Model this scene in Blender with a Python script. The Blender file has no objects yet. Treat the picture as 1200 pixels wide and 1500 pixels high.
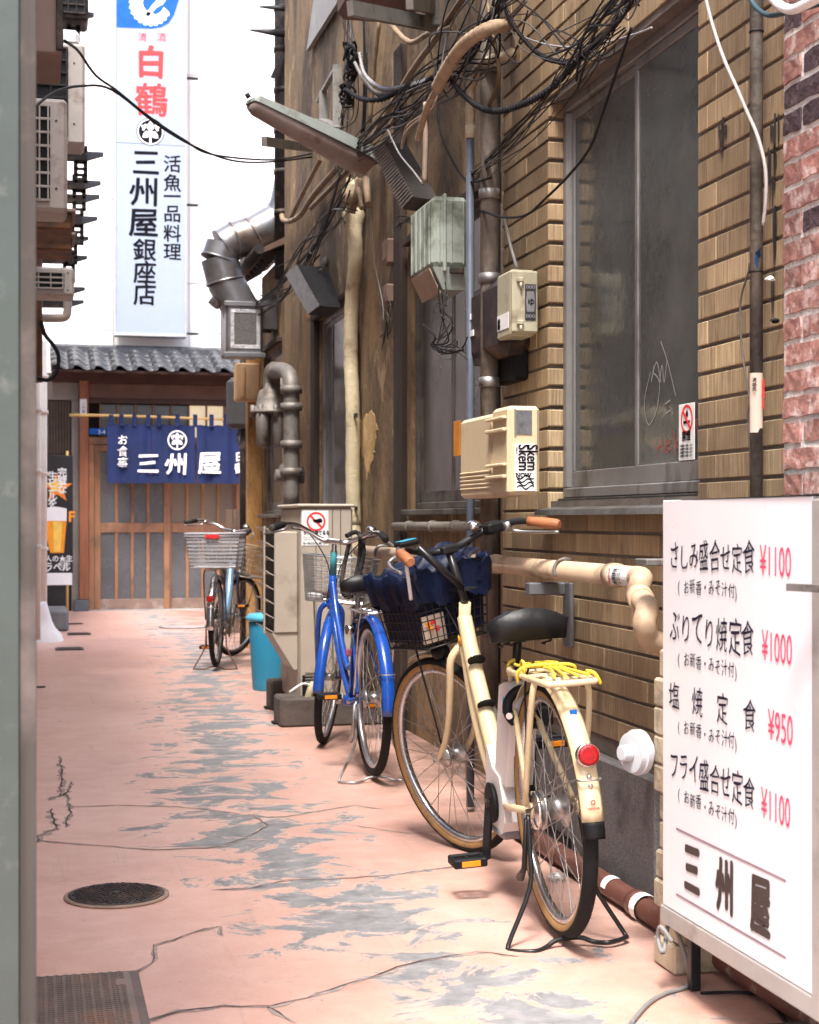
import bpy, bmesh, math, random
from mathutils import Vector, Matrix, noise
R = math.radians
random.seed(7)
SC = bpy.context.scene
COL = SC.collection
# ------------------------------------------------------------------ camera, world, sun, exposure
F = 2300.0; PSI = R(13.45); EYE = 1.10; HY = 762.0
cam_d = bpy.data.cameras.new('camera'); cam = bpy.data.objects.new('camera', cam_d); COL.objects.link(cam)
cam.location = (0, 0, EYE); cam.rotation_euler = (R(90), 0, -PSI)
cam_d.sensor_fit = 'VERTICAL'; cam_d.sensor_height = 24; cam_d.sensor_width = 24
cam_d.lens = F / 1500 * 24; cam_d.shift_y = (HY - 750) / 1500
cam_d.clip_end = 500; cam_d.clip_start = 0.05
cam_d.dof.use_dof = True; cam_d.dof.focus_distance = 4.9; cam_d.dof.aperture_fstop = 5.6
SC.camera = cam
SC.view_settings.view_transform = 'Standard'; SC.view_settings.look = 'None'
SC.view_settings.gamma = 1; SC.view_settings.use_curve_mapping = False
SC.view_settings.exposure = 2.04
world = bpy.data.worlds.new('World'); SC.world = world; world.use_nodes = True
wn = world.node_tree; bg = wn.nodes['Background']
sky = wn.nodes.new('ShaderNodeTexSky'); sky.sky_type = 'NISHITA'; sky.sun_disc = False
SUN_EL, SUN_AZ = R(62), R(205)     # azimuth clockwise from +Y: behind the camera, a little to the left
sky.sun_elevation = SUN_EL; sky.sun_rotation = SUN_AZ
sky.dust_density = 4.0; sky.air_density = 1.0; sky.ozone_density = 1.0
wn.links.new(sky.outputs[0], bg.inputs[0]); bg.inputs[1].default_value = 0.13
sd = bpy.data.lights.new('sun', 'SUN'); sd.energy = 1.5; sd.angle = R(13); sd.color = (1, .975, .94)
sun = bpy.data.objects.new('sun', sd); COL.objects.link(sun)
sv = Vector((math.sin(SUN_AZ) * math.cos(SUN_EL), math.cos(SUN_AZ) * math.cos(SUN_EL), math.sin(SUN_EL)))
sun.rotation_euler = (-sv).to_track_quat('-Z', 'Y').to_euler(); sun.location = (0, -5, 12)
SC.cycles.max_bounces = 8; SC.cycles.diffuse_bounces = 5

# ------------------------------------------------------------------ where things stand (survey of the photograph)
RT = Vector((math.cos(PSI), -math.sin(PSI), 0)); FW = Vector((math.sin(PSI), math.cos(PSI), 0)); UP = Vector((0, 0, 1))
CP = Vector((0, 0, EYE))
def ray(px, py): return RT * ((px - 600) / F) + UP * ((HY - py) / F) + FW
def W(px, py, X): d = ray(px, py); return CP + d * (X / d.x)          # on a wall x = X
def D(px, py, Y): d = ray(px, py); return CP + d * (Y / d.y)          # on a wall y = Y
def G(px, py, z=0.0): d = ray(px, py); return CP + d * ((z - EYE) / d.z)

# ------------------------------------------------------------------ materials
MATS = {}
def M(name, col, rough=.6, metal=0., var=.2, scale=6., bump=.0, bscale=80., spec=.35, stretch=(1, 1, 1),
      dirt=None, dscale=3., damt=.5, dstretch=(1, 1, 1), coord='Object', emit=0, rnd=0., coat=0., trans=0., ecol=None, grunge=0):
    if name in MATS: return MATS[name]
    m = bpy.data.materials.new(name); m.use_nodes = True; n = m.node_tree.nodes; l = m.node_tree.links
    b = n['Principled BSDF']; b.inputs['Metallic'].default_value = metal
    b.inputs['Roughness'].default_value = rough; b.inputs['Specular IOR Level'].default_value = spec
    b.inputs['Coat Weight'].default_value = coat
    if trans: b.inputs['Transmission Weight'].default_value = trans
    tc = n.new('ShaderNodeTexCoord')
    if coord == 'World':
        g = n.new('ShaderNodeNewGeometry'); src = g.outputs['Position']
    else: src = tc.outputs[coord]
    def nz(sc, st, det=6, ro=.6):
        mp = n.new('ShaderNodeMapping'); mp.inputs['Scale'].default_value = st; l.new(src, mp.inputs[0])
        t = n.new('ShaderNodeTexNoise'); t.inputs['Scale'].default_value = sc; t.inputs['Detail'].default_value = det
        t.inputs['Roughness'].default_value = ro; l.new(mp.outputs[0], t.inputs['Vector']); return t.outputs['Fac']
    def mix(fac, a, bb, bt='MIX'):
        x = n.new('ShaderNodeMix'); x.data_type = 'RGBA'; x.blend_type = bt
        for s, v in ((x.inputs[0], fac), (x.inputs[6], a), (x.inputs[7], bb)):
            if isinstance(v, bpy.types.NodeSocket): l.new(v, s)
            elif isinstance(v, (float, int)): s.default_value = v
            else: s.default_value = (*v, 1)
        return x.outputs[2]
    def ramp(f, p0, p1):
        r = n.new('ShaderNodeMapRange'); r.inputs[1].default_value = p0; r.inputs[2].default_value = p1; l.new(f, r.inputs[0]); return r.outputs[0]
    c = mix(ramp(nz(scale, stretch), .3, .7), tuple(x * (1 - var) for x in col), tuple(min(1, x * (1 + var)) for x in col))
    if dirt is not None:
        f = ramp(nz(dscale, dstretch, 8, .65), .5 - damt * .3 + .12, .5 - damt * .3 + .27)
        c = mix(f, c, dirt)
    if rnd:
        oi = n.new('ShaderNodeObjectInfo'); hs = n.new('ShaderNodeHueSaturation')
        rr = n.new('ShaderNodeMapRange'); rr.inputs[3].default_value = 1 - rnd; rr.inputs[4].default_value = 1 + rnd
        l.new(oi.outputs['Random'], rr.inputs[0]); l.new(rr.outputs[0], hs.inputs['Value']); l.new(c, hs.inputs['Color']); c = hs.outputs[0]
    l.new(c, b.inputs['Base Color'])
    rv = n.new('ShaderNodeMapRange'); rv.inputs[3].default_value = max(.02, rough - .12); rv.inputs[4].default_value = min(1, rough + .15)
    l.new(nz(scale * 3, stretch), rv.inputs[0]); l.new(rv.outputs[0], b.inputs['Roughness'])
    if bump:
        bp = n.new('ShaderNodeBump'); bp.inputs['Strength'].default_value = bump; bp.inputs['Distance'].default_value = .01
        l.new(nz(bscale, stretch, 5), bp.inputs['Height']); l.new(bp.outputs[0], b.inputs['Normal'])
    if emit:
        b.inputs['Emission Strength'].default_value = emit; b.inputs['Emission Color'].default_value = (*(ecol or col), 1)
    MATS[name] = m; return m
black_plastic = M('black_plastic', (.009, .009, .01), .55, spec=.18, bump=.05)
black_rubber = M('black_rubber', (.012, .012, .012), .8, spec=.2, bump=.2, bscale=120, dirt=(.09, .08, .07), dscale=7, damt=.25)
black_paint = M('black_paint', (.015, .015, .016), .3)
chrome = M('chrome', (.62, .61, .6), .18, 1, var=.1, dirt=(.2, .14, .1), dscale=25, damt=.15)
steel = M('steel', (.42, .41, .4), .38, .9, var=.2, dirt=(.16, .11, .08), dscale=14, damt=.3)
dull_steel = M('dull_steel', (.3, .29, .28), .5, .8, var=.25, dirt=(.1, .07, .05), dscale=10, damt=.4)
rusty = M('rusty_steel', (.12, .07, .05), .7, .3, var=.4, scale=15, bump=.3, dirt=(.2, .09, .04), dscale=12, damt=.5)
dark_metal = M('dark_metal', (.035, .032, .03), .6, .2, spec=.2, var=.3, bump=.1, dirt=(.12, .08, .06), dscale=9, damt=.3)
aluminium = M('aluminium_frame', (.3, .29, .28), .5, .6, var=.15, scale=4, dirt=(.1, .09, .08), dscale=5, damt=.35, dstretch=(1, 1, .3))
cream_paint = M('cream_paint', (.6, .48, .29), .3, var=.08, coat=.5, dirt=(.34, .25, .15), dscale=22, damt=.16)
blue_paint = M('blue_paint', (.009, .062, .32), .25, var=.1, coat=.6, dirt=(.06, .075, .12), dscale=22, damt=.2)
pale_blue = M('pale_blue_paint', (.17, .29, .42), .3, .35, var=.12, coat=.4, dirt=(.1, .12, .14), dscale=12, damt=.2)
navy_paint = M('navy_cloth', (.005, .009, .03), .42, spec=.25, var=.35, scale=10, bump=.35, bscale=22)
leather_brown = M('brown_grip', (.34, .13, .055), .55, bump=.15, var=.15)
tan_rubber = M('tan_rubber', (.33, .19, .075), .7, bump=.15, var=.15, dirt=(.12, .08, .05), dscale=12, damt=.25)
white_plastic = M('white_plastic', (.72, .72, .71), .4, var=.06, dirt=(.5, .45, .4), dscale=9, damt=.1)
grey_plastic = M('grey_plastic', (.34, .34, .35), .55, var=.1, dirt=(.2, .19, .18), dscale=9, damt=.2)
red_lens = M('red_lens', (.3, .002, .004), .3, var=.3, scale=90, coat=.2, bump=.3, bscale=300)
orange_lens = M('orange_lens', (.8, .25, .01), .2, coat=1)
yellow_cord = M('yellow_cord', (.75, .55, .05), .7, bump=.3)
white_print = M('white_print', (.8, .8, .78), .7, var=.05)
black_print = M('black_print', (.005, .005, .009), .7, spec=.1)
red_print = M('red_print', (.75, .04, .04), .6)
pink_print = M('pink_red_print', (.75, .07, .15), .6)
orange_print = M('orange_print', (.85, .3, .02), .5)
gold_print = M('gold_print', (.85, .55, .1), .5)
blue_print = M('blue_print', (.008, .1, .42), .5, spec=.2)
cable_black = M('cable_black', (.012, .011, .012), .6, spec=.2, bump=.1, var=.4)
cable_grey = M('cable_grey', (.2, .19, .18), .6, bump=.1)

# ------------------------------------------------------------------ mesh builder
WL = {}
def wloc(o): return WL.get(o.name, Vector((0, 0, 0))) if o else Vector((0, 0, 0))
class MB:
    def __init__(s, xf=None): s.v = []; s.f = []; s.sm = []; s.xf = xf
    def add(s, vs, fs, smooth=False):
        k = len(s.v)
        for v in vs:
            v = Vector(v); s.v.append(s.xf @ v if s.xf else v)
        for f in fs: s.f.append(tuple(i + k for i in f)); s.sm.append(smooth)
        return s
    def hexa(s, p): return s.add(p, [(0, 3, 2, 1), (4, 5, 6, 7), (0, 1, 5, 4), (1, 2, 6, 5), (2, 3, 7, 6), (3, 0, 4, 7)])
    def box(s, x0, x1, y0, y1, z0, z1):
        return s.hexa([(x0, y0, z0), (x1, y0, z0), (x1, y1, z0), (x0, y1, z0), (x0, y0, z1), (x1, y0, z1), (x1, y1, z1), (x0, y1, z1)])
    def bbox(s, x0, x1, y0, y1, z0, z1, b=.004):   # bevelled box
        x0, x1 = sorted((x0, x1)); y0, y1 = sorted((y0, y1)); z0, z1 = sorted((z0, z1))
        b = min(b, (x1 - x0) * .4, (y1 - y0) * .4, (z1 - z0) * .4)
        bm = bmesh.new(); r = bmesh.ops.create_cube(bm, size=1)
        for v in bm.verts: v.co = Vector(((x0 + x1) / 2 + v.co.x * (x1 - x0), (y0 + y1) / 2 + v.co.y * (y1 - y0), (z0 + z1) / 2 + v.co.z * (z1 - z0)))
        bmesh.ops.bevel(bm, geom=bm.edges[:], offset=b, segments=1, profile=.5, affect='EDGES')
        bm.verts.index_update(); s.add([v.co.copy() for v in bm.verts], [[v.index for v in f.verts] for f in bm.faces]); bm.free(); return s
    def tube(s, pts, r, n=8, caps=True, smooth_pts=0, closed=False):
        pts = [Vector(p) for p in pts]
        if smooth_pts: pts = spline(pts, smooth_pts)
        rr = r if isinstance(r, (list, tuple)) else [r] * len(pts)
        if len(rr) != len(pts): rr = [rr[0] + (rr[-1] - rr[0]) * i / (len(pts) - 1) for i in range(len(pts))]
        vs = []; N = len(pts)
        t0 = (pts[1] - pts[0]).normalized(); nrm = t0.orthogonal().normalized()
        for i, p in enumerate(pts):
            a = pts[(i - 1) % N] if (closed or i) else p; b_ = pts[(i + 1) % N] if (closed or i < N - 1) else p
            t = (b_ - a)
            t = t.normalized() if t.length > 1e-9 else t0
            nrm = (nrm - t * nrm.dot(t)); nrm = nrm.normalized() if nrm.length > 1e-6 else t.orthogonal().normalized()
            bn = t.cross(nrm)
            for j in range(n):
                a_ = 2 * math.pi * j / n; vs.append(p + (nrm * math.cos(a_) + bn * math.sin(a_)) * rr[i])
        fs = []
        for i in range(N if closed else N - 1):
            for j in range(n):
                k = (i + 1) % N; fs.append((i * n + j, i * n + (j + 1) % n, k * n + (j + 1) % n, k * n + j))
        s.add(vs, fs, True)
        if caps and not closed:
            k = len(s.v) - len(vs)
            s.f.append(tuple(k + j for j in range(n))[::-1]); s.sm.append(False)
            s.f.append(tuple(k + (N - 1) * n + j for j in range(n))); s.sm.append(False)
        return s
    def lathe(s, c, axis, prof, n=20):      # prof: (along, radius)
        c = Vector(c); ax = Vector(axis).normalized(); u = ax.orthogonal().normalized(); w = ax.cross(u); vs = []
        for (h, r) in prof:
            for j in range(n):
                a = 2 * math.pi * j / n; vs.append(c + ax * h + (u * math.cos(a) + w * math.sin(a)) * r)
        fs = [(i * n + j, i * n + (j + 1) % n, (i + 1) * n + (j + 1) % n, (i + 1) * n + j) for i in range(len(prof) - 1) for j in range(n)]
        s.add(vs, fs, True); k = len(s.v) - len(vs)
        s.f.append(tuple(k + j for j in range(n))[::-1]); s.sm.append(False)
        s.f.append(tuple(k + (len(prof) - 1) * n + j for j in range(n))); s.sm.append(False); return s
    def flatten(s): s.sm = [False] * len(s.sm); return s
    def prism(s, poly, vec):                # poly: 3-D points, extruded by vec
        vec = Vector(vec); n = len(poly); p = [Vector(q) for q in poly]
        return s.add(p + [q + vec for q in p], [tuple(range(n))[::-1], tuple(range(n, 2 * n))] + [(i, (i + 1) % n, n + (i + 1) % n, n + i) for i in range(n)])
    def slab(s, a, b_, t):                  # bar between two points, square section t
        a, b_ = Vector(a), Vector(b_); d = (b_ - a).normalized(); u = d.cross(UP); u = u.normalized() if u.length > .01 else Vector((1, 0, 0)); w = u.cross(d)
        t1, t2 = (t if isinstance(t, tuple) else (t, t)); u *= t1 / 2; w *= t2 / 2
        return s.hexa([a - u - w, a + u - w, a + u + w, a - u + w, b_ - u - w, b_ + u - w, b_ + u + w, b_ - u + w])
    def build(s, name, mat, parent=None, kind=None, label=None, local=False):
        me = bpy.data.meshes.new(name); off = Vector((0, 0, 0)) if local else wloc(parent)
        me.from_pydata([tuple(v - off) for v in s.v], [], s.f)
        me.polygons.foreach_set('use_smooth', s.sm)
        bm = bmesh.new(); bm.from_mesh(me); bmesh.ops.recalc_face_normals(bm, faces=bm.faces); bm.to_mesh(me); bm.free()
        me.materials.append(mat); me.update()
        o = bpy.data.objects.new(name, me); COL.objects.link(o)
        if parent: o.parent = parent; WL[o.name] = off
        if kind: o['kind'] = kind
        if label: o['label'] = label
        return o
def spline(p, k):
    out = []; n = len(p)
    for i in range(n - 1):
        p0, p1, p2, p3 = p[max(i - 1, 0)], p[i], p[i + 1], p[min(i + 2, n - 1)]
        for j in range(k):
            t = j / k; out.append(.5 * ((2 * p1) + (p2 - p0) * t + (2 * p0 - 5 * p1 + 4 * p2 - p3) * t * t + (-p0 + 3 * p1 - 3 * p2 + p3) * t ** 3))
    out.append(p[-1]); return out
def thing(name, label, cat, loc=(0, 0, 0), group=None):
    o = bpy.data.objects.new(name, None); COL.objects.link(o); o.empty_display_size = .1
    o.location = loc; WL[o.name] = Vector(loc); o['label'] = label; o['category'] = cat
    if group: o['group'] = group
    return o
def tag(o, label, cat, group=None):
    o['label'] = label; o['category'] = cat
    if group: o['group'] = group
    # origin at the base centre of the mesh
    me = o.data; xs = [v.co for v in me.vertices]
    c = Vector(((min(v.x for v in xs) + max(v.x for v in xs)) / 2, (min(v.y for v in xs) + max(v.y for v in xs)) / 2, min(v.z for v in xs)))
    me.transform(Matrix.Translation(-c)); o.location = c; WL[o.name] = c; return o
def inst(src, name, parent, loc, rot=None, scale=None):
    o = src.copy(); o.name = name; COL.objects.link(o); o.parent = parent; o.location = Vector(loc) - wloc(parent)
    if rot: o.rotation_euler = rot
    if scale: o.scale = scale
    return o
def flat(name, mat, parent, poly, nrm, t=.001):
    return MB().prism(poly, Vector(nrm) * t).build(name, mat, parent)
FONTC = {}
def text(s, size, mat, parent, org, ux, uy, name='lettering', bold=0., t=.0006, wob=0., sx=1., line=1., warp=None, align='LEFT'):
    """flat lettering: org = lower left (or centre), ux / uy unit vectors of the writing plane"""
    bold = max(0, bold)
    cu = bpy.data.curves.new('t', 'FONT'); cu.body = s; cu.size = size; cu.space_line = line; cu.align_x = align
    cu.resolution_u = 3
    to = bpy.data.objects.new('t', cu); COL.objects.link(to); bpy.context.view_layer.update()
    me = bpy.data.meshes.new_from_object(to.evaluated_get(bpy.context.evaluated_depsgraph_get()))
    bpy.data.objects.remove(to); bpy.data.curves.remove(cu)
    ux, uy, org = Vector(ux), Vector(uy), Vector(org); nn = ux.cross(uy); off = wloc(parent)
    for v in me.vertices:
        x, y = v.co.x * sx, v.co.y
        if wob:
            x += wob * size * noise.noise((x / size * 2.2, y / size * 2.2, 1.3)); y += wob * size * noise.noise((x / size * 2.2, y / size * 2.2, 7.7))
        p = org + ux * x + uy * y + nn * t
        if warp: p = warp(p)
        v.co = p - off
    if bold > .006:      # heavier stroke: the glyph again, shifted by a stroke, each a hair in front of the last
        V = [v.co.copy() for v in me.vertices]; Fc = [tuple(p.vertices) for p in me.polygons]; VV = []; FF = []
        for q, (a, b) in enumerate(((0, 0), (1, 0), (-1, 0), (0, 1), (0, -1), (.7, .7), (-.7, -.7), (.7, -.7), (-.7, .7))):
            k0 = len(VV); VV += [v + ux * a * bold * size + uy * b * bold * size + nn * q * .00004 for v in V]; FF += [tuple(i + k0 for i in f) for f in Fc]
        me = bpy.data.meshes.new(name); me.from_pydata([tuple(v) for v in VV], [], FF)
    me.materials.clear(); me.materials.append(mat); me.name = name
    o = bpy.data.objects.new(name, me); COL.objects.link(o); o.parent = parent; WL[o.name] = off; return o
def vtext(chars, size, mat, parent, org, ux, uy, **k):   # vertical writing, one column
    x = Vector(org)
    for ch in chars:
        text(ch, size, mat, parent, x, ux, uy, **k); x = x - Vector(uy) * size * k.get('line', 1.)
def ring(c, ux, uy, r0, r1, n=36):
    c, ux, uy = Vector(c), Vector(ux), Vector(uy); vs = []; 
    for r in (r0, r1): vs += [c + ux * r * math.cos(2 * math.pi * i / n) + uy * r * math.sin(2 * math.pi * i / n) for i in range(n)]
    return MB().add(vs, [(i, (i + 1) % n, n + (i + 1) % n, n + i) for i in range(n)])

# ================================================================== SETTING
# ---- ground
def ground_material():
    m = bpy.data.materials.new('painted_concrete'); m.use_nodes = True; n = m.node_tree.nodes; l = m.node_tree.links; b = n['Principled BSDF']
    g = n.new('ShaderNodeNewGeometry'); P = g.outputs['Position']
    def nz(sc, st=(1, 1, 1), det=8, ro=.62, off=(0, 0, 0), dist=0):
        mp = n.new('ShaderNodeMapping'); mp.inputs['Scale'].default_value = st; mp.inputs['Location'].default_value = off; l.new(P, mp.inputs[0])
        t = n.new('ShaderNodeTexNoise'); t.inputs['Scale'].default_value = sc; t.inputs['Detail'].default_value = det; t.inputs['Roughness'].default_value = ro
        t.inputs['Distortion'].default_value = dist; l.new(mp.outputs[0], t.inputs['Vector']); return t.outputs['Fac']
    def mr(x, a, b_, c=0, d=1, clamp=True):
        r = n.new('ShaderNodeMapRange'); r.clamp = clamp; r.inputs[1].default_value = a; r.inputs[2].default_value = b_; r.inputs[3].default_value = c; r.inputs[4].default_value = d; l.new(x, r.inputs[0]); return r.outputs[0]
    def mth(op, a, b_):
        x = n.new('ShaderNodeMath'); x.operation = op
        for s, v in ((x.inputs[0], a), (x.inputs[1], b_)):
            if isinstance(v, bpy.types.NodeSocket): l.new(v, s)
            else: s.default_value = v
        return x.outputs[0]
    def mix(f, a, b_):
        x = n.new('ShaderNodeMix'); x.data_type = 'RGBA'
        for s, v in ((x.inputs[0], f), (x.inputs[6], a), (x.inputs[7], b_)):
            if isinstance(v, bpy.types.NodeSocket): l.new(v, s)
            else: s.default_value = (*v, 1) if isinstance(v, tuple) else v
        return x.outputs[2]
    sep = n.new('ShaderNodeSeparateXYZ'); l.new(P, sep.inputs[0])
    # walking line where the paint is worn: drifts to the right near the camera
    ctr = mth('MAXIMUM', mr(sep.outputs['Y'], 6.5, 13.0, .76, 1.36), mr(sep.outputs['Y'], 3.3, 4.9, 1.08, .76))
    d = mth('ABSOLUTE', mth('SUBTRACT', sep.outputs['X'], ctr), 0)
    band = mr(d, .05, .6, .105, -.10)
    w = mth('ADD', nz(4.7, (.85, 1.05, 1), 13, .7, dist=.6), band)
    worn = mr(w, .566, .578)
    scr = mr(nz(26, (1, 1, 1), 6, .7), .60, .72)
    worn = mth('MAXIMUM', worn, mth('MULTIPLY', scr, mr(w, .52, .6)))
    pink = mix(mr(nz(1.1, off=(3, 1, 0)), .3, .7), (.53, .29, .225), (.64, .405, .335))
    pink = mix(mr(nz(9, off=(1, 5, 0)), .45, .8, 0, .5), pink, (.74, .52, .44))
    pink = mix(mr(nz(2.2, (1, 1, 1), 10, .7, off=(7, 2, 0)), .55, .72, 0, .55), pink, (.42, .2, .145))
    grey = mix(mr(nz(14), .35, .65), (.17, .17, .175), (.29, .285, .285))
    col = mix(worn, pink, grey)
    # old chipped rims, pale
    rim = mth('MULTIPLY', mr(w, .555, .587), mr(w, .60, .588))
    col = mix(mth('MULTIPLY', rim, .45), col, (.62, .5, .43))
    # patchy dark brown, stronger toward the right wall
    gr = mth('MULTIPLY', mr(sep.outputs['X'], 1.25, 1.75), mr(nz(4, det=6), .35, .6))
    col = mix(mth('MULTIPLY', gr, .75), col, (.1, .065, .05))
    spl = mr(nz(7, (1, 1, 1), 10, .75, off=(11, 4, 0)), .60, .68, 0, .5); col = mix(spl, col, (.33, .2, .16)); tyre = mr(nz(9, (3.0, .12, 1), 6, .6, off=(2, 9, 0)), .6, .72, 0, .35); col = mix(tyre, col, (.3, .22, .2)); specks = mr(nz(70, det=2), .68, .72)
    col = mix(mth('MULTIPLY', specks, .5), col, (.12, .1, .09))
    l.new(col, b.inputs['Base Color'])
    rg = mix(worn, (.42, .42, .42), (.75, .75, .75)); rg2 = n.new('ShaderNodeMath'); rg2.operation = 'ADD'; rg2.inputs[1].default_value = -.05; l.new(rg, rg2.inputs[0]); l.new(rg2.outputs[0], b.inputs['Roughness'])
    b.inputs['Specular IOR Level'].default_value = .22
    h = mth('ADD', mth('MULTIPLY', worn, -.35), mth('MULTIPLY', nz(35), .35)); h = mth('ADD', h, mth('MULTIPLY', nz(3), .9))
    bp = n.new('ShaderNodeBump'); bp.inputs['Strength'].default_value = .35; bp.inputs['Distance'].default_value = .01; l.new(h, bp.inputs['Height']); l.new(bp.outputs[0], b.inputs['Normal'])
    return m
gm = ground_material()
ground = MB().add([(-40, -40, 0), (60, -40, 0), (60, 90, 0), (-40, 90, 0)], [(0, 1, 2, 3)]).build('ground', gm, kind='structure')
# cracks in the concrete, narrow ribbons just above the paint
crack_m = M('crack', (.11, .075, .065), .9)
chip_m = M('chipped_concrete', (.42, .33, .29), .95, var=.4, scale=60, coord='World', dirt=(.25, .23, .22), dscale=15, damt=.5)
def crack(pts, w=.004, seed=0):
    rs = random.Random(seed); P = [G(*p) for p in pts]; Q = []
    for a, b in zip(P, P[1:]):
        k = max(3, int((b - a).length / .035))
        for i in range(k):
            q = a.lerp(b, i / k); Q.append(q + Vector((rs.uniform(-1, 1), rs.uniform(-1, 1), 0)) * .006)
    Q.append(P[-1]); mb = MB(); vs = []
    for i, q in enumerate(Q):
        t = (Q[min(i + 1, len(Q) - 1)] - Q[max(i - 1, 0)]).normalized(); s_ = Vector((-t.y, t.x, 0)); ww = w * .8 * rs.uniform(.15, 1.4) * (0.3 if i in (0, len(Q) - 1) else 1)
        vs += [q + s_ * ww / 2 + UP * .003, q - s_ * ww / 2 + UP * .003]
    mb.add(vs, [(2 * i, 2 * i + 1, 2 * i + 3, 2 * i + 2) for i in range(len(Q) - 1)])
    lp = MB(); v2 = []
    for i, q in enumerate(Q):
        t = (Q[min(i + 1, len(Q) - 1)] - Q[max(i - 1, 0)]).normalized(); s_ = Vector((-t.y, t.x, 0)); ww = w * rs.uniform(.6, 4.5) * (0.2 if i in (0, len(Q) - 1) else 1); o_ = rs.uniform(-1.5, 1.5) * w
        v2 += [q + s_ * (o_ + ww / 2) + UP * .0012, q + s_ * (o_ - ww / 2) + UP * .0012]
    lp.add(v2, [(2 * i, 2 * i + 1, 2 * i + 3, 2 * i + 2) for i in range(len(Q) - 1)]).build('chipped_edge', chip_m, ground)
    return mb.build('crack', crack_m, ground)
for i, (p, w) in enumerate([
    ([(205, 1500), (262, 1482), (330, 1475), (395, 1476), (450, 1462), (520, 1440), (600, 1412), (700, 1395), (760, 1402)], .006),
    ([(395, 1476), (430, 1500)], .005), ([(370, 1195), (392, 1210), (360, 1228), (318, 1242), (230, 1246), (150, 1240), (60, 1232)], .005),
    ([(92, 1183), (170, 1180), (260, 1182), (330, 1190), (392, 1198), (420, 1197), (470, 1188), (520, 1180), (560, 1186)], .004),
    ([(88, 1108), (90, 1130), (90, 1150), (88, 1166), (66, 1172)], .008), ([(104, 1145), (98, 1165), (103, 1190), (96, 1212)], .006),
    ([(75, 1185), (82, 1215), (56, 1225), (54, 1235)], .008), ([(310, 1304), (370, 1302), (420, 1290), (480, 1288), (560, 1284), (620, 1276), (700, 1266)], .005),
    ([(200, 1430), (225, 1405), (228, 1385), (255, 1378), (300, 1362), (325, 1358)], .004), ([(325, 1358), (328, 1372)], .004),
    ([(520, 1210), (600, 1222), (680, 1216)], .003)]): crack(p, w, i)

def hblock(name, mat, parent, x0, x1, y0, y1, z0, z1, b=.004, **k):
    return MB().bbox(x0, x1, y0, y1, z0, z1, b).build(name, mat, parent, **k)

# ---- round manhole, square cover, small drains
cast_iron = M('cast_iron', (.07, .058, .055), .6, .5, var=.3, bump=.3, bscale=60, dirt=(.16, .1, .08), dscale=12, damt=.3)
c = G(171, 1313); c.z = 0
t = thing('manhole_cover', 'round cast iron manhole cover with raised studs in the pink paving', 'manhole cover', c)
MB().lathe(c + UP * .001, (0, 0, 1), [(0, .152), (.004, .152), (.006, .146), (.006, .14)], 48).build('rim', M('rim_concrete', (.3, .22, .17), .9, var=.3, bump=.3), t)
MB().lathe(c + UP * .004, (0, 0, 1), [(0, .139), (.005, .139), (.005, .13)], 48).build('plate', cast_iron, t)
st = MB()
for i in range(-9, 10):
    for j in range(-9, 10):
        x, y = i * .0155 + (j % 2) * .0078, j * .0135
        if x * x + y * y < .126 ** 2 and (abs(x) > .02 or abs(y) > .02):
            a = (i + j) % 3 * 1.05; dx, dy = math.cos(a) * .0052, math.sin(a) * .0052
            st.slab(c + Vector((x - dx, y - dy, .0105)), c + Vector((x + dx, y + dy, .0105)), .0038)
st.build('stud_pattern', cast_iron, t, kind='stuff')
MB().prism([c + Vector((.014, 0, .0092)), c + Vector((0, .02, .0092)), c + Vector((-.014, 0, .0092)), c + Vector((0, -.02, .0092))], (0, 0, .004)).build('lifting_boss', cast_iron, t)
p0 = G(45, 1427); p1 = G(203, 1427)
xa, xb, yb = -.03, G(206, 1440).x, G(150, 1428).y
t = thing('access_cover', 'square steel access cover with chevron tread set in the paving', 'drain cover', ((xa + xb) / 2, yb - .3, 0))
hblock('frame', M('cover_frame', (.2, .165, .15), .7, .4, bump=.2, dirt=(.3, .2, .16), dscale=8, damt=.3), t, xa, xb, yb - .6, yb, .001, .006, .002)
cov = M('cover_plate', (.27, .23, .205), .65, .35, var=.3, bump=.3, dirt=(.35, .22, .17), dscale=6, damt=.35)
hblock('plate', cov, t, xa + .02, xb - .022, yb - .58, yb - .018, .007, .010, .001)
tr = MB()
for i in range(14):
    for j in range(34):
        x = xa + .03 + i * .021; y = yb - .03 - j * .0155
        if x > xb - .07 and j > 3 and j < 7: continue
        if x + .0105 * 2 < xb - .024:
            tr.slab((x, y, .0115), (x + .009, y + .007, .0115), .0035); tr.slab((x + .009, y + .007, .0115), (x + .019, y, .0115), .0035)
tr.build('tread_pattern', cov, t, kind='stuff')
def ellipse_cover(px, py, wpx, label, m):
    c = G(px, py); c.z = 0; d = (c - CP).dot(FW); r = wpx / 2 * d / F
    o = thing('small_manhole', label, 'manhole cover', c)
    MB().lathe(c + UP * .001, (0, 0, 1), [(0, r), (.004, r), (.004, r * .93)], 28).build('rim', cast_iron, o)
    MB().lathe(c + UP * .004, (0, 0, 1), [(0, r * .9), (.004, r * .9)], 28).build('plate', m, o)
ellipse_cover(109, 914, 26, 'small round cover in the paving near the restaurant door', cast_iron)
ellipse_cover(268, 919, 70, 'larger pale round cover close to the parked pale blue bicycle', M('cover_worn', (.33, .27, .25), .7, var=.3, bump=.2))
ellipse_cover(60, 1007, 14, 'tiny round metal cap in the paving along the left side', cast_iron)
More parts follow.
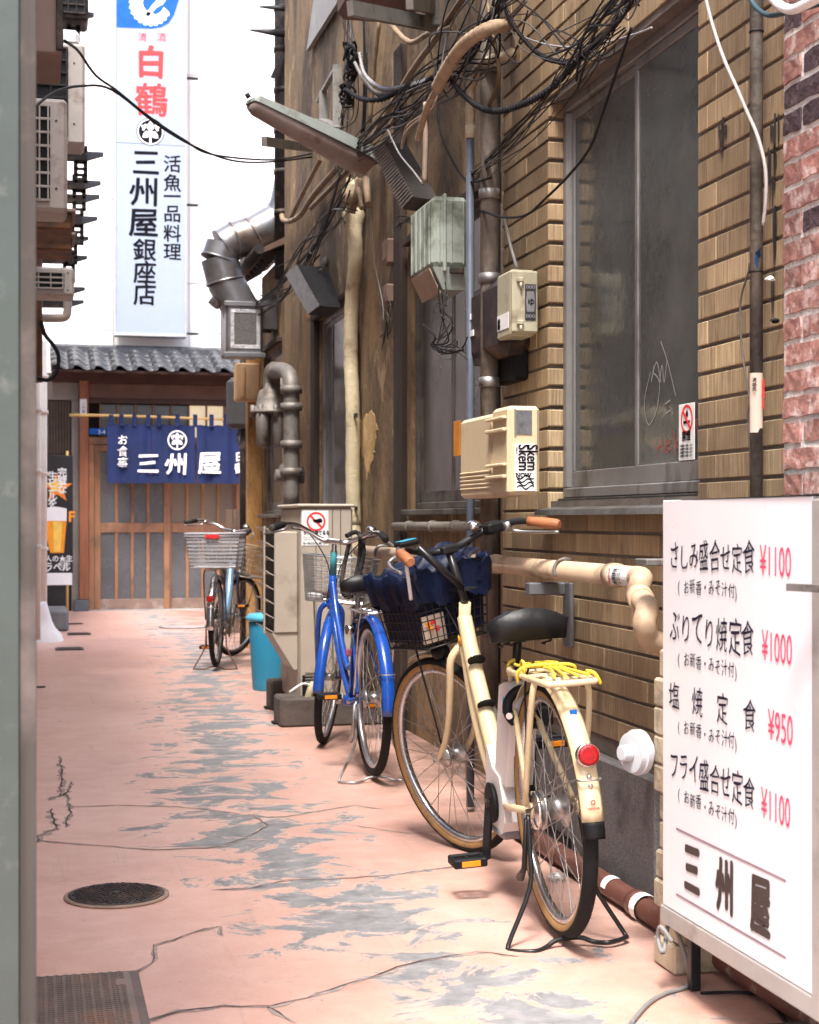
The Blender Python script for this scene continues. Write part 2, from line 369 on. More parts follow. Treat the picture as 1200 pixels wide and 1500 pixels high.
def drain(px, py, wpx, label):
    c = G(px, py); c.z = 0; w_ = wpx * (c - CP).dot(FW) / F
    o = thing('floor_drain', label, 'drain', c)
    hblock('frame', cast_iron, o, c.x - w_ / 2, c.x + w_ / 2, c.y - .14, c.y + .14, .001, .005, .001)
    b = MB()
    for i in range(9): b.box(c.x - w_ / 2 + .02 + i * (w_ - .04) / 9, c.x - w_ / 2 + .02 + (i + .6) * (w_ - .04) / 9, c.y - .12, c.y + .12, .006, .012)
    b.build('grating', dark_metal, o)
drain(102, 951, 41, 'nearer rusty drain grating on the left of the paving')
drain(116, 929, 34, 'farther drain grating on the left of the paving, by the white pipe')

# ================================================================== tiled building (right, near)
XA = 1.72
def Yw(px, X): return W(px, HY, X).y
YA1 = Yw(736, XA)              # far end
YJ = Yw(804, XA)               # far jamb of window
YK = Yw(1022, XA)              # near jamb
YA0 = Yw(1146, XA - .035)             # where the red brick begins
ROW = .0708; Z0 = 1.062
ZW0, ZW1 = 1.165, 2.53         # window opening
HA = 7.0
tb = thing('tiled_building', 'building faced with tan ribbed tiles and a large wired-glass window', 'building', (XA, (YA0 + YA1) / 2, 0))
mortar_d = M('dark_mortar', (.155, .13, .11), .95, var=.3, bump=.4, bscale=90, coord='World')
XM = XA + .006
mb = MB()
mb.box(XM, XM + .3, YA0, YA1, .375, ZW0); mb.box(XM, XM + .3, YA0, YA1, ZW1, HA)
mb.box(XM, XM + .3, YA0, YK + .0, ZW0, ZW1); mb.box(XM, XM + .3, YJ + .013, YA1, ZW0, ZW1)
mb.build('wall', mortar_d, tb)
hblock('back_wall', mortar_d, tb, XM + .301, XM + .34, YA0 + .01, YA1 - .01, .375, HA)
def tile_material():
    m = bpy.data.materials.new('ribbed_tile'); m.use_nodes = True; n = m.node_tree.nodes; l = m.node_tree.links; b = n['Principled BSDF']
    g = n.new('ShaderNodeNewGeometry'); oi = n.new('ShaderNodeObjectInfo')
    def nz(sc, st, det=5, ro=.6, addr=False):
        mp = n.new('ShaderNodeMapping'); mp.inputs['Scale'].default_value = st; l.new(g.outputs['Position'], mp.inputs[0])
        if addr:
            cx = n.new('ShaderNodeCombineXYZ'); mu = n.new('ShaderNodeMath'); mu.operation = 'MULTIPLY'; mu.inputs[1].default_value = 40
            l.new(oi.outputs['Random'], mu.inputs[0]); l.new(mu.outputs[0], cx.inputs[0]); l.new(mu.outputs[0], cx.inputs[1]); l.new(cx.outputs[0], mp.inputs['Location'])
        t = n.new('ShaderNodeTexNoise'); t.inputs['Scale'].default_value = sc; t.inputs['Detail'].default_value = det; t.inputs['Roughness'].default_value = ro; l.new(mp.outputs[0], t.inputs['Vector']); return t.outputs['Fac']
    def mr(x, a, c, d=0, e=1):
        r = n.new('ShaderNodeMapRange'); r.inputs[1].default_value = a; r.inputs[2].default_value = c; r.inputs[3].default_value = d; r.inputs[4].default_value = e; l.new(x, r.inputs[0]); return r.outputs[0]
    def mix(f, a, c, bt='MIX'):
        x = n.new('ShaderNodeMix'); x.data_type = 'RGBA'; x.blend_type = bt
        for s, v in ((x.inputs[0], f), (x.inputs[6], a), (x.inputs[7], c)):
            if isinstance(v, bpy.types.NodeSocket): l.new(v, s)
            else: s.default_value = (*v, 1) if isinstance(v, tuple) else v
        return x.outputs[2]
    st = nz(170, (1, 1, .03), 3, .5, True)
    c = mix(mr(st, .38, .62), (.3, .215, .12), (.48, .365, .22))
    c = mix(mr(nz(2.2, (1, 1, .6)), .4, .68, 0, .6), c, (.3, .19, .1))
    c = mix(mr(nz(30, (1, 1, .25), 6, .7, True), .56, .75, 0, .6), c, (.15, .09, .055))
    c = mix(mr(nz(3.4, (1, 1, .35), 7, .7), .58, .70, 0, .8), c, (.05, .037, .03)); c = mix(mr(nz(.9, (1, 1, .8), 9, .7), .46, .62, 0, .55), c, (.13, .085, .055))
    hs = n.new('ShaderNodeHueSaturation'); l.new(mr(oi.outputs['Random'], 0, 1, .68, 1.2), hs.inputs['Value']); l.new(c, hs.inputs['Color'])
    l.new(hs.outputs[0], b.inputs['Base Color']); b.inputs['Roughness'].default_value = .62; b.inputs['Specular IOR Level'].default_value = .35
    bp = n.new('ShaderNodeBump'); bp.inputs['Strength'].default_value = .5; bp.inputs['Distance'].default_value = .004; l.new(st, bp.inputs['Height']); l.new(bp.outputs[0], b.inputs['Normal'])
    return m
tile_m = tile_material()
TL = .235
def tile_mesh(L):
    k = round(L, 3)
    if k not in TM:
        TM[k] = MB().bbox(-.0, .014, -L / 2, L / 2, -.0305, .0305, .002).build('tile', tile_m, tb, local=True)
    return TM[k]
TM = {}; used = set(); ntile = [0]; extra = MB()
def place_tile(ya, yb, zc):
    L = yb - ya - .004
    if L < .02: return
    ntile[0] += 1
    if ntile[0] > 296 or zc > 3.12: extra.bbox(XA, XA + .014, ya + .002, yb - .002, zc - .029, zc + .029, .002); return
    s = tile_mesh(L); loc = Vector((XA + random.uniform(-.0012, .0008), (ya + yb) / 2, zc)) - wloc(tb)
    if s.name not in used: used.add(s.name); s.location = loc
    else:
        o = s.copy(); COL.objects.link(o); o.parent = tb; o.location = loc
def fill_row(y0, y1, zc, k):
    y = y0; first = TL * (1, .5)[k % 2]
    while y < y1 - .02:
        e = min(y + first, y1)
        if y1 - e < .04: e = y1
        place_tile(y, e, zc); y = e; first = TL
k = 0; zrow = Z0 + ROW / 2
rows = [Z0 + ROW / 2 + i * ROW for i in range(-10, 33)]
for i, zc in enumerate(rows):
    if zc < .40: continue
    if zc < ZW0 - .03: fill_row(YA0 + .32, YA1, zc, i) if zc < .9 else fill_row(YA0, YA1, zc, i)
    elif zc < ZW1 + .01:
        # pier beside the near jamb, counted from the jamb toward the camera
        y = YK; f = TL * (.5, .28)[i % 2]
        while y > YA0 + .02:
            e = max(y - f, YA0); place_tile(e, y, zc); y = e; f = TL
        fill_row(YJ + .012, YA1, zc, i)
    else: fill_row(YA0, YA1, zc, i)
# jamb tiles that turn the corner and face the street end
for i, zc in enumerate(rows):
    if ZW0 - .03 < zc < ZW1:
        o = MB().bbox(XA - .002, XA + .062, YJ - .003, YJ + .011, zc - .029, zc + .029, .004) if i == 0 or 'jt' not in globals() else None
        if o: jt = o.build('tile', tile_m, tb); jz = zc
        else:
            q = jt.copy(); COL.objects.link(q); q.parent = tb; q.location = jt.location + Vector((0, 0, zc - jz))
if extra.v: extra.build('upper_tiles', tile_m, tb, kind='stuff')
granite = M('granite', (.12, .11, .11), .75, var=.35, scale=120, bump=.3, bscale=150, dirt=(.055, .05, .05), dscale=5, damt=.45, coord='World')
yg = YA1 + .02; gb = None; y = Yw(962, XA - .03)
k = 0
while y < yg:
    hblock('granite_block', granite, tb, XA - .035, XA + .2, y + .002, min(y + .9, yg) - .002, 0, .372 - (.003 if k % 2 else 0), .006); y += .9; k += 1
hblock('granite_block', granite, tb, XA - .02, XA + .2, YA0, Yw(962, XA - .03), 0, .37, .006)
# burn stain / missing glaze marks on the tiles (dark drips)
stain = M('black_stain', (.035, .028, .027), .8, var=.4, scale=40)
def drip(px, py, w, h, seed):
    rs = random.Random(seed); c = W(px, py, XA - .0025); mb = MB()
    for q in range(7):
        y = rs.uniform(-.5, .5) * w; hw = w * rs.uniform(.04, .16); z0 = -rs.uniform(0, .25) * h; z1 = z0 - h * rs.uniform(.3, .9) * (1.2 - abs(y) / w); n_ = 6; L = []; Rr = []
        for i in range(n_ + 1):
            t_ = i / n_; ww = hw * (1 - t_ ** 3) * rs.uniform(.7, 1.2); L.append(c + Vector((-.0004 * q, y - ww, z0 + (z1 - z0) * t_))); Rr.append(c + Vector((-.0004 * q, y + ww, z0 + (z1 - z0) * t_)))
        mb.add(L + Rr[::-1], [tuple(range(2 * n_ + 2))])
    mb.build('soot_stain', stain, tb, kind='stuff')
drip(1059, 172, .05, .12, 1)
for q, (px, py, w, h) in enumerate([(1136, 165, .045, .15), (1131, 212, .05, .13), (1129, 252, .05, .10), (1134, 300, .03, .2), (1133, 400, .02, .12)]): drip(px, py, w, h, q + 5)
# window with two sashes of wired, wavy glass
glass_m = M('frosted_glass', (.07, .076, .073), .12, var=.25, scale=2.5, bump=.4, bscale=7, spec=.7, coord='World', dirt=(.1, .1, .092), dscale=1.6, damt=.4)
XG = XA + .05
def window(parent, X, ya, yb, z0, z1, mull, gm_, fm, fw=.035, name='window', sashw=.035, deep=.05):
    """window in a wall x=X; ya<yb; mull = list of y of mullions"""
    f = MB(); f.bbox(X, X + deep, ya, yb, z0, z0 + fw); f.bbox(X, X + deep, ya, yb, z1 - fw, z1)
    f.bbox(X, X + deep, ya, ya + fw, z0 + fw + .001, z1 - fw - .001); f.bbox(X, X + deep, yb - fw, yb, z0 + fw + .001, z1 - fw - .001)
    w_ = f.build(name, fm, parent)
    edges = [ya + fw] + list(mull) + [yb - fw]
    for i in range(len(edges) - 1):
        a, b = edges[i] + .001, edges[i + 1] - .001; dx = .008 + .012 * (i % 2); s = MB(); zz0, zz1 = z0 + fw + .001, z1 - fw - .001
        s.bbox(X + dx, X + dx + .018, a, b, zz0, zz0 + .055, .002); s.bbox(X + dx, X + dx + .018, a, b, zz1 - .03, zz1, .002)
        s.bbox(X + dx, X + dx + .018, a, a + sashw, zz0 + .056, zz1 - .031, .002); s.bbox(X + dx, X + dx + .018, b - sashw, b, zz0 + .056, zz1 - .031, .002)
        s.build('sash', fm, w_)
        MB().box(X + dx + .006, X + dx + .012, a + sashw - .004, b - sashw + .004, zz0 + .05, zz1 - .026).build('pane', gm_, w_)
    return w_
ym = Yw(926, XG)
wa = window(tb, XG, YK - .13, YJ - .002, ZW0 + .01, ZW1 + .002, [ym], glass_m, aluminium, sashw=.022)
# rain track and dark lining under the frame, stone sill
hblock('window_track', dark_metal, tb, XG - .02, XG + .05, YK - .12, YJ - .004, ZW0 - .02, ZW0 + .009, .003)
sill_m = M('grey_sill', (.1, .095, .09), .75, var=.25, bump=.3, bscale=50, coord='World', dirt=(.05, .045, .04), dscale=4, damt=.35)
MB().hexa([(XA - .05, YK - .1, 1.117), (XA + .09, YK - .1, 1.117), (XA + .09, YJ + .01, 1.117), (XA - .05, YJ + .01, 1.117),
           (XA - .045, YK - .1, 1.135), (XA + .09, YK - .1, 1.158), (XA + .09, YJ + .01, 1.158), (XA - .045, YJ + .01, 1.135)]).build('window_sill', sill_m, tb)
# graffiti scratched / sprayed on the panes (print only)
XP = XG + .012
def stroke(parent, mat, pts, X, w, name='graffiti'):
    P = spline([W(x, y, X) for x, y in pts], 5); vs = []
    for i, p in enumerate(P):
        t_ = (P[min(i + 1, len(P) - 1)] - P[max(0, i - 1)]); t_ = t_.normalized() if t_.length else Vector((0, 0, 1)); s_ = t_.cross(Vector((1, 0, 0))).normalized() * w / 2
        vs += [p + s_, p - s_]
    return MB().add(vs, [(2 * i, 2 * i + 1, 2 * i + 3, 2 * i + 2) for i in range(len(P) - 1)]).build(name, mat, parent)
gw = M('graffiti_white', (.3, .3, .29), .8); gr = M('graffiti_red', (.35, .05, .04), .8); gp = M('graffiti_purple', (.045, .04, .13), .8)
for pts in ([(968, 500), (978, 530), (990, 580)], [(953, 545), (944, 590), (950, 622), (962, 600), (966, 560), (956, 545)], [(958, 535), (954, 560), (962, 530), (968, 560)], [(966, 562), (970, 535), (973, 560), (977, 528)],
            [(974, 592), (982, 586)], [(975, 606), (983, 600)]): stroke(wa, gw, pts, XP, .004)
for pts in ([(960, 645), (963, 672)], [(968, 640), (971, 664)], [(961, 658), (970, 652)], [(974, 655), (982, 648), (976, 646), (975, 662), (984, 656)], [(987, 630), (990, 668)], [(1000, 634), (990, 650), (1002, 664)], [(1014, 618), (1026, 612)], [(1020, 616), (1023, 642)]): stroke(wa, gr, pts, XP - .001, .0035)
for pts in ([(872, 612), (874, 640), (880, 615), (884, 640)], [(888, 612), (890, 636), (897, 612), (899, 636)], [(901, 634), (910, 628)]): stroke(wa, gp, pts, XP, .004)

# ---- red brick shop front (extreme right)
rb = thing('red_brick_building', 'red and plum brick wall with thick white mortar joints', 'building', (XA, 3.0, 0))
wm = M('white_mortar', (.62, .6, .57), .95, var=.15, scale=30, bump=.8, bscale=60, coord='World', dirt=(.35, .32, .3), dscale=9, damt=.25)
XR = XA - .035
MB().box(XR + .004, XR + .35, -3.0, YA0 - .002, 0, 6.5).build('wall', wm, rb)
bm_r = M('rough_red_brick', (.3, .145, .12), .9, var=.35, scale=35, bump=.5, bscale=38, rnd=.3, coord='World', dirt=(.55, .43, .4), dscale=24, damt=.42)
bm_d = M('rough_plum_brick', (.06, .038, .045), .85, var=.4, scale=35, bump=1.0, bscale=38, rnd=.25, coord='World', dirt=(.16, .11, .11), dscale=30, damt=.2)
def rough_brick(L, H, seed):
    rs = random.Random(seed); mb = MB(); n = 5 if L > .12 else 3; vs = []; fs = []
    for j, z in enumerate((-H / 2, 0, H / 2)):
        for i in range(n + 1):
            y = -L / 2 + L * i / n; vs.append((rs.uniform(-.0012, .0012), y + (rs.uniform(-.003, .003) if i in (0, n) else 0), z + (rs.uniform(-.003, .003) if j != 1 else 0)))
    nn = n + 1
    for j in range(2):
        for i in range(n): fs.append((j * nn + i, j * nn + i + 1, (j + 1) * nn + i + 1, (j + 1) * nn + i))
    k0 = len(vs); loop = list(range(nn)) + [nn + n] + list(range(3 * nn - 1, 2 * nn - 1, -1)) + [nn]
    for q in loop: v = vs[q]; vs.append((.022, v[1], v[2]))
    m_ = len(loop)
    for i in range(m_): fs.append((loop[i], k0 + i, k0 + (i + 1) % m_, loop[(i + 1) % m_]))
    mb.add(vs, fs, False); return mb
protos = {}
for kk, L in (('s', .2), ('h', .083), ('t', .14)):
    for v in range(2):
        for mt in ('r', 'd'): protos[kk + str(v) + mt] = rough_brick(L, .046, v * 7 + len(kk)).build('brick', bm_r if mt == 'r' else bm_d, rb, local=True)
seen = set(); BR = .0592
pat = {}
for r_ in range(0, 40):
    z = .56 + r_ * BR + .03; y = YA0 - .006; i = 0; head = r_ % 2 == 0
    while y > YA0 - .62 and z < 2.75 and z > .9:
        L = (.083 if head else .2) if i == 0 else (.2 if (i % 2) != (0 if head else 1) or True else .083)
        kk = 'h' if L < .1 else 's'; dark = random.random() < (.38 if kk == 's' and z > 1.75 else .1)
        if kk == 's' and r_ % 6 in (4,) and i < 1: dark = True
        key = kk + str(random.randint(0, 1)) + ('d' if dark else 'r'); s = protos[key]
        loc = Vector((XR + random.uniform(-.002, .002), y - L / 2, z)) - wloc(rb)
        if key in seen: o = s.copy(); COL.objects.link(o); o.parent = rb; o.location = loc
        else: seen.add(key); s.location = loc
        y -= L + .011; i += 1
for k_, o in protos.items():
    if k_ not in seen: bpy.data.objects.remove(o)

# ================================================================== brown rendered building (right, far)
XB = 1.90
def stain_mat(name, base, mid, dark, light, lightamt=.3, seed=0, coord_scale=1.):
    m = bpy.data.materials.new(name); m.use_nodes = True; n = m.node_tree.nodes; l = m.node_tree.links; b = n['Principled BSDF']
    g = n.new('ShaderNodeNewGeometry')
    def nz(sc, st, det=8, ro=.62, dist=0):
        mp = n.new('ShaderNodeMapping'); mp.inputs['Scale'].default_value = st; mp.inputs['Location'].default_value = (seed, seed * 2, seed); l.new(g.outputs['Position'], mp.inputs[0])
        t = n.new('ShaderNodeTexNoise'); t.inputs['Scale'].default_value = sc * coord_scale; t.inputs['Detail'].default_value = det; t.inputs['Roughness'].default_value = ro; t.inputs['Distortion'].default_value = dist; l.new(mp.outputs[0], t.inputs['Vector']); return t.outputs['Fac']
    def mr(x, a, c, d=0, e=1):
        r = n.new('ShaderNodeMapRange'); r.inputs[1].default_value = a; r.inputs[2].default_value = c; r.inputs[3].default_value = d; r.inputs[4].default_value = e; l.new(x, r.inputs[0]); return r.outputs[0]
    def mix(f, a, c):
        x = n.new('ShaderNodeMix'); x.data_type = 'RGBA'
        for s, v in ((x.inputs[0], f), (x.inputs[6], a), (x.inputs[7], c)):
            if isinstance(v, bpy.types.NodeSocket): l.new(v, s)
            else: s.default_value = (*v, 1) if isinstance(v, tuple) else v
        return x.outputs[2]
    c = mix(mr(nz(2.6, (1, 1, .55), 12, .7, .3), .4, .6), base, mid)
    c = mix(mr(nz(3.3, (1, 1, .5), 12, .75, .8), .66 - lightamt * .3, .69 - lightamt * .28), c, light)
    c = mix(mr(nz(5, (1, 1, .22), 12, .75, .4), .54, .68, 0, .6), c, dark)
    c = mix(mr(nz(1.25, (1, 1, .55), 12, .75, .6), .46, .60, 0, .85), c, dark)
    c = mix(mr(nz(55, (1, 1, .6), 5, .7), .52, .72, 0, .6), c, dark)
    l.new(c, b.inputs['Base Color']); b.inputs['Roughness'].default_value = .85; b.inputs['Specular IOR Level'].default_value = .25
    bp = n.new('ShaderNodeBump'); bp.inputs['Strength'].default_value = .5; bp.inputs['Distance'].default_value = .01; l.new(nz(38, (1, 1, .8)), bp.inputs['Height']); l.new(bp.outputs[0], b.inputs['Normal'])
    return m
brown_m = stain_mat('stained_render', (.3, .2, .105), (.18, .125, .078), (.04, .03, .025), (.44, .33, .2), .26)
wood_d = M('dark_timber', (.035, .023, .017), .75, var=.4, scale=3, stretch=(6, 6, .5), bump=.4, bscale=30, coord='World')
wood_o = stain_mat('ochre_timber', (.52, .3, .11), (.44, .24, .09), (.2, .1, .04), (.6, .4, .2), .3, 3)
YB0 = YA1 + .001; YB1 = Yw(417, XB); YB2 = Yw(383, XB)
bb = thing('brown_building', 'old building with streaked ochre brown render and grey sash windows', 'building', (XB, 9, 0))
holes = []   # windows: (ya, yb, z0, z1)
w1 = (Yw(737, XB) + .02, Yw(603, XB), 1.155, 2.52); w2 = (Yw(512, XB), Yw(466, XB), 1.02, W(466, 470, XB).z); w3 = (Yw(413, XB), Yw(386, XB), 1.15, W(386, 520, XB).z)
def wall_with_holes(x0, x1, y0, y1, z0, z1, hs):
    mb = MB(); ys = sorted(hs); y = y0
    for (a, b, c_, d_) in ys:
        mb.box(x0, x1, y, a, z0, z1); mb.box(x0, x1, a, b, z0, c_); mb.box(x0, x1, a, b, d_, z1); y = b
    mb.box(x0, x1, y, y1, z0, z1); return mb
wall_with_holes(XB, XB + .3, YB0, YB1, 0, 6.5, [w1, w2]).build('wall', brown_m, bb)
wall_with_holes(XB + .004, XB + .3, YB1 + .001, YB2, 0, 3.18, [w3]).build('annex_wall', brown_m, bb)
taupe_glass = M('taupe_glass', (.085, .077, .068), .22, var=.2, scale=1.5, spec=.5, coord='World', dirt=(.12, .11, .1), dscale=3, damt=.25)
grey_glass = M('grey_glass', (.14, .15, .155), .2, var=.2, scale=1.5, spec=.6, coord='World', dirt=(.08, .075, .07), dscale=3, damt=.3)
old_frame = M('old_frame', (.13, .115, .1), .65, .2, var=.3, coord='World', dirt=(.05, .04, .035), dscale=5, damt=.45, bump=.2)
window(bb, XB + .02, *w1, [Yw(665, XB + .04)], taupe_glass, old_frame, sashw=.03)
window(bb, XB + .03, *w2, [Yw(487, XB + .04)], grey_glass, aluminium, sashw=.03)
window(bb, XB + .03, *w3, [Yw(398, XB + .04)], taupe_glass, old_frame, sashw=.04)
for i, (a, b, c_, d_) in enumerate((w1, w2, w3)):
    hblock('window_sill', old_frame, bb, XB - .05, XB + .02, a + .001, b + .04, c_ - .03, c_ - .001, .004)
    hblock('window_head', wood_d, bb, XB - .04, XB + .02, a + .001, b + .05, d_ + .001, d_ + .04, .004)
yp = Yw(590, XB - .02); hblock('timber_post', wood_d, bb, XB - .035, XB + .01, yp - .02, yp + .16, 0, 3.6, .006)
yp = Yw(462, XB - .02); hblock('timber_post', wood_d, bb, XB - .03, XB + .01, yp - .0, yp + .15, .0, 2.6, .006)
yp = Yw(521, XB - .02); hblock('timber_post', wood_d, bb, XB - .03, XB + .01, yp - .02, yp + .1, .0, 2.7, .006)
p = D(362, 700, YB2 + .05)
hblock('corner_post', wood_o, bb, p.x, XB + .02, YB2 + .002, YB2 + .13, 0, 2.55, .005)
# pale peeled patches in the render, thin flakes of plaster
flake = M('bare_plaster', (.5, .34, .16), .9, var=.25, scale=8, bump=.6, bscale=25, coord='World')
def patch(pts, X, seed, m=flake, parent=bb, name='peeled_patch'):
    rs = random.Random(seed); P = [W(x, y, X) for x, y in pts]; Q = []
    for i, a in enumerate(P):
        b = P[(i + 1) % len(P)]
        for k in range(6): q = a.lerp(b, k / 6); Q.append(q + Vector((0, rs.uniform(-.03, .03), rs.uniform(-.02, .02))))
    MB().prism(Q, (.003, 0, 0)).build(name, m, parent)
patch([(525, 618), (545, 600), (553, 625), (549, 655), (545, 680), (538, 700), (533, 672), (528, 650)], XB - .003, 3)
patch([(446, 432), (460, 425), (462, 460), (450, 470)], XB - .003, 6, M('ochre_flake', (.36, .2, .08), .9, coord='World', var=.3))
# annex eave: sloping soffit boards running along the wall
ev = MB(); za = 3.32; XO = XB - .17
ev.hexa([(XO, YB1, za - .14), (XB + .1, YB1, za - .02), (XB + .1, YB2 + .3, za - .02), (XO, YB2 + .3, za - .14),
         (XO, YB1, za - .10), (XB + .1, YB1, za + .04), (XB + .1, YB2 + .3, za + .04), (XO, YB2 + .3, za - .10)])
ev.build('eave', M('eave_board', (.1, .06, .04), .8, var=.3, scale=4, coord='World', bump=.3), bb)
for i in range(7):
    y = YB1 + .1 + i * (YB2 - YB1) / 6.4
    MB().slab((XO + .02, y, za - .17), (XB - .0, y, za - .08), (.035, .04)).build('rafter', wood_d, bb)
MB().tube([(XO - .04, YB1 - .1, za - .13), (XO - .04, YB2 + .35, za - .13)], .04, 10).build('gutter', dark_metal, bb)
# wooden lattice (lower wall beyond annex)
for i in range(8):
    x = 1.82 + i * .07; hblock('board', stain_mat('weathered_board', (.14, .09, .06), (.1, .065, .045), (.04, .028, .02), (.22, .16, .1), .3, 5) if 'weathered_board' not in bpy.data.materials else bpy.data.materials['weathered_board'], bb, x, x + .062, 15.3, 15.33, 0, 1.2 + .004 * (i % 2), .003)

# ================================================================== restaurant at the end of the alley
YD = 19.4
ru = thing('restaurant', 'small wooden restaurant front with grey tiled eave and lattice sliding doors', 'building', (1.6, YD, 0))
def DX(px, Y=YD): return D(px, HY, Y).x
def DZ(py, px=230, Y=YD): return D(px, py, Y).z
wd = M('door_wood', (.25, .125, .066), .55, var=.25, scale=5, stretch=(3, 3, .6), coord='World', bump=.15, dirt=(.12, .07, .045), dscale=3, damt=.3)
wdd = M('lintel_wood', (.055, .024, .017), .6, var=.3, scale=5, coord='World')
wr = M('post_wood', (.23, .085, .04), .6, var=.4, scale=4, stretch=(4, 4, .4), coord='World', bump=.2, dirt=(.12, .07, .05), dscale=2, damt=.4)
plast = M('grey_plaster', (.22, .2, .18), .9, var=.15, coord='World', bump=.3, bscale=30)
dpane = M('door_pane', (.085, .085, .088), .25, var=.2, scale=2, coord='World', spec=.6)
lit = M('lit_pane', (.5, .42, .3), .4, emit=.14, ecol=(1, .78, .48))
warm = M('warm_pane', (.16, .12, .085), .35, var=.15, scale=1.5, coord='World')
MB().box(-.6, 5, YD + .45, YD + .6, 0, 2.9).build('back_wall', M('dark_interior', (.05, .04, .035), .9), ru)
ztop = DZ(552)
# left piece: plaster wall, slatted window
hblock('plaster_wall', plast, ru, -.6, DX(116), YD + .02, YD + .1, DZ(588), DZ(549), .004)
hblock('plaster_pier', plast, ru, DX(105), DX(116), YD + .02, YD + .1, 0, DZ(588) - .002, .004)
hblock('slat_window', M('slat_back', (.06, .045, .035), .8), ru, DX(50), DX(105) - .002, YD + .06, YD + .1, DZ(668), DZ(588) - .002, .003)
for i in range(9):
    x = DX(66) + i * (DX(104) - DX(66)) / 9; hblock('slat', M('slat_wood', (.11, .08, .06), .75, coord='World', var=.3), ru, x, x + .018, YD + .03, YD + .058, DZ(665), DZ(590), .002)
hblock('dark_wall', M('dark_wall', (.03, .028, .027), .9), ru, -.6, DX(105) - .003, YD + .06, YD + .1, 0, DZ(668) - .002)
hblock('corner_post', wr, ru, DX(116) + .002, DX(130) - .002, YD - .06, YD + .06, DZ(877), DZ(560), .006)
hblock('post_base', M('post_stone', (.09, .1, .11), .8, bump=.2), ru, DX(108), DX(130), YD - .08, YD + .07, 0, DZ(877) - .001, .006)
hblock('lintel', wdd, ru, DX(76), 3.2, YD - .05, YD + .08, DZ(563), DZ(549) + .02, .005)
hblock('lintel_board', M('lintel_board', (.12, .06, .042), .6, coord='World', var=.2), ru, DX(130), 3.2, YD + .0, YD + .08, DZ(585), DZ(563) - .002, .004)
hblock('head_rail', wdd, ru, DX(130), 3.2, YD - .03, YD + .08, DZ(592), DZ(585) - .002, .004)
# transom with panes
for i in range(8):
    x0 = DX(147 + i * 26); x1 = DX(147 + (i + 1) * 26)
    hblock('transom_pane', lit if i in (5, 6) else (warm if i == 7 else dpane), ru, x0 + .012, x1 - .012, YD + .05, YD + .06, DZ(640), DZ(593))
    hblock('transom_bar', wd, ru, x0 - .01, x0 + .01, YD + .02, YD + .049, DZ(640), DZ(592) - .002, .002)
hblock('transom_rail', wd, ru, DX(130), 3.2, YD - .01, YD + .08, DZ(652), DZ(641), .003)
hblock('door_jamb', wd, ru, DX(130), DX(138), YD - .03, YD + .08, 0.012, DZ(652) - .002, .004)
hblock('threshold', M('threshold', (.4, .37, .35), .6, .3), ru, DX(128), 3.2, YD - .07, YD + .1, 0, .012, .003)
def sliding_door(px0, px1, yo, npan):
    x0, x1 = DX(px0), DX(px1); z0, z1 = .014, DZ(652) - .004; st_ = .075; mid0, mid1 = DZ(780), DZ(766); bot = DZ(877)
    f = MB(); f.bbox(x0, x0 + st_, YD + yo, YD + yo + .035, z0, z1); f.bbox(x1 - st_, x1, YD + yo, YD + yo + .035, z0, z1)
    f.bbox(x0 + st_, x1 - st_, YD + yo + .001, YD + yo + .034, mid0, mid1); f.bbox(x0 + st_, x1 - st_, YD + yo + .001, YD + yo + .034, z1 - .08, z1)
    d_ = f.build('sliding_door', wd, ru)
    MB().bbox(x0 + st_, x1 - st_, YD + yo + .001, YD + yo + .034, z0, bot).build('bottom_rail', M('bottom_rail', (.2, .13, .1), .6, coord='World', var=.25, dirt=(.36, .3, .26), dscale=4, damt=.4), d_)
    w_ = (x1 - x0 - 2 * st_) / npan
    for (a, b) in ((bot, mid0), (mid1, z1 - .08)):
        for i in range(npan):
            xa_ = x0 + st_ + i * w_
            MB().box(xa_ + .0, xa_ + w_, YD + yo + .02, YD + yo + .024, a, b).build('pane', warm if (a > bot and px0 > 240) else dpane, d_)
            if i: MB().bbox(xa_ - .02, xa_ + .02, YD + yo + .004, YD + yo + .0195, a, b, .003).build('muntin', wd, d_)
sliding_door(138.3, 249, .0, 4); sliding_door(243, 352, .042, 4); sliding_door(346, 452, .0, 4)
# small plates beside the door
hblock('number_plate', blue_print, ru, DX(131), DX(155), YD - .06, YD - .05, DZ(638), DZ(629))
text('3-4', .07, white_print, ru, (DX(143), YD - .061, DZ(637)), (1, 0, 0), (0, 0, 1), bold=.01)
hblock('name_plate', white_plastic, ru, DX(117), DX(127), YD - .07, YD - .062, DZ(612), DZ(587))
vtext('三州屋', .045, black_print, ru, (DX(119.5), YD - .0705, DZ(596)), (1, 0, 0), (0, 0, 1))
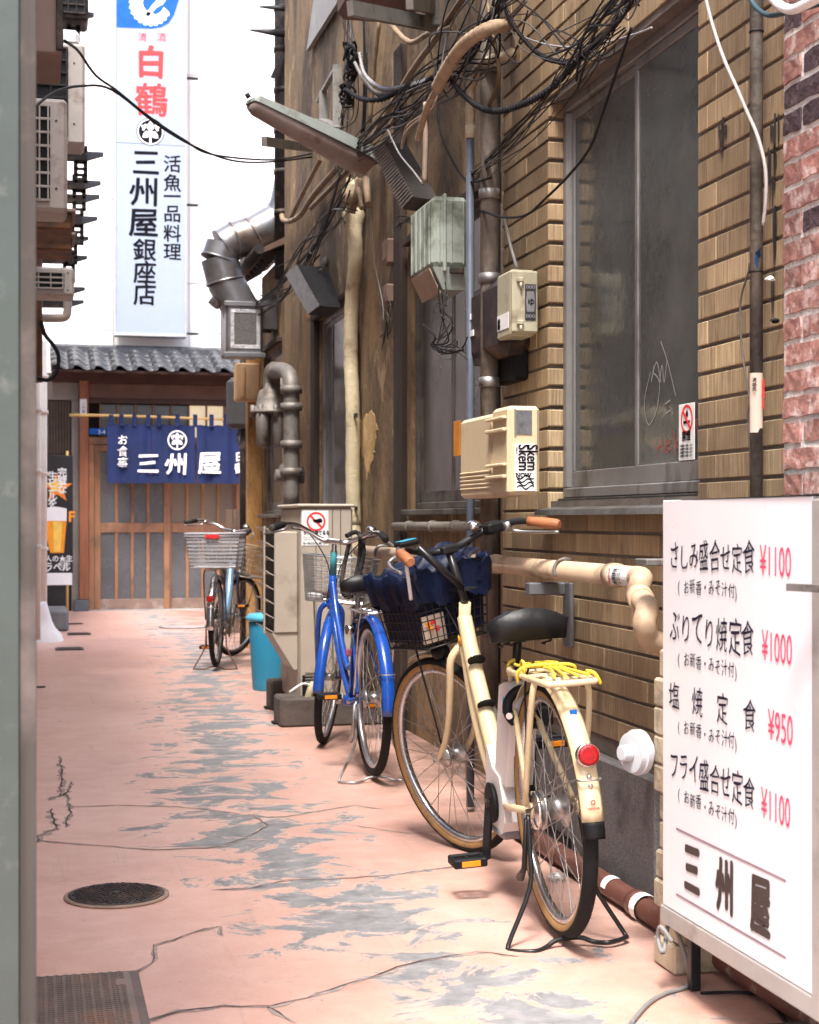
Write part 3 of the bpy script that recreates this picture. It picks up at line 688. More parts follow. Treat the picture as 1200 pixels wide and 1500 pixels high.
# paper rag on post
# tiled eave: each tile a piece
roof_m = M('roof_tile', (.04, .042, .048), .42, var=.3, scale=12, rnd=.25, coord='World', bump=.2, bscale=40, dirt=(.1, .1, .1), dscale=9, damt=.25)
ex0, ex1 = DX(74), 3.3; nt = 13; tw = .245
base = MB(); base.hexa([(ex0, YD - .62, ztop - .02), (ex1, YD - .62, ztop - .02), (ex1, YD + .6, ztop + .31), (ex0, YD + .6, ztop + .31), (ex0, YD - .62, ztop + .01), (ex1, YD - .62, ztop + .01), (ex1, YD + .6, ztop + .34), (ex0, YD + .6, ztop + .34)])
base.build('roof', wdd, ru)
def rtile():
    mb = MB(); n = 12; vs = []
    for (yy, dz) in ((0, 0), (.31, .085)):
        for k_ in (0, 1):
            for i in range(n + 1):
                u = i / n; z = .03 * math.sin(u * 2 * math.pi + .4) + (.015 if u > .85 else 0); vs.append((u * tw * 1.02, yy, z + dz - .022 * k_))
    m_ = n + 1; fs = []
    for i in range(n):
        fs += [(i, i + 1, 2 * m_ + i + 1, 2 * m_ + i), (m_ + i, 3 * m_ + i, 3 * m_ + i + 1, m_ + i + 1), (i, m_ + i, m_ + i + 1, i + 1), (2 * m_ + i, 2 * m_ + i + 1, 3 * m_ + i + 1, 3 * m_ + i)]
    fs += [(0, 2 * m_, 3 * m_, m_), (n, m_ + n, 3 * m_ + n, 2 * m_ + n)]
    mb.add(vs, fs, True); mb.tube([(tw * .93, -.004, .0), (tw * .93, .012, .0)], .034, 12); return mb
rt = rtile().build('roof_tile', roof_m, ru, local=True); first = True
for r_ in range(4):
    for i in range(14):
        loc = Vector((ex0 + i * tw, YD - .66 + r_ * .27, ztop + .045 + r_ * .083)) - wloc(ru) + Vector((0, 0, random.uniform(-.003, .003)))
        if first: rt.location = loc; first = False
        else: o = rt.copy(); COL.objects.link(o); o.parent = ru; o.location = loc
MB().bbox(ex0, ex1, YD + .38, YD + .59, ztop + .3, ztop + .42, .03).build('ridge', roof_m, ru)

# bamboo rod and noren curtain
YN = YD - .35
t = tag(MB().tube([D(102, 608, YN), D(160, 608.5, YN), D(240, 611, YN), D(345, 615, YN)], [.019, .017, .016, .014], 8).build('bamboo_pole', M('bamboo', (.55, .36, .14), .5, var=.2, scale=3)), 'thin bamboo pole carrying the navy door curtain', 'pole')
cur = M('indigo_cloth', (.006, .015, .07), .8, var=.25, scale=3, bump=.15, bscale=200, coord='World')
nr = thing('noren_curtain', 'navy blue split door curtain with white brush lettering and round crest', 'curtain', (1.6, YN, DZ(710, 230, YN)))
def fold(x, z):
    a = (DZ(620) - z) / .8
    return .018 * math.sin(x * 19) + .012 * math.sin(x * 43 + 1) * (1 - .5 * a) + .012 * math.sin(x * 9 + z * 3) * a
zt, zb = D(200, 621, YN).z, D(200, 708, YN).z
for (pa, pb, dz) in ((157, 221.5, 0), (222.5, 285.5, .004), (288, 350, .002), (350.8, 385, .006)):
    xa_, xb_ = DX(pa, YN), DX(pb, YN); n = 22; m_ = 12; vs = []
    for k_ in (0, 1):
        for j in range(m_ + 1):
            for i in range(n + 1):
                x = xa_ + (xb_ - xa_) * i / n; z = zt + (zb - zt) * j / m_ + dz * j / m_; z -= .012 * abs(math.sin(x * 14.5)) * (1 - j / m_)
                vs.append((x, YN - .01 + fold(x, z) + .003 * k_, z))
    N = (n + 1) * (m_ + 1); fs = []
    for j in range(m_):
        for i in range(n):
            q = j * (n + 1) + i; fs += [(q, q + 1, q + n + 2, q + n + 1), (N + q, N + q + n + 1, N + q + n + 2, N + q + 1)]
    MB().add(vs, fs, True).build('cloth_panel', cur, nr)
for px in (163, 178, 197, 217, 233, 260, 286, 310, 331, 352):
    x = DX(px, YN); MB().bbox(x - .025, x + .025, YN - .022, YN + .02, zt - .03, D(px, 609, YN).z + .015, .004).build('hanging_loop', cur, nr)
wp = lambda p: Vector((p.x, YN - .034 + fold(p.x, p.z), p.z))
for (s_, px, py, sz) in (('三', 200, 690, .27), ('州', 242, 691, .27), ('屋', 289, 690, .29)):
    text(s_, sz, white_print, nr, D(px, py, YN), (1, 0, 0), (.0, 0, 1), bold=.022, warp=wp, wob=.1, sx=1.05)
vtext('お食事', .13, white_print, nr, D(172, 650, YN), (1, 0, 0), (0, 0, 1), bold=.01, warp=wp, wob=.12, line=1.05)
vtext('白鶴', .14, white_print, nr, D(344, 674, YN), (1, 0, 0), (0, 0, 1), bold=.02, warp=wp, wob=.1, line=1.05)
def crest(parent, c, r, ux, uy, col, wp=None, back=None):
    c, ux, uy = Vector(c), Vector(ux), Vector(uy); nn = ux.cross(uy)
    f = lambda p: wp(p) if wp else p
    if back: MB().add([c + ux * r * math.cos(a * .1745) + uy * r * math.sin(a * .1745) for a in range(36)], [tuple(range(36))]).build('crest_disc', back, parent); c = c + nn * .001
    rg = ring(c, ux, uy, r * .86, r * (1.0 if not back else .94)); rg.v = [f(v) for v in rg.v]; rg.build('crest_ring', col, parent)
    mb = MB()
    for ang, L, w in ((90, .78, .26), (218, .72, .24), (322, .72, .24)):
        a = R(ang); d = ux * math.cos(a) + uy * math.sin(a); s_ = ux * -math.sin(a) + uy * math.cos(a)
        pts = [c + d * r * .02 + s_ * r * .05, c + d * r * L * .35 + s_ * r * w, c + d * r * L * .7 + s_ * r * w * .75, c + d * r * L, c + d * r * L * .7 - s_ * r * w * .75, c + d * r * L * .35 - s_ * r * w, c + d * r * .02 - s_ * r * .05]
        mb.add([f(p) for p in pts], [(0, 1, 5, 6), (1, 2, 4, 5), (2, 3, 4)])
    for sx_ in (-1, 1):
        for (u, v) in ((.42, .3), (.58, .38), (.5, .16), (.36, .46)):
            q = c + ux * r * u * sx_ + uy * r * v; mb.add([f(q + (ux * math.cos(k * 1.047) + uy * math.sin(k * 1.047)) * r * .1) for k in range(6)], [tuple(range(6))])
    mb.add([f(c + ux * r * a + uy * r * b) for a, b in ((-.05, -.1), (.05, -.1), (.08, -.82), (-.08, -.82))], [(0, 1, 2, 3)])
    mb.build('crest_leaves', col, parent)
crest(nr, D(259.5, 645, YN), .118, (1, 0, 0), (0, 0, 1), white_print, wp)

# ================================================================== white building behind
wwm = M('white_panel', (.82, .81, .79), .7, var=.04, scale=2, coord='World', dirt=(.6, .58, .54), dscale=2.5, damt=.12, dstretch=(1, 1, .3))
YW = 20.02
wb_ = thing('white_building', 'tall white panelled building rising behind the restaurant roof', 'building', (2, YW, 0))
MB().box(-2.5, 9, YW + .03, YW + 1.5, 0, 13).build('wall', M('joint_grey', (.62, .61, .6), .9), wb_)
zs = [2.4] + [DZ(q, 230, YW) for q in (487, 414, 297, 107)] + [DZ(-85, 230, YW), DZ(-280, 230, YW), DZ(-475, 230, YW), 12.9]
xs = [-2.5, DX(10, YW), DX(127, YW), DX(166, YW), DX(277, YW), DX(430, YW), DX(600, YW), 8.9]
for i in range(len(zs) - 1):
    for j in range(len(xs) - 1):
        dy = -.05 if j == 2 else 0
        hblock('panel', wwm, wb_, xs[j] + .003, xs[j + 1] - .003, YW + dy, YW + .029, zs[i] + .005, zs[i + 1] - .005, .004)
# vertical sign
YS = YW - .32
sg = thing('shop_sign', 'tall white vertical shop sign with black and red brush characters', 'sign', (D(220, 490, YS).x, YS, D(220, 490, YS).z))
sx0, sx1 = D(170, 490, YS).x, D(271, 490, YS).x; sz0, sz1 = D(220, 489, YS).z, D(220, -150, YS).z
fm = MB(); al = M('sign_frame', (.45, .45, .46), .5, .3)
fm.bbox(sx0 - .02, sx1 + .02, YS, YS + .22, sz0 - .03, sz0); fm.bbox(sx0 - .02, sx0, YS, YS + .22, sz0, sz1); fm.bbox(sx1, sx1 + .02, YS, YS + .22, sz0, sz1); fm.bbox(sx0 - .02, sx1 + .02, YS, YS + .22, sz1, sz1 + .03)
fm.build('frame', al, sg)
sf = M('sign_acrylic', (.3, .345, .41), .3, var=.02)
zj = D(220, 211, YS).z
MB().box(sx0 + .001, sx1 - .001, YS + .012, YS + .2, sz0 + .001, zj - .003).build('lower_face', sf, sg)
MB().box(sx0 + .001, sx1 - .001, YS + .012, YS + .2, zj + .003, sz1 - .001).build('upper_face', sf, sg)
for q in (110, 297, 487):
    p = D(272, q, YS); hblock('wall_bracket', dark_metal, sg, p.x + .03, p.x + .17, YS + .1, YS + .16, p.z - .012, p.z + .012)
ff = YS + .0105; UX, UZ = (1, 0, 0), (0, 0, 1)
def st_(s, px, py, szpx, m, bold=.02, sx=1., wob=.05): text(s, szpx / 112., m, sg, D(px, py, ff), UX, UZ, bold=bold, sx=sx, wob=wob)
# blue emblem: panel with a white crane curled in a disc
bp_ = [D(x, y, ff - .001) for x, y in ((171, -60), (262, -60), (262, 0), (255, 22), (247, 34), (236, 40), (222, 42), (171, 40))]
MB().add(bp_, [tuple(range(8))]).build('blue_emblem', blue_print, sg)
c0 = D(220, 8, ff - .002); mb = MB(); k1 = 30; vs = []
for i in range(k1 + 1):
    a = R(100 + i * 245 / k1); ro = .25 + (.012 if i % 2 else -.010); ri = .25 * (.35 + .25 * abs(math.sin(i / k1 * 3.1)))
    ri = .12 if i < 22 else .14
    vs += [c0 + Vector((math.cos(a) * ro, 0, math.sin(a) * ro)), c0 + Vector((.03 + math.cos(a) * ri, 0, .03 + math.sin(a) * ri))]
mb.add(vs, [(2 * i, 2 * i + 1, 2 * i + 3, 2 * i + 2) for i in range(k1)]); mb.build('crane_wing', white_print, sg)
MB().add([c0 + Vector(q) for q in ((.12, 0, .12), (.2, 0, .1), (.16, 0, .03), (.08, 0, -.02), (-.02, 0, -.14), (-.06, 0, -.12), (.02, 0, .0), (.08, 0, .07))], [tuple(range(8))]).build('crane_body', white_print, sg)
st_('清', 202, 59, 13, red_print, .005); st_('酒', 230, 59, 13, red_print, .005)
st_('白', 199, 107, 46, red_print, .035, .92); st_('鶴', 198, 163, 48, red_print, .02, .98)
crest(sg, D(220.5, 193, ff - .001), .17, UX, UZ, white_print, None, black_print)
for ch, px, py, sz in (('三', 193, 252, 40), ('州', 190, 296, 42), ('屋', 188, 341, 43), ('銀', 195, 378, 33), ('座', 195, 411, 33), ('店', 195, 443, 33)): st_(ch, px, py, sz, black_print, .021 if ord(ch) in (0x4e09, 0x5dde, 0x5c4b) else .018)
for i, ch in enumerate('活魚一品料理'): st_(ch, 239.5, (249, 277, 297, 322, 351, 378)[i], 25.5, black_print, .015)

# ================================================================== left side: building, pillar, hanging machines
lb = thing('left_building', 'dark side wall of the building along the left of the alley', 'building', (-.5, 8, 0))
MB().box(-1.2, -.36, 2.4, 14.0, 0, 6.2).build('wall', M('left_wall', (.4, .37, .34), .9, coord='World', var=.2), lb)
MB().box(-1.2, .0, 14.8, 19.3, 0, 4.2).build('far_wall', M('left_far_wall', (.55, .52, .48), .9, coord='World', var=.1), lb)
pil = thing('steel_pillar', 'grey green painted pillar with a steel edge strip at the left', 'pillar', (-.25, 1.55, 0))
pe = D(28, 0, 2.1).x; pf = D(54, 0, 2.1).x
pm = M('grey_green_paint', (.05, .066, .06), .45, .1, var=.12, scale=5, coord='World', bump=.1, bscale=30, dirt=(.1, .11, .1), dscale=18, damt=.12)
MB().bbox(-.75, pe, 2.1, 2.22, 0, 4.2, .001).build('panel', pm, pil)
MB().bbox(pe + .0005, pf - .0006, 2.104, 2.2, 0, 4.2, .001).build('edge_strip', M('brushed_edge', (.045, .04, .036), .8, .0, var=.3, scale=6, stretch=(8, 8, .3), coord='World', dirt=(.13, .11, .1), dscale=3, damt=.3), pil)

def ac_front(name, label, px0, px1, py0, py1, Y, body, louv, group=None, depth=.3, split=.6, nl=9):
    a = D(px0, py1, Y); b = D(px1, py0, Y); x0 = a.x - (b.x - a.x) * .9; t_ = thing(name, label, 'air conditioner', ((x0 + b.x) / 2, Y + depth / 2, a.z), group)
    MB().bbox(x0, b.x, Y, Y + depth, a.z, b.z, .018).build('casing', body, t_)
    xs_ = a.x + (b.x - a.x) * split
    MB().bbox(x0 + .02, xs_, Y - .008, Y - .001, a.z + .05, b.z - .04, .003).build('grille_recess', black_plastic, t_)
    g_ = MB()
    for i in range(nl + 1):
        z = a.z + .05 + (b.z - a.z - .09) * i / nl; g_.bbox(x0 + .02, xs_, Y - .02, Y - .009, z - .006, z + .006, .002)
    for i in range(6):
        x = x0 + .03 + (xs_ - x0 - .04) * i / 5; g_.bbox(x - .004, x + .004, Y - .025, Y - .0201, a.z + .05, b.z - .04, .001)
    g_.build('grille', louv, t_)
    for z in (a.z + .2 * (b.z - a.z), a.z + .8 * (b.z - a.z)): MB().lathe(((xs_ + .35 * (b.x - xs_)), Y - .004, z), (0, 1, 0), [(0, .006), (.004, .006)], 8).build('screw', dark_metal, t_)
    return t_
ivory = M('ivory_casing', (.42, .385, .35), .6, var=.1, dirt=(.25, .2, .17), dscale=6, damt=.3, coord='World')
ac_front('outdoor_unit', 'weathered beige outdoor unit with louvred front on the left wall', 46, 99, 145, 308, 7.8, ivory, ivory, split=.52, nl=7)
ac_front('outdoor_unit', 'larger dark outdoor unit with mesh grille above the beige unit', 46, 125, 64, 208, 10.3, ivory, dark_metal, split=.68, nl=7)
ac_front('outdoor_unit', 'small white outdoor unit low on the left wall below the rusty brackets', 50, 109, 392, 432, 11.5, ivory, ivory, split=.75, nl=3)
ac_front('outdoor_unit', 'black outdoor unit cut off by the top of the photo, left side', 92, 130, -60, 28, 12, dark_metal, dark_metal, split=.9, nl=6)
a = D(44, 76, 5.6); b = D(91, -80, 5.6)
hb = thing('hanging_cabinet', 'brown hanging cabinet at the upper left corner', 'cabinet', (0, 5.7, a.z))
MB().bbox(-.35, b.x, 5.6, 6.0, a.z, b.z, .006).build('body', M('brown_cabinet', (.2, .145, .125), .7, var=.12, coord='World', bump=.1), hb)
MB().bbox(b.x - .02, b.x + .004, 5.58, 5.599, a.z + .01, b.z - .01, .003).build('edge_strip', dark_metal, hb)
a = D(92, 66, 11); b = D(117, 43, 11); tag(MB().bbox(-.3, b.x, 11, 11.3, a.z, b.z, .03).build('duct_cover', white_plastic), 'short white duct cover above the dark outdoor unit', 'duct')
# brackets: perforated plate and tapered arm, pointing into the alley
def bracket(px1, py, px0, Y, label, plate=True):
    p = D(px1, py, Y); q = D(px0, py, Y); t_ = thing('wall_bracket', label, 'bracket', (q.x, Y, q.z), 'steel brackets sticking out on the left')
    MB().hexa([(-.3, Y, p.z - .05), (p.x - .12, Y, p.z - .04), (p.x - .12, Y + .06, p.z - .04), (-.3, Y + .06, p.z - .05), (-.3, Y, p.z + .02), (p.x - .12, Y, p.z + .02), (p.x - .12, Y + .06, p.z + .02), (-.3, Y + .06, p.z + .02)]).build('beam', dark_metal, t_)
    MB().hexa([(p.x - .119, Y, p.z - .035), (p.x, Y, p.z + .005), (p.x, Y + .06, p.z + .005), (p.x - .119, Y + .06, p.z - .035), (p.x - .119, Y, p.z + .025), (p.x, Y, p.z + .025), (p.x, Y + .06, p.z + .025), (p.x - .119, Y + .06, p.z + .025)]).build('arm_tip', M('blue_black_steel', (.06, .065, .08), .5, .5), t_)
    if plate:
        m_ = MB(); x1 = q.x + .1
        for i in range(6): m_.bbox(x1 - .1, x1, Y + .02 - .0, Y + .03, p.z - .2 + i * .045, p.z - .2 + i * .045 + .022, .002)
        m_.bbox(x1 - .1, x1 - .07, Y + .02, Y + .031, p.z - .2, p.z + .07, .002); m_.bbox(x1 - .03, x1, Y + .02, Y + .032, p.z - .2, p.z + .07, .002)
        m_.build('perforated_plate', dark_metal, t_)
for i, (px, py, pp, Y, pl) in enumerate([(152, 228, 108, 11.6, 1), (148, 270, 106, 11.9, 1), (146, 290, 106, 12.2, 0), (143, 322, 104, 12.5, 1), (130, 351, 95, 12.8, 1), (128, 379, 92, 13.1, 1), (125, 425, 88, 13.4, 0), (123, 444, 86, 13.7, 0), (138, 23, 98, 12.1, 1)]):
    bracket(px, py, pp, Y, ('topmost' if py == 23 else ['highest of the lower row of', 'second', 'third', 'fourth', 'fifth', 'sixth', 'seventh', 'lowest'][i]) + ' dark steel bracket sticking out from the left wall', pl)
for (x0, x1, y0, y1, Y, lb_) in ((44, 106, 312, 342, 9.0, 'rusty brown tray directly under the beige outdoor unit'), (44, 106, 346, 372, 9.6, 'rusty lower tray beneath the other on the left wall')):
    a = D(x0, y1, Y); b = D(x1, y0, Y); t_ = thing('drip_tray', lb_, 'tray', (0, Y, a.z))
    MB().bbox(-.34, b.x, Y, Y + .4, a.z + .03, b.z, .01).build('tray', rusty, t_); MB().bbox(-.34, b.x + .02, Y - .03, Y + .42, b.z + .001, b.z + .02, .004).build('rim', M('tan_rim', (.3, .22, .19), .7), t_)
t_ = thing('vent_pipe', 'short bent plastic pipe below the left outdoor units', 'pipe', D(66, 470, 13))
MB().tube([D(50, 466, 13), D(85, 466, 13), D(96, 464, 13), D(99, 455, 13), D(99, 440, 13)], .035, 10, smooth_pts=4).build('elbow_pipe', M('beige_pipe', (.4, .34, .29), .5, var=.15), t_)
MB().tube([D(53, 300, 12.7), D(53, 560, 12.7)], .05, 10).build('upright_pipe', rusty, t_)
tag(MB().tube([D(50, 552, 12.4), D(70, 557, 12.4), D(83, 545, 12.4), D(86, 522, 12.4), D(78, 505, 12.4), D(66, 490, 12.4), D(60, 470, 12.4)], .016, 7, smooth_pts=5).build('cable_loop', cable_black), 'thick black cable loop hanging by the white pipes', 'cable')
wpipe = M('white_downpipe', (.68, .62, .55), .5, var=.08, dirt=(.5, .42, .35), dscale=5, damt=.15, coord='World')
for px, lb_, Y in ((52, 'nearer of two white downpipes at the left edge', 14.2), (62, 'farther white downpipe running into a white plaster lump', 14.7)):
    t_ = thing('downpipe', lb_, 'pipe', (D(px, 0, Y).x, Y, 0)); x = D(px, 0, Y).x; r = .045
    MB().tube([(x, Y, 0.05), (x, Y, D(px, 500, Y).z)], r, 12).build('pipe', wpipe, t_)
    for q in (548, 600, 690, 800):
        z = D(px, q + px % 7, Y).z; MB().lathe((x, Y, z), (0, 0, 1), [(0, r + .002), (0, r + .012), (.03, r + .012), (.03, r + .002)], 14).build('collar', wpipe, t_)
c = G(64, 930); m_ = MB(); vs = []
for j in range(7):
    for i in range(14):
        a = 2 * math.pi * i / 14; rr = (.23, .2, .15, .115, .09, .075, .06)[j] * (1 + .12 * noise.noise((math.cos(a) * 2, math.sin(a) * 2, j * .6))); vs.append((c.x - .03 + rr * math.cos(a) * .9, 14.7 + rr * math.sin(a), j * .06))
tag(m_.add(vs, [(j * 14 + i, j * 14 + (i + 1) % 14, (j + 1) * 14 + (i + 1) % 14, (j + 1) * 14 + i) for j in range(6) for i in range(14)] + [tuple(range(84, 98))], True).build('plaster_lump', M('white_plaster', (.78, .74, .7), .8, var=.08, bump=.3, bscale=12)), 'white plaster lump round the foot of the downpipe', 'plaster base')
a = G(85, 922); tag(hblock('kerb_block', M('grey_block', (.15, .15, .15), .9, var=.3, bump=.4), None, .12, a.x + .1, 15.9, 16.9, 0, .2, .02), 'low grey stone kerb block behind the white pipe', 'kerb')
# beer banner
YP = 17.6
bn = thing('beer_banner', 'black upright beer banner showing a star and a glass of beer', 'banner', (D(85, 850, YP).x, YP, 0))
x0, x1 = D(60, 0, YP).x, D(107, 0, YP).x; z0, z1 = D(85, 842, YP).z, D(85, 667, YP).z
MB().bbox(x0, x1, YP, YP + .012, z0, z1, .003).build('cloth', M('banner_black', (.02, .018, .018), .45), bn)
for x in (x0 + .04, x1 - .06): MB().tube([(x, YP + .03, 0), (x, YP + .03, z1 + .05)], .014, 8).build('leg', M('bamboo', (.5, .36, .2), .5), bn)
hblock('lower_strip', white_print, bn, x0, x1 - .01, YP - .012, YP - .001, D(85, 857, YP).z, z0 + .02, .002)
def star(c, r, m, y, r2=.42):
    MB().add([(c.x + math.sin(k * math.pi / 5) * (r if k % 2 == 0 else r * r2), y, c.z + math.cos(k * math.pi / 5) * (r if k % 2 == 0 else r * r2)) for k in range(10)], [tuple(range(10))]).build('star', m, bn)
star(D(84, 715, YP), .17, M('star_orange', (.75, .22, .03), .5), YP - .0012, .4); star(D(81, 712, YP), .11, gold_print, YP - .0020, .45)
for s_, px, py in (('生', 70, 702), ('ビ', 70, 713), ('ー', 70, 724), ('ル', 70, 733), ('を', 70, 743), ('。', 71, 749), ('完', 84, 697), ('璧', 84, 709), ('な', 84, 722)):
    text(s_, .105, white_print, bn, D(px, py, YP - .003), UX, UZ, bold=.02)
gx = D(82, 0, YP).x
MB().add([(gx - .14, YP - .002, D(80, 762, YP).z), (gx + .115, YP - .002, D(80, 762, YP).z), (gx + .085, YP - .002, D(80, 810, YP).z), (gx - .06, YP - .002, D(80, 810, YP).z)], [(0, 1, 2, 3)]).build('beer', orange_print, bn)
MB().add([(gx - .06 + .03, YP - .003, D(80, 764, YP).z), (gx + .07, YP - .003, D(80, 764, YP).z), (gx + .05, YP - .003, D(80, 808, YP).z), (gx - .02, YP - .003, D(80, 808, YP).z)], [(0, 1, 2, 3)]).build('beer_glow', gold_print, bn)
MB().add([(gx - .14 + (.255) * i / 10, YP - .004, D(80, 745, YP).z + .02 * math.sin(i * math.pi / 10)) for i in range(11)] + [(gx + .115, YP - .004, D(80, 763, YP).z), (gx - .14, YP - .004, D(80, 763, YP).z)], [tuple(range(13))]).build('foam', white_print, bn)
text('ラベル', .11, white_print, bn, D(65, 836, YP - .003), UX, UZ, bold=.02, sx=.85); text('人の★生', .075, white_print, bn, D(66, 822, YP - .003), UX, UZ, bold=.02)
for i in range(3): ring(D(94, 826 + 0 * i, YP - .003) , UX, UZ, .02 + .02 * i, .027 + .02 * i, 4).build('stamp', white_print, bn)
text('F', .16, orange_print, bn, D(100, 764, YP - .003), UX, UZ, bold=.03)

# ================================================================== things on the right-hand walls
cable_mid = M('cable_mid_grey', (.07, .066, .065), .6)
def bundle(name, pts, X, n, r, spread, label, group, mat=cable_black, sag=0.02, seed=0, res=6):
    if n > 3: n = int(n * 1.35); spread *= 2.0; r *= .66
    for k in range(n):
        rs = random.Random(seed * 31 + k); P = []
        for i, p in enumerate(pts):
            q = W(p[0], p[1], X if len(p) < 3 else p[2]); s_ = spread * (p[3] if len(p) > 3 else 1)
            P.append(q + Vector((rs.uniform(-.5, .3) * s_, rs.uniform(-1, 1) * s_, rs.uniform(-1, 1) * s_)))
        o = MB().tube(P, r * .72 * rs.uniform(.6, 1.3), 6, smooth_pts=res).build(name, mat if (mat is not cable_black or k % 4) else cable_mid); tag(o, label, 'cable', group if n > 1 else None)
# ---- corner pipes between the two buildings
def pipe(name, label, pts, r, mat, n=12, sm=0, collars=(), cmat=None, cat='pipe'):
    b_ = min(pts, key=lambda p: p[2] if not isinstance(p, Vector) else p.z)
    t_ = thing(name, label, cat, b_)
    MB().tube(pts, r, n, smooth_pts=sm).build('pipe', mat, t_)
    for c_, ax in collars: MB().lathe(Vector(c_) - Vector(ax) * .018, ax, [(0, r + .001), (0, r + .006), (.036, r + .006), (.036, r + .001)], 14).build('collar', cmat or mat, t_)
    return t_
XPp = 1.63
big_drain = M('drain_brown', (.1, .078, .062), .7, .1, var=.35, scale=10, bump=.5, bscale=30, coord='World', dirt=(.2, .17, .14), dscale=8, damt=.35, dstretch=(1, 1, .4))
p = W(717, 0, XPp); zc_ = lambda py, px, X=XPp: W(px, py, X).z
pipe('drainpipe', 'thick mottled brown drainpipe in the corner beside the tiled wall', [(p.x, p.y, 0.25), (p.x, p.y, 3.9)], .034, big_drain, 14,
     collars=[((p.x, p.y, zc_(q, 717)), (0, 0, 1)) for q in (100, 285, 408, 560)], cmat=dull_steel)
p = W(729, 0, XPp + .03)
pipe('conduit', 'thin dark conduit right beside the thick brown drainpipe', [(p.x, p.y, .5), (p.x, p.y, 3.8)], .012, dark_metal, 8)
bl = M('slate_blue_pipe', (.085, .1, .13), .5, var=.12, dirt=(.12, .11, .1), dscale=5, damt=.2, coord='World')
p = W(689, 0, 1.6)
bt = pipe('conduit', 'slate blue plastic conduit rising past the green and cream boxes', [(p.x, p.y, 0.02), (p.x, p.y, W(689, 195, 1.6).z)], .0155, bl, 12)
wrap = M('wrapped_hose', (.46, .38, .27), .75, var=.2, scale=8, bump=.5, bscale=60, coord='World', dirt=(.2, .15, .1), dscale=6, damt=.3)
def ribbed(pts, r, pitch=.012, amp=.12, sm=8):
    P = spline([Vector(q) for q in pts], sm); L = [0]
    for a, b in zip(P, P[1:]): L.append(L[-1] + (b - a).length)
    n_ = int(L[-1] / pitch * 2); Q = []; rr = []; j = 0
    for i in range(n_ + 1):
        d_ = L[-1] * i / n_
        while j < len(L) - 2 and L[j + 1] < d_: j += 1
        Q.append(P[j].lerp(P[j + 1], (d_ - L[j]) / max(1e-6, L[j + 1] - L[j]))); rr.append(r * (1 + (amp if i % 2 else -amp)))
    return MB().tube(Q, rr, 10)
t_ = thing('flexible_hose', 'cream ribbed hose curving out of the blue conduit', 'hose', W(689, 200, 1.6))
ribbed([W(689, 200, 1.6), W(689, 160, 1.6), W(691, 125, 1.6), W(702, 100, 1.6), W(720, 88, 1.62), W(742, 82, 1.66), W(752, 76, 1.74), W(756, 74, 1.82)], .0185, amp=.07).build('hose', wrap, t_)
MB().lathe(W(689, 203, 1.6), (0, 0, 1), [(0, .019), (.05, .019)], 14).build('coupling', M('cream_plastic', (.52, .45, .32), .5), t_)
tag(ribbed([W(640, 130, 1.42), W(655, 100, 1.43), W(680, 65, 1.45), W(715, 42, 1.5), W(738, 38, 1.6), W(748, 38, 1.82)], .0235, .03, .04).build('wrapped_pipe', M('tape_wrap', (.34, .25, .165), .7, var=.3, scale=8, bump=.5, bscale=40, coord='World', dirt=(.16, .09, .05), dscale=5, damt=.4)), 'tape wrapped pipe arching above the green box', 'pipe')
tag(ribbed([W(612, 205, 1.42), W(625, 160, 1.42), W(640, 130, 1.42)], .012, .02, .05).build('wrapped_pipe', MATS['tape_wrap']), 'thinner taped pipe end hanging below the arched pipe', 'pipe')
# ---- the tall wrapped pipe on the brown wall
XT = 1.83
T = [W(519, 770, XT), W(517, 700, XT), W(517, 600, XT), W(514, 520, XT), W(516, 440, XT), W(521, 380, XT), W(519, 330, XT), W(517, 300, XT), W(520, 265, XT)]
T2 = [v for v in spline(T, 6)]
t_ = thing('lagged_pipe', 'tall cream lagged pipe wound with tape, running up the brown wall', 'pipe', T[0])
lag = M('lagging_tape', (.45, .38, .25), .7, var=.12, scale=4, bump=.6, bscale=45, coord='World', stretch=(1, 1, 2.5), dirt=(.22, .17, .1), dscale=5, damt=.25)
rr = [.042 if i < 35 else .046 + .024 * math.sin((i - 35) * .5) ** 2 for i in range(len(T2))]
for i in range(len(rr)): rr[i] *= (1 + .05 * (i % 2))
MB().tube(T2, rr, 12).build('lagging', lag, t_)
for q in (610, 745): c_ = W(517, q, XT); MB().slab(c_ + Vector((.0, -.12, 0)), c_ + Vector((0, .12, 0)), (.01, .025)).build('strap', dark_metal, t_)
pl = W(516, 770, XT); MB().tube([W(519, 768, XT), W(519, 880, XT)], .04, 10).build('lower_lagging', lag, t_)
for i, (a_, b_, rad) in enumerate((((528, 262), (516, 312), .02), ((511, 262), (508, 300), .016), ((522, 262), (530, 305), .014), ((536, 262), (540, 300), .02))):
    tag(MB().tube([W(*a_, XT - .03), W(*b_, XT - .06)], rad, 8).build('pipe_stub', M('stub_brown', (.25, .17, .11), .7, bump=.3, var=.3)), ['cream', 'dark', 'thin', 'rear'][i] + ' pipe stub sticking out above the lagged pipe', 'pipe')

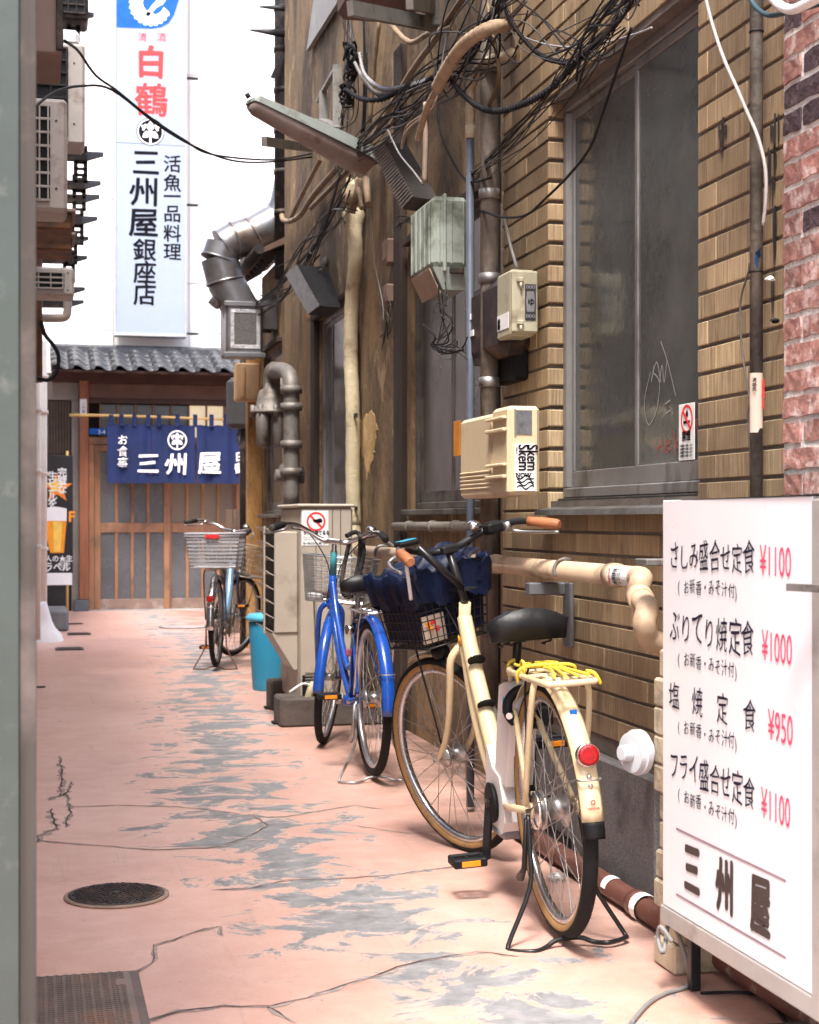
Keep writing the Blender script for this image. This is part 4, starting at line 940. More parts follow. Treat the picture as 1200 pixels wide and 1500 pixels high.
# ---- boxes
def abox(name, label, cat, pl, pr, ptop, pbot, pface, X, depth, mat, nrm=None, b=.01):
    """box on a wall x=X sticking out by depth: the street-facing face (toward camera) spans px pface..pr, the alley face px pl..pface"""
    xf = X - depth; yn = Yw(pface, xf); yf = Yw(pl, xf); x1 = D(pr, HY, yn).x; zt_ = D(pface, ptop, yn).z; zb_ = D(pface, pbot, yn).z
    t_ = thing(name, label, cat, (xf, yn, zb_))
    return t_, (xf, x1, yn, yf, zb_, zt_)
grn = M('mossy_plastic', (.33, .37, .32), .4, var=.2, scale=3, coord='World', dirt=(.1, .11, .085), dscale=5, damt=.55, bump=.15, bscale=30)
t_, (x0, x1, y0, y1, z0, z1) = abox('meter_box', 'mossy translucent green box with ribbed front and tapered base', 'electric box', 610, 686, 272, 420, 637, 1.75, .2, grn)
y0 = Yw(640, 1.55); y1 = Yw(609, 1.55); x0 = 1.53; x1 = D(687, 0, y0).x; z1 = W(640, 280, 1.53).z; z0 = W(640, 385, 1.53).z; zz = W(640, 418, 1.53).z
mb = MB(); mb.bbox(x0, x1, y0, y1, z0, z1, .018)
mb.hexa([(x0 + .05, y0 + .02, zz), (x1 - .01, y0 + .02, zz), (x1 - .01, y1 - .03, zz), (x0 + .05, y1 - .03, zz), (x0 + .004, y0 + .004, z0 - .001), (x1 - .002, y0 + .004, z0 - .001), (x1 - .002, y1 - .004, z0 - .001), (x0 + .004, y1 - .004, z0 - .001)]); mb.build('casing', grn, t_)
m2 = MB()
for i in range(5): yy = y0 + .03 + i * (y1 - y0 - .06) / 4; m2.bbox(x0 - .007, x0 - .0005, yy - .006, yy + .006, z0 + .01, z1 - .02, .002)
for i in range(3): xx = x0 + .03 + i * .05; m2.bbox(xx - .003, xx + .003, y0 - .005, y0 - .0005, z0 + .01, z1 - .02, .002)
m2.build('rib', grn, t_, kind=None)
MB().bbox(x0 + .045, x0 + .058, y0 - .01, y1, z0 - .02, z1 + .008, .003).build('band', grn, t_)
MB().lathe(((x0 + x1) / 2, (y0 + y1) / 2, z1), (0, 0, 1), [(0, .03), (.012, .03), (.016, .01), (.03, .01)], 12).build('cap', grn, t_)
MB().bbox(x0 + .07, x0 + .13, y0 - .012, y0 + .001, z0 - .028, z0 - .003, .004).build('latch', dark_metal, t_)
MB().prism([(x0 - .001, y1 - .02, z0 - .002), (x0 - .001, y0 + .03, z0 - .002), (x0 + .045, y0 + .03, zz - .01), (x0 + .045, y1 - .03, zz - .012)], (-.004, 0, -.003)).build('torn_base', M('torn_cream', (.42, .33, .25), .9, bump=.5), t_)
boxc = M('box_cream', (.4, .37, .26), .5, var=.1, coord='World', dirt=(.18, .14, .1), dscale=7, damt=.25, bump=.08)
def meterbox(name, label, pl, pf, pr, ptl, ptf, pb, X, mat, rad=.01):
    """corner (near alley edge) at px pf; left end px pl; right end px pr"""
    y0 = Yw(pf, X); y1 = Yw(pl, X); x1 = D(pr, HY, y0).x; z1 = W(pf, ptf, X).z; z0 = W(pf, pb, X).z
    t_ = thing(name, label, 'electric box', (X, y0, z0)); return t_, X, x1, y0, y1, z0, z1
t_, x0, x1, y0, y1, z0, z1 = meterbox('junction_box', 'small cream junction box with dark floral sticker below the conduit', 728, 752, 788, 398, 392, 490, 1.6, boxc)
MB().bbox(x0, x1, y0 + .03, y1, z0, z1, .008).build('casing', boxc, t_); MB().bbox(x0 - .003, x1 + .002, y0, y0 + .028, z0 + .008, z1 - .008, .006).build('lid', boxc, t_)
for q in (.18, .82):
    z = z0 + (z1 - z0) * q; MB().bbox(x0 + .01, x0 + .035, y0 - .014, y0 - .0005, z - .008, z + .008, .003).build('hinge', boxc, t_); MB().tube([(x0 + .025, y0 - .01, z - .03), (x0 + .025, y0 - .01, z - .01)], .005, 8).build('hinge_pin', boxc, t_)
sx = x0 + .042; MB().box(sx, x1 - .008, y0 - .0025, y0 - .0005, z0 + .05, z1 - .055).build('sticker', M('sticker_dark', (.03, .032, .035), .4), t_)
m2 = MB(); cx = (sx + x1 - .008) / 2; czz = (z0 + z1) / 2
m2.add([(cx + a, y0 - .003, czz + b) for a, b in ((-.013, -.035), (.013, -.035), (.016, 0), (.013, .035), (-.013, .035), (-.016, 0))], [tuple(range(6))]); m2.build('sticker_panel', M('sticker_grey', (.2, .2, .21), .5), t_)
text('ゆ', .028, black_print, t_, (cx - .012, y0 - .0035, czz - .012), UX, UZ, bold=.02)
for s_ in (-1, 1):
    for k in range(3): ring((cx + (k - 1) * .011, y0 - .0032, czz + s_ * .05), UX, UZ, .003, .006, 10).build('sticker_scroll', MATS['sticker_grey'], t_)
MB().box(x0 - .002, x0 - .0006, y0 + .05, y1 - .01, z0 + .03, z0 + .085).build('white_sticker', white_print, t_)
text('88', .05, black_print, t_, (x0 - .0022, y1 - .018, z0 + .036), (0, -1, 0), UZ, bold=.06, sx=.6)
tag(MB().tube([W(757, 392, 1.64), W(748, 360, 1.66), W(738, 318, 1.68)], .006, 8).build('conduit', cable_grey), 'thin grey wire tube entering the small cream box from above', 'cable')
# large cream box
boxL = M('box_cream_large', (.62, .5, .32), .5, var=.06, coord='World', dirt=(.4, .28, .16), dscale=4, damt=.2, bump=.05)
t_, x0, x1, y0, y1, z0, z1 = meterbox('meter_cabinet', 'large cream plastic meter cabinet with black stickers on its lid', 674, 746, 790, 605, 594, 727, 1.5, boxL)
ymid = Yw(722, 1.5)
MB().bbox(x0, x1, ymid + .002, y1, z0, z1 - .012, .012).build('casing', boxL, t_); MB().bbox(x0 - .004, x1 + .004, y0, ymid, z0 + .004, z1, .012).build('lid', boxL, t_)
for i in range(5): z = z0 + .03 + i * .014; MB().bbox(x0 - .004, x0 + .002, ymid + .02, y1 - .01, z, z + .006, .002).build('vent_rib', boxL, t_)
for q in (.2, .72):
    z = z0 + (z1 - z0) * q; MB().bbox(x0 - .02, x0 - .0045, y0 + .01, ymid + .03, z, z + .012, .003).build('clasp', boxL, t_); MB().bbox(x0 - .02, x0 - .0045, y0 + .01, ymid + .03, z + .04, z + .05, .003).build('clasp', boxL, t_)
xs0 = x0 + (x1 - x0) * .32; fx = lambda px: D(px, 0, y0).x; fz = lambda py: D(765, py, y0).z
MB().box(fx(756), fx(779), y0 - .003, y0 - .0005, fz(636), fz(601)).build('inspection_window', M('grey_window', (.13, .13, .14), .25, var=.3, scale=40), t_)
MB().box(fx(753.5), fx(758 - 2), y0 - .004, y0 - .0005, fz(638), fz(599)).build('window_rim', M('rim_dark', (.2, .19, .17), .6), t_)
MB().box(fx(754), fx(784), y0 - .002, y0 - .0005, fz(693), fz(650)).build('sticker', white_print, t_); MB().box(fx(754), fx(784), y0 - .0023, y0 - .0005, fz(719), fz(694)).build('sticker', white_print, t_)
text('Skem', .053, black_print, t_, (fx(772), y0 - .003, fz(651)), (0, 0, -1), UX, bold=.018, sx=.74, wob=.02); text('Skem', .053, black_print, t_, (fx(759.5), y0 - .003, fz(651)), (0, 0, -1), UX, bold=.018, sx=.74, wob=.02)
text('NOW', .02, black_print, t_, (fx(755), y0 - .003, fz(699)), UX, UZ, bold=.04)
for k in range(4):
    m2 = MB(); vs = []
    for i in range(12): u = i / 11; vs += [(fx(757) + u * (fx(782) - fx(757)), y0 - .003, fz(715) + k * .011 + .006 * math.sin(u * 9 + k)), (fx(757) + u * (fx(782) - fx(757)), y0 - .003, fz(715) + k * .011 + .005 + .006 * math.sin(u * 9 + k))]
    m2.add(vs, [(2 * i, 2 * i + 1, 2 * i + 3, 2 * i + 2) for i in range(11)]).build('sticker_wave', black_print, t_)
text('EIGHT', .008, black_print, t_, (fx(755.5), y0 - .0027, fz(655)), (0, 0, -1), UX, bold=.02)
# dark cover under the green box, with torn leads
dk = M('dark_cover', (.035, .024, .024), .5, .2, var=.3, coord='World', dirt=(.13, .08, .05), dscale=6, damt=.3)
y0 = Yw(733, 1.6); y1 = Yw(678, 1.6); z1 = W(700, 416, 1.6).z; z0 = W(733, 518, 1.6).z
tag(MB().bbox(1.6, 1.73, y0, y1, z0, z1, .04).build('junction_cover', dk), 'rusty dark brown cover bulging below the green box', 'electric box')
tag(MB().bbox(1.66, 1.72, Yw(752, 1.66), Yw(722, 1.66), W(740, 560, 1.66).z, W(740, 512, 1.66).z, .01).build('junction_cover', black_plastic), 'black plastic housing behind the small cream box', 'electric box')
bundle('torn_lead', [(655, 425), (652, 455), (660, 480), (645, 500), (662, 515), (680, 516)], 1.56, 5, .005, .03, 'torn black lead dangling below the green box', 'torn leads under the green box')
bundle('torn_lead', [(622, 477), (638, 492), (634, 506), (655, 517), (678, 512)], 1.56, 2, .006, .008, 'black cut cable end poking out left of the dark cover', 'cut cable ends by the dark cover')
for i, (x, y) in enumerate(((689, 465), (693, 488))): tag(MB().box(1.594, 1.5985, W(x, y, 1.6).y - .02, W(x, y, 1.6).y + .02, W(x, y, 1.6).z - .011, W(x, y, 1.6).z + .011).build('label_sticker', white_print), ('upper' if i == 0 else 'lower') + ' tiny white sticker on the dark brown cover', 'sticker')
p = W(667, 640, 1.8); o = hblock('paper_notice', orange_print, None, 1.888, 1.893, Yw(674, 1.89), Yw(665, 1.89), W(669, 668, 1.89).z, W(669, 617, 1.89).z, .001); tag(o, 'narrow orange notice on the window beside the cream cabinet', 'notice')
# ---- conduits low on the wall
XH = 1.62; hand = M('beige_pipe_big', (.52, .38, .26), .55, var=.12, scale=4, coord='World', dirt=(.25, .17, .11), dscale=5, damt=.3, bump=.1)
zh = .942
ph = [Vector((XH, Yw(936, XH), zh)), Vector((XH, Yw(525, XH), zh))]
t_ = thing('handrail_pipe', 'beige plastic pipe running horizontally along the wall behind the bicycles', 'pipe', ph[0])
MB().tube(ph, .031, 14).build('pipe', hand, t_)
for q in (600, 730, 905): c_ = Vector((XH, Yw(q, XH), zh)); MB().lathe(c_, (0, 1, 0), [(0, .032), (0, .0355), (.05, .0355), (.05, .032)], 16).build('collar', hand, t_)
for q in (828, 560): c_ = Vector((XH, Yw(q, XH), zh)); MB().tube([c_ + Vector((.08, 0, 0))] + [c_ + Vector((-math.cos(a) * .037, 0, math.sin(a) * .037)) for a in (2.6, 2.1, 1.57, 1, .5, 0, -.5)], .006, 6, smooth_pts=3).build('clamp', dull_steel, t_)
# sticker wrapped round it
def wrapst(name, m_, ya, yb, r, a0, a1, parent, zc=zh, xc=XH):
    n_ = 8; vs = []
    for i in range(n_ + 1):
        a = a0 + (a1 - a0) * i / n_; vs += [(xc - math.cos(a) * r, ya, zc + math.sin(a) * r), (xc - math.cos(a) * r, yb, zc + math.sin(a) * r)]
    return MB().add(vs, [(2 * i, 2 * i + 1, 2 * i + 3, 2 * i + 2) for i in range(n_)]).build(name, m_, parent)
ya, yb = Yw(934, XH), Yw(896, XH); wrapst('sticker', white_print, ya, yb, .0325, -.9, 1.0, t_)
cw = lambda p: Vector((XH - math.cos((p.z - zh) / .033) * .0333, p.y, zh + math.sin((p.z - zh) / .033) * .0333))
rg = ring((XH, Yw(904, XH), zh), (0, -1, 0), UZ, .019, .025); rg.v = [cw(v) for v in rg.v]; rg.build('no_smoking_ring', red_print, t_)
for dz in (-1, 1):
    sl_ = MB(); pts = [(Yw(904, XH) - dz * .015, .015), (Yw(904, XH) + dz * .015, -.015)]; sl_.add([cw(Vector((XH, a + o_, zh + b))) for a, b in pts for o_ in (-.003, .003)], [(0, 1, 3, 2)]); sl_.build('no_smoking_bar', red_print, t_)
for k in range(4): text('禁煙エリア', .013, black_print, t_, (XH, Yw(912, XH), zh + .014 - k * .013), (0, -1, 0), UZ, warp=cw, bold=.01)
t_ = thing('pipe_bracket', 'grey steel L bracket holding the beige pipe on the tiled wall', 'bracket', W(838, 948, 1.7))
y_ = Yw(836, 1.7); galv = M('galvanised', (.17, .175, .18), .55, .5, var=.2)
MB().bbox(1.685, 1.7, y_ - .035, y_ + .035, W(838, 948, 1.7).z, zh - .045, .003).build('plate', galv, t_)
MB().bbox(1.56, 1.684, y_ + .0, y_ + .05, zh - .085, zh - .045, .004).build('arm', galv, t_)
t_ = pipe('conduit', 'thin grey horizontal conduit under the sill of the taupe window', [W(692, 771, 1.84), W(578, 771, 1.84)], .022, M('conduit_grey', (.22, .2, .17), .6, .2, var=.2, dirt=(.12, .09, .06), dscale=6, damt=.3, coord='World'), 10, collars=[(W(q, 771, 1.84), (0, 1, 0)) for q in (600, 634, 668)])
# elbow and painted pier behind the menu board
XE = 1.55
ye = Yw(950, XE); ph0 = ph[0]; E = [ph0 + Vector((0, .03, 0)), ph0 + Vector((-.005, -.03, 0)), ph0 + Vector((-.02, -.06, -.012)), ph0 + Vector((-.03, -.07, -.045)), W(948, 890, XE + .02), W(944, 912, XE), W(950, 934, XE + .02), W(968, 943, XE + .06)]
t_ = thing('elbow_pipe', 'stained cream elbow pipe beside the menu board', 'pipe', W(948, 936, XE))
MB().tube(E[1:], [.034] * 7, 14, smooth_pts=0).build('elbow', hand, t_) if False else MB().tube(spline(E, 6), .031, 16).build('elbow', hand, t_)
for q in (3,): MB().lathe(E[q], (E[q + 1] - E[q]).normalized(), [(0, .032), (0, .036), (.05, .036), (.05, .032)], 16).build('collar', hand, t_)
tag(MB().bbox(XE - .03, XE + .1, ye - .06, ye + .02, W(950, 828, XE).z, W(950, 818, XE).z, .003).build('pipe_clip', dull_steel), 'dark steel clip plate above the elbow pipe', 'bracket')
pier_m = M('cream_pier', (.48, .4, .29), .8, var=.2, scale=10, coord='World', bump=.5, bscale=40, dirt=(.22, .17, .12), dscale=6, damt=.35)
xp = 1.50; pr_ = thing('painted_pier', 'narrow brick pier painted cream behind the menu board', 'pier', (xp + .05, Yw(957, xp), 0))
y0 = Yw(957, xp); z = 0; rs = random.Random(4)
while z < .78:
    h_ = .07; dx = rs.choice((0, .012, .004)); MB().bbox(xp + .0 + dx, XA - .005, y0 - .13, y0 - dx * .6, z + .001, z + h_, .006).build('brick', pier_m, pr_); z += h_ + .001
# brown pipe along the foot of the wall
foot = M('maroon_pipe', (.13, .05, .035), .5, var=.2, coord='World', dirt=(.35, .3, .25), dscale=12, damt=.12, bump=.1)
xb_ = 1.63; yb0 = Yw(1060, xb_ - .02) ; t_ = pipe('floor_pipe', 'maroon pipe lying along the foot of the wall', [(xb_, 3.0, .035), (xb_, Yw(740, xb_), .035)], .032, foot, 12, collars=[((xb_, Yw(q, xb_), .035), (0, 1, 0)) for q in (935, 820)])
wrapst('white_tape', white_print, Yw(902, xb_), Yw(895, xb_), .0335, .1, 2.2, t_, .035, xb_); wrapst('white_tape', white_print, Yw(948, xb_), Yw(940, xb_), .0395, -.7, 2.2, t_, .035, xb_)
# crumpled wrapper behind the wheel
def crumple(c_, r_, seed):
    bm = bmesh.new(); bmesh.ops.create_icosphere(bm, subdivisions=2, radius=r_); rs = random.Random(seed)
    vs = [Vector(c_) + Vector((v.co.x * rs.uniform(.4, 1.3), v.co.y * rs.uniform(.4, 1.3), v.co.z * rs.uniform(.2, .8) + r_ * .4)) for v in bm.verts]; fs = [[v.index for v in f.verts] for f in bm.faces]; bm.free(); return MB().add(vs, fs)
c_ = G(815, 1290); tag(crumple((c_.x, c_.y, 0), .03, 2).build('wrapper', M('foil', (.6, .58, .56), .35, .4)), 'crumpled silver wrapper on the ground behind the spokes', 'litter')
# white float cap
yq = Yw(953, 1.5); t_ = thing('plastic_cap', 'translucent white plastic cap on the pier beside the menu board', 'plastic cap', W(945, 1110, 1.42))
frost = M('milky_plastic', (.55, .57, .6), .4, var=.05)
c_ = Vector((1.49, yq, W(950, 1111, 1.45).z)); MB().lathe(c_, (-1, -.25, 0), [(0, .035), (.018, .037), (.0185, .056), (.034, .057), (.0345, .052), (.05, .05), (.0505, .044)], 40).flatten().build('flange', frost, t_)
MB().lathe(c_ + Vector((-.051, -.013, 0)), (-1, -.25, 0), [(0, .02), (.025, .02), (.027, .016)], 28).flatten().build('stem', frost, t_)
# drainpipe on the near tiles with the paper label and wire
p = W(1108, 0, 1.68); rp = M('mottled_pipe', (.12, .105, .085), .7, .2, var=.5, scale=8, coord='World', bump=.5, bscale=40, dirt=(.035, .03, .03), dscale=6, damt=.5, dstretch=(1, 1, .4))
t_ = thing('drainpipe', 'mottled rusty drainpipe with peeling label beside the red brick', 'pipe', (p.x, p.y, .9))
MB().tube([(p.x, p.y, .9), (p.x, p.y, 4)], .0155, 14).build('pipe', rp, t_)
for q in (48, 400): MB().lathe((p.x, p.y, W(1108, q, 1.68).z), (0, 0, 1), [(0, .0155), (0, .0175), (.004, .0175), (.004, .0155)], 14).build('wire_tie', black_plastic, t_)
pc = p; n_ = 8; vs = []
for i in range(n_ + 1):
    a = -1.9 + 2.2 * i / n_
    vs += [(p.x + math.sin(a + .3) * .0168 - .0, p.y - math.cos(a + .3) * .0168, W(1108, 634, 1.68).z + (.0 if i < 6 else .01)), (p.x + math.sin(a + .3) * .0168, p.y - math.cos(a + .3) * .0168, W(1108, 547, 1.68).z)]
MB().add(vs, [(2 * i, 2 * i + 1, 2 * i + 3, 2 * i + 2) for i in range(n_)]).build('paper_label', M('old_paper', (.5, .4, .33), .9, var=.1), t_)
lz = W(1108, 560, 1.68).z
vtext('連絡先', .011, black_print, t_, (p.x - .0185, p.y - .016, lz), (.82, -.57, 0), UZ, bold=.02); vtext('水道管理課工事店', .009, red_print, t_, (p.x + .004, p.y - .0187, lz), (1, 0.1, 0), UZ, bold=.02)
tape = M('blue_tape', (.012, .045, .11), .5); q = W(1106, 378, 1.66)
tag(MB().add([q + Vector(v) for v in ((0, 0, .012), (.0, -.03, .02), (0, -.034, .0), (0, -.02, .005), (0, -.012, -.03), (0, 0, -.012), (.006, -.01, 0))], [(0, 1, 6), (1, 2, 6), (2, 3, 6), (3, 4, 6), (4, 5, 6), (5, 0, 6)]).build('tape_scrap', tape), 'scrap of blue tape stuck on the near drainpipe', 'tape')
gwire = M('grey_wire', (.34, .32, .3), .5, var=.1, coord='World')
tag(MB().tube([W(*q_, 1.66) for q_ in ((1030, -20), (1042, 30), (1060, 85), (1080, 130), (1095, 165), (1110, 200), (1121, 245), (1122, 290), (1118, 330))], .0045, 8, smooth_pts=5).build('grey_cable', gwire), 'pale grey cable sweeping down across the tiles to the near drainpipe', 'cable')
tag(MB().tube([W(*q_, 1.69) for q_ in ((1098, 385), (1096, 400), (1087, 430), (1084, 460), (1087, 510), (1094, 560), (1099, 590), (1096, 610), (1099, 660), (1103, 740))], .0028, 8, smooth_pts=5).build('grey_cable', M('dark_grey_wire', (.1, .085, .075), .6)), 'dark wire hanging beside the near drainpipe below the blue tape', 'cable')
tag(MB().tube([W(*q_, 1.62) for q_ in ((1090, -30), (1103, 5), (1125, 22), (1155, 18), (1205, 5))], .006, 8, smooth_pts=5).build('loose_cable', M('petrol_cable', (.03, .06, .075), .5)), 'dark blue green cable at the top right above the red brick', 'cable')
tag(MB().tube([W(*q_, 1.6) for q_ in ((1125, -14), (1140, 6), (1160, 14), (1185, 4), (1210, -10))], .011, 10, smooth_pts=5).build('loose_pipe', white_plastic), 'white hose at the top right corner', 'hose')
for i, (x, y) in enumerate(((1129, 412), (1135, 473))):
    q = W(x, y, 1.70); tag(crumple(q, .012, i + 9).build('wall_plug', white_plastic if i == 0 else black_plastic), ('white' if i == 0 else 'black') + ' screw plug in the tiles between the drainpipe and brick', 'plug')
# no smoking sign on the glass
s_y0, s_y1 = Yw(1017, XP - .006), Yw(994, XP - .006); XS_ = XP - .006
t_ = thing('no_smoking_sign', 'small white no smoking sticker on the lower corner of the big window', 'sign', (XS_, s_y0, W(1006, 674, XS_).z))
mb = MB(); mb.bbox(XS_ + .001, XS_ + .003, s_y0, s_y1, W(1006, 674, XS_).z, W(1006, 591, XS_).z, .001); mb.build('plate', white_print, t_)
cc = W(1006, 614, XS_); ring(cc, (0, -1, 0), UZ, .033, .041).build('ring', red_print, t_)
MB().slab(cc + Vector((-.001, .026, .026)), cc + Vector((-.001, -.026, -.026)), (.001, .008)).build('bar', red_print, t_)
MB().box(XS_ - .0006, XS_ - .0001, cc.y - .022, cc.y + .022, cc.z - .012, cc.z - .004).build('cigarette', black_print, t_)
MB().add([cc + Vector((0, a, b)) for a, b in ((0, .0), (-.01, .012), (-.004, .028), (.006, .02), (.01, .008))], [(0, 1, 2, 3, 4)]).build('flame', black_print, t_)
text('禁煙', .03, black_print, t_, (XS_ , s_y1 - .025, W(1006, 644, XS_).z), (0, -1, 0), UZ, bold=.03)
for k in range(4): text('火気厳禁でお願いします', .008, black_print, t_, (XS_, s_y1 - .01, W(1006, 654 + k * 5, XS_).z), (0, -1, 0), UZ, bold=.02)

# ---- gas meter cluster, hood, duct, lamps
gal = M('weathered_zinc', (.21, .19, .17), .6, .45, var=.3, scale=8, coord='World', bump=.3, bscale=40, dirt=(.1, .08, .065), dscale=8, damt=.4)
XQ = 1.72
t_ = thing('gas_regulator', 'weathered grey gas regulator with bent pipes on the annex wall', 'gas fitting', W(405, 740, XQ))
q = W(400, 600, XQ)
MB().tube([W(427, 738, XQ), W(427, 660, XQ), W(427, 600, XQ), W(427, 570, XQ), W(425, 552, XQ), W(417, 543, XQ), W(407, 542, XQ), W(401, 548, XQ), W(400, 562, XQ), W(400, 575, XQ)], .055, 12, smooth_pts=4).build('gas_pipe', gal, t_)
MB().tube([W(412, 575, XQ + .1), W(412, 560, XQ + .1), W(405, 540, XQ + .1), W(396, 545, XQ + .1), W(394, 575, XQ + .1)], .05, 10, smooth_pts=4).build('gas_pipe', gal, t_)
MB().lathe(W(400, 606, XQ), (0, 0, 1), [(0, .17), (.02, .17), (.022, .125), (.1, .12), (.17, .1), (.19, .06), (.25, .05)], 18).build('regulator_body', gal, t_)
for a in range(8): c_ = W(400, 606, XQ) + Vector((math.cos(a * .785) * .15, math.sin(a * .785) * .15, -.03)); MB().lathe(c_, (0, 0, 1), [(0, .02), (.09, .02)], 6).build('bolt', gal, t_)
for dx, dy in ((-.09, -.08), (.03, -.1), (.1, .02), (-.05, .08)): c_ = W(400, 652, XQ) + Vector((dx, dy, 0)); MB().lathe(c_, (0, 0, 1), [(-.02, .02), (0, .045), (.2, .05), (.26, .04)], 12).build('cylinder', gal, t_)
for q in (570, 595, 650, 690): MB().lathe(W(427, q, XQ), (0, 0, 1), [(-.03, .056), (-.03, .075), (.02, .075), (.02, .056)], 14).build('coupling', gal, t_)
c_ = W(424, 692, XQ); MB().lathe(c_ + Vector((0, .12, 0)), (0, -1, 0), [(0, .05), (.06, .075), (.16, .075), (.2, .04), (.26, .035)], 12).build('valve', gal, t_); MB().lathe(c_ + Vector((-.1, 0, -.02)), (1, 0, 0), [(0, .04), (.2, .06)], 10).build('valve_wing', gal, t_)
# junction boxes by the end post
YE = YB2 - .2
a, b = D(345, 587, YE), D(382, 532, YE); o = thing('end_junction_box', 'peach coloured junction box on the ochre post', 'electric box', (a.x, YE, a.z)); pch = M('peach_box', (.5, .32, .18), .6, coord='World')
MB().bbox(a.x, b.x, YE, YE + .12, a.z, b.z, .012).build('casing', pch, o); MB().bbox(a.x + .05, a.x + .08, YE - .015, YE - .001, a.z + .03, b.z - .03, .003).build('hinge', pch, o)
a, b = D(334, 627, YE + .5), D(366, 553, YE + .5); tag(MB().bbox(a.x, b.x, YE + .5, YE + .65, a.z, b.z, .04).build('meter_cover', M('graphite_box', (.05, .05, .05), .5, coord='World')), 'dark grey rounded meter cover right of the curtain', 'electric box')
p = D(357, 0, YE + .6); pipe('drainpipe', 'black drainpipe beside the ochre post at the end of the alley', [(p.x, p.y, .0), (p.x, p.y, 3.6)], .035, dark_metal, 10)
bundle('hanging_lead', [(352, 620, 1.82), (350, 645, 1.82), (362, 653, 1.82), (369, 630, 1.82), (368, 600, 1.82)], 1.8, 3, .012, .04, 'black lead looping under the dark grey meter cover', 'leads under the meter cover', seed=5)
# duct and exhaust box
tin = M('galvanised_duct', (.24, .24, .25), .36, .8, var=.25, scale=3, coord='World', dirt=(.16, .12, .09), dscale=3.5, damt=.35)
YU = 12.6; t_ = thing('exhaust_duct', 'segmented silver spiral duct bending down to the exhaust box', 'duct', D(352, 450, YU))
segs = [D(425, 262, YU), D(418, 300, YU), D(404, 326, YU), D(372, 344, YU), D(345, 352, YU), D(328, 362, YU), D(322, 380, YU), D(330, 412, YU), D(352, 452, YU)]
S2 = [D(447, 190, YU)] + segs
for i, (a, b) in enumerate(zip(S2, S2[1:])):
    r_ = .15 if i > 2 else .125; d_ = (b - a).normalized()
    m2 = MB()
    if i < 3:
        n_ = 7; P_ = []; rr_ = []
        for k in range(n_ * 2 + 1): P_.append(a.lerp(b, k / (2 * n_))); rr_.append(r_ * (1.03 if k % 2 else .96))
        m2.tube(P_, rr_, 18, caps=False)
    else: m2.tube([a - d_ * .01, b + d_ * .01], r_, 20, caps=False); m2.tube([b - d_ * .005, b + d_ * .012], r_ + .007, 20)
    m2.build('duct_segment', tin, t_)
MB().tube([D(312, 448, YU), D(330, 425, YU)], .05, 12).build('drain_stub', tin, t_)
a, b = D(328, 522, YU), D(382, 450, YU); t_ = thing('exhaust_box', 'battered silver exhaust box with a taped square opening', 'duct box', ((a.x + b.x) / 2, YU, a.z))
MB().bbox(a.x, b.x, YU - .15, YU + .25, a.z, b.z, .02).build('casing', tin, t_); MB().bbox(a.x - .02, b.x + .02, YU - .17, YU - .13, a.z - .02, a.z + .02, .006).build('flange', tin, t_)
MB().bbox(a.x - .02, b.x + .02, YU - .17, YU - .13, b.z - .02, b.z + .02, .006).build('flange', tin, t_)
cx0, cx1, cz0, cz1 = a.x + .065, b.x - .055, a.z + .08, b.z - .07; foil = M('foil_tape', (.62, .62, .62), .3, .7, var=.3, scale=30, bump=.8, bscale=35)
for (q0, q1, q2, q3) in ((cx0 - .03, cx1 + .03, cz0 - .03, cz0), (cx0 - .03, cx1 + .03, cz1, cz1 + .03), (cx0 - .03, cx0, cz0, cz1), (cx1, cx1 + .03, cz0, cz1)): MB().bbox(q0, q1, YU - .157, YU - .1505, q2, q3, .002).build('foil_tape', foil, t_)
MB().box(cx0, cx1, YU - .153, YU - .1503, cz0, cz1).build('mesh_opening', M('mesh_dark', (.1, .095, .09), .7, .3, scale=80, var=.4), t_)
t_ = thing('vent_hood', 'small grey curved vent hood above the annex window', 'vent', W(403, 485, XB)); m2 = MB(); yc, zc = W(402, 470, XB).y, W(402, 485, XB).z; vs = []
for i in range(9):
    for j in range(6):
        u = i / 8; v = j / 5; vs.append((XB - .17 * math.sin(v * 1.57), yc - .14 + .28 * u, zc + (.2 + .1 * math.sin(u * math.pi)) * math.cos(v * 1.57) * (1 if 1 else 0)))
m2.add(vs, [(i * 6 + j, i * 6 + j + 1, (i + 1) * 6 + j + 1, (i + 1) * 6 + j) for i in range(8) for j in range(5)], True); m2.prism([vs[j] for j in range(6)] + [(XB, yc - .14, zc)], (0, .004, 0)); m2.prism([vs[48 + j] for j in range(6)] + [(XB, yc + .14, zc)], (0, -.004, 0)); m2.build('hood', M('hood_grey', (.22, .21, .2), .5, .2, coord='World'), t_)
# black floodlight / speaker box
def lampbox(name, label, c4, depth, X, body, face, cat='lamp'):
    pass
t_ = thing('floodlight', 'black box floodlight tilted down on the brown wall', 'lamp', W(450, 430, 1.7))
A, B, Cc, Dd = W(420, 403, 1.62), W(437, 388, 1.62), W(470, 448, 1.66), W(453, 461, 1.66); ex = Vector((.17, -.0, .02))
MB().hexa([A, B, B + Vector((.2, .05, 0)), A + Vector((.2, .05, 0)), Dd, Cc, Cc + Vector((.13, .05, 0)), Dd + Vector((.13, .05, 0))]).build('housing', black_plastic, t_)
MB().hexa([p_ + Vector((-.012, -.02, 0)) for p_ in (A, B, B + Vector((.01, .01, 0)), A + Vector((.01, .01, 0)), Dd, Cc, Cc + Vector((.01, .01, 0)), Dd + Vector((.01, .01, 0)))]).build('lens', M('lamp_glass_dark', (.012, .012, .012), .3), t_)
MB().tube([W(470, 400, 1.75), W(478, 380, XB)], .02, 8).build('bracket', dark_metal, t_)
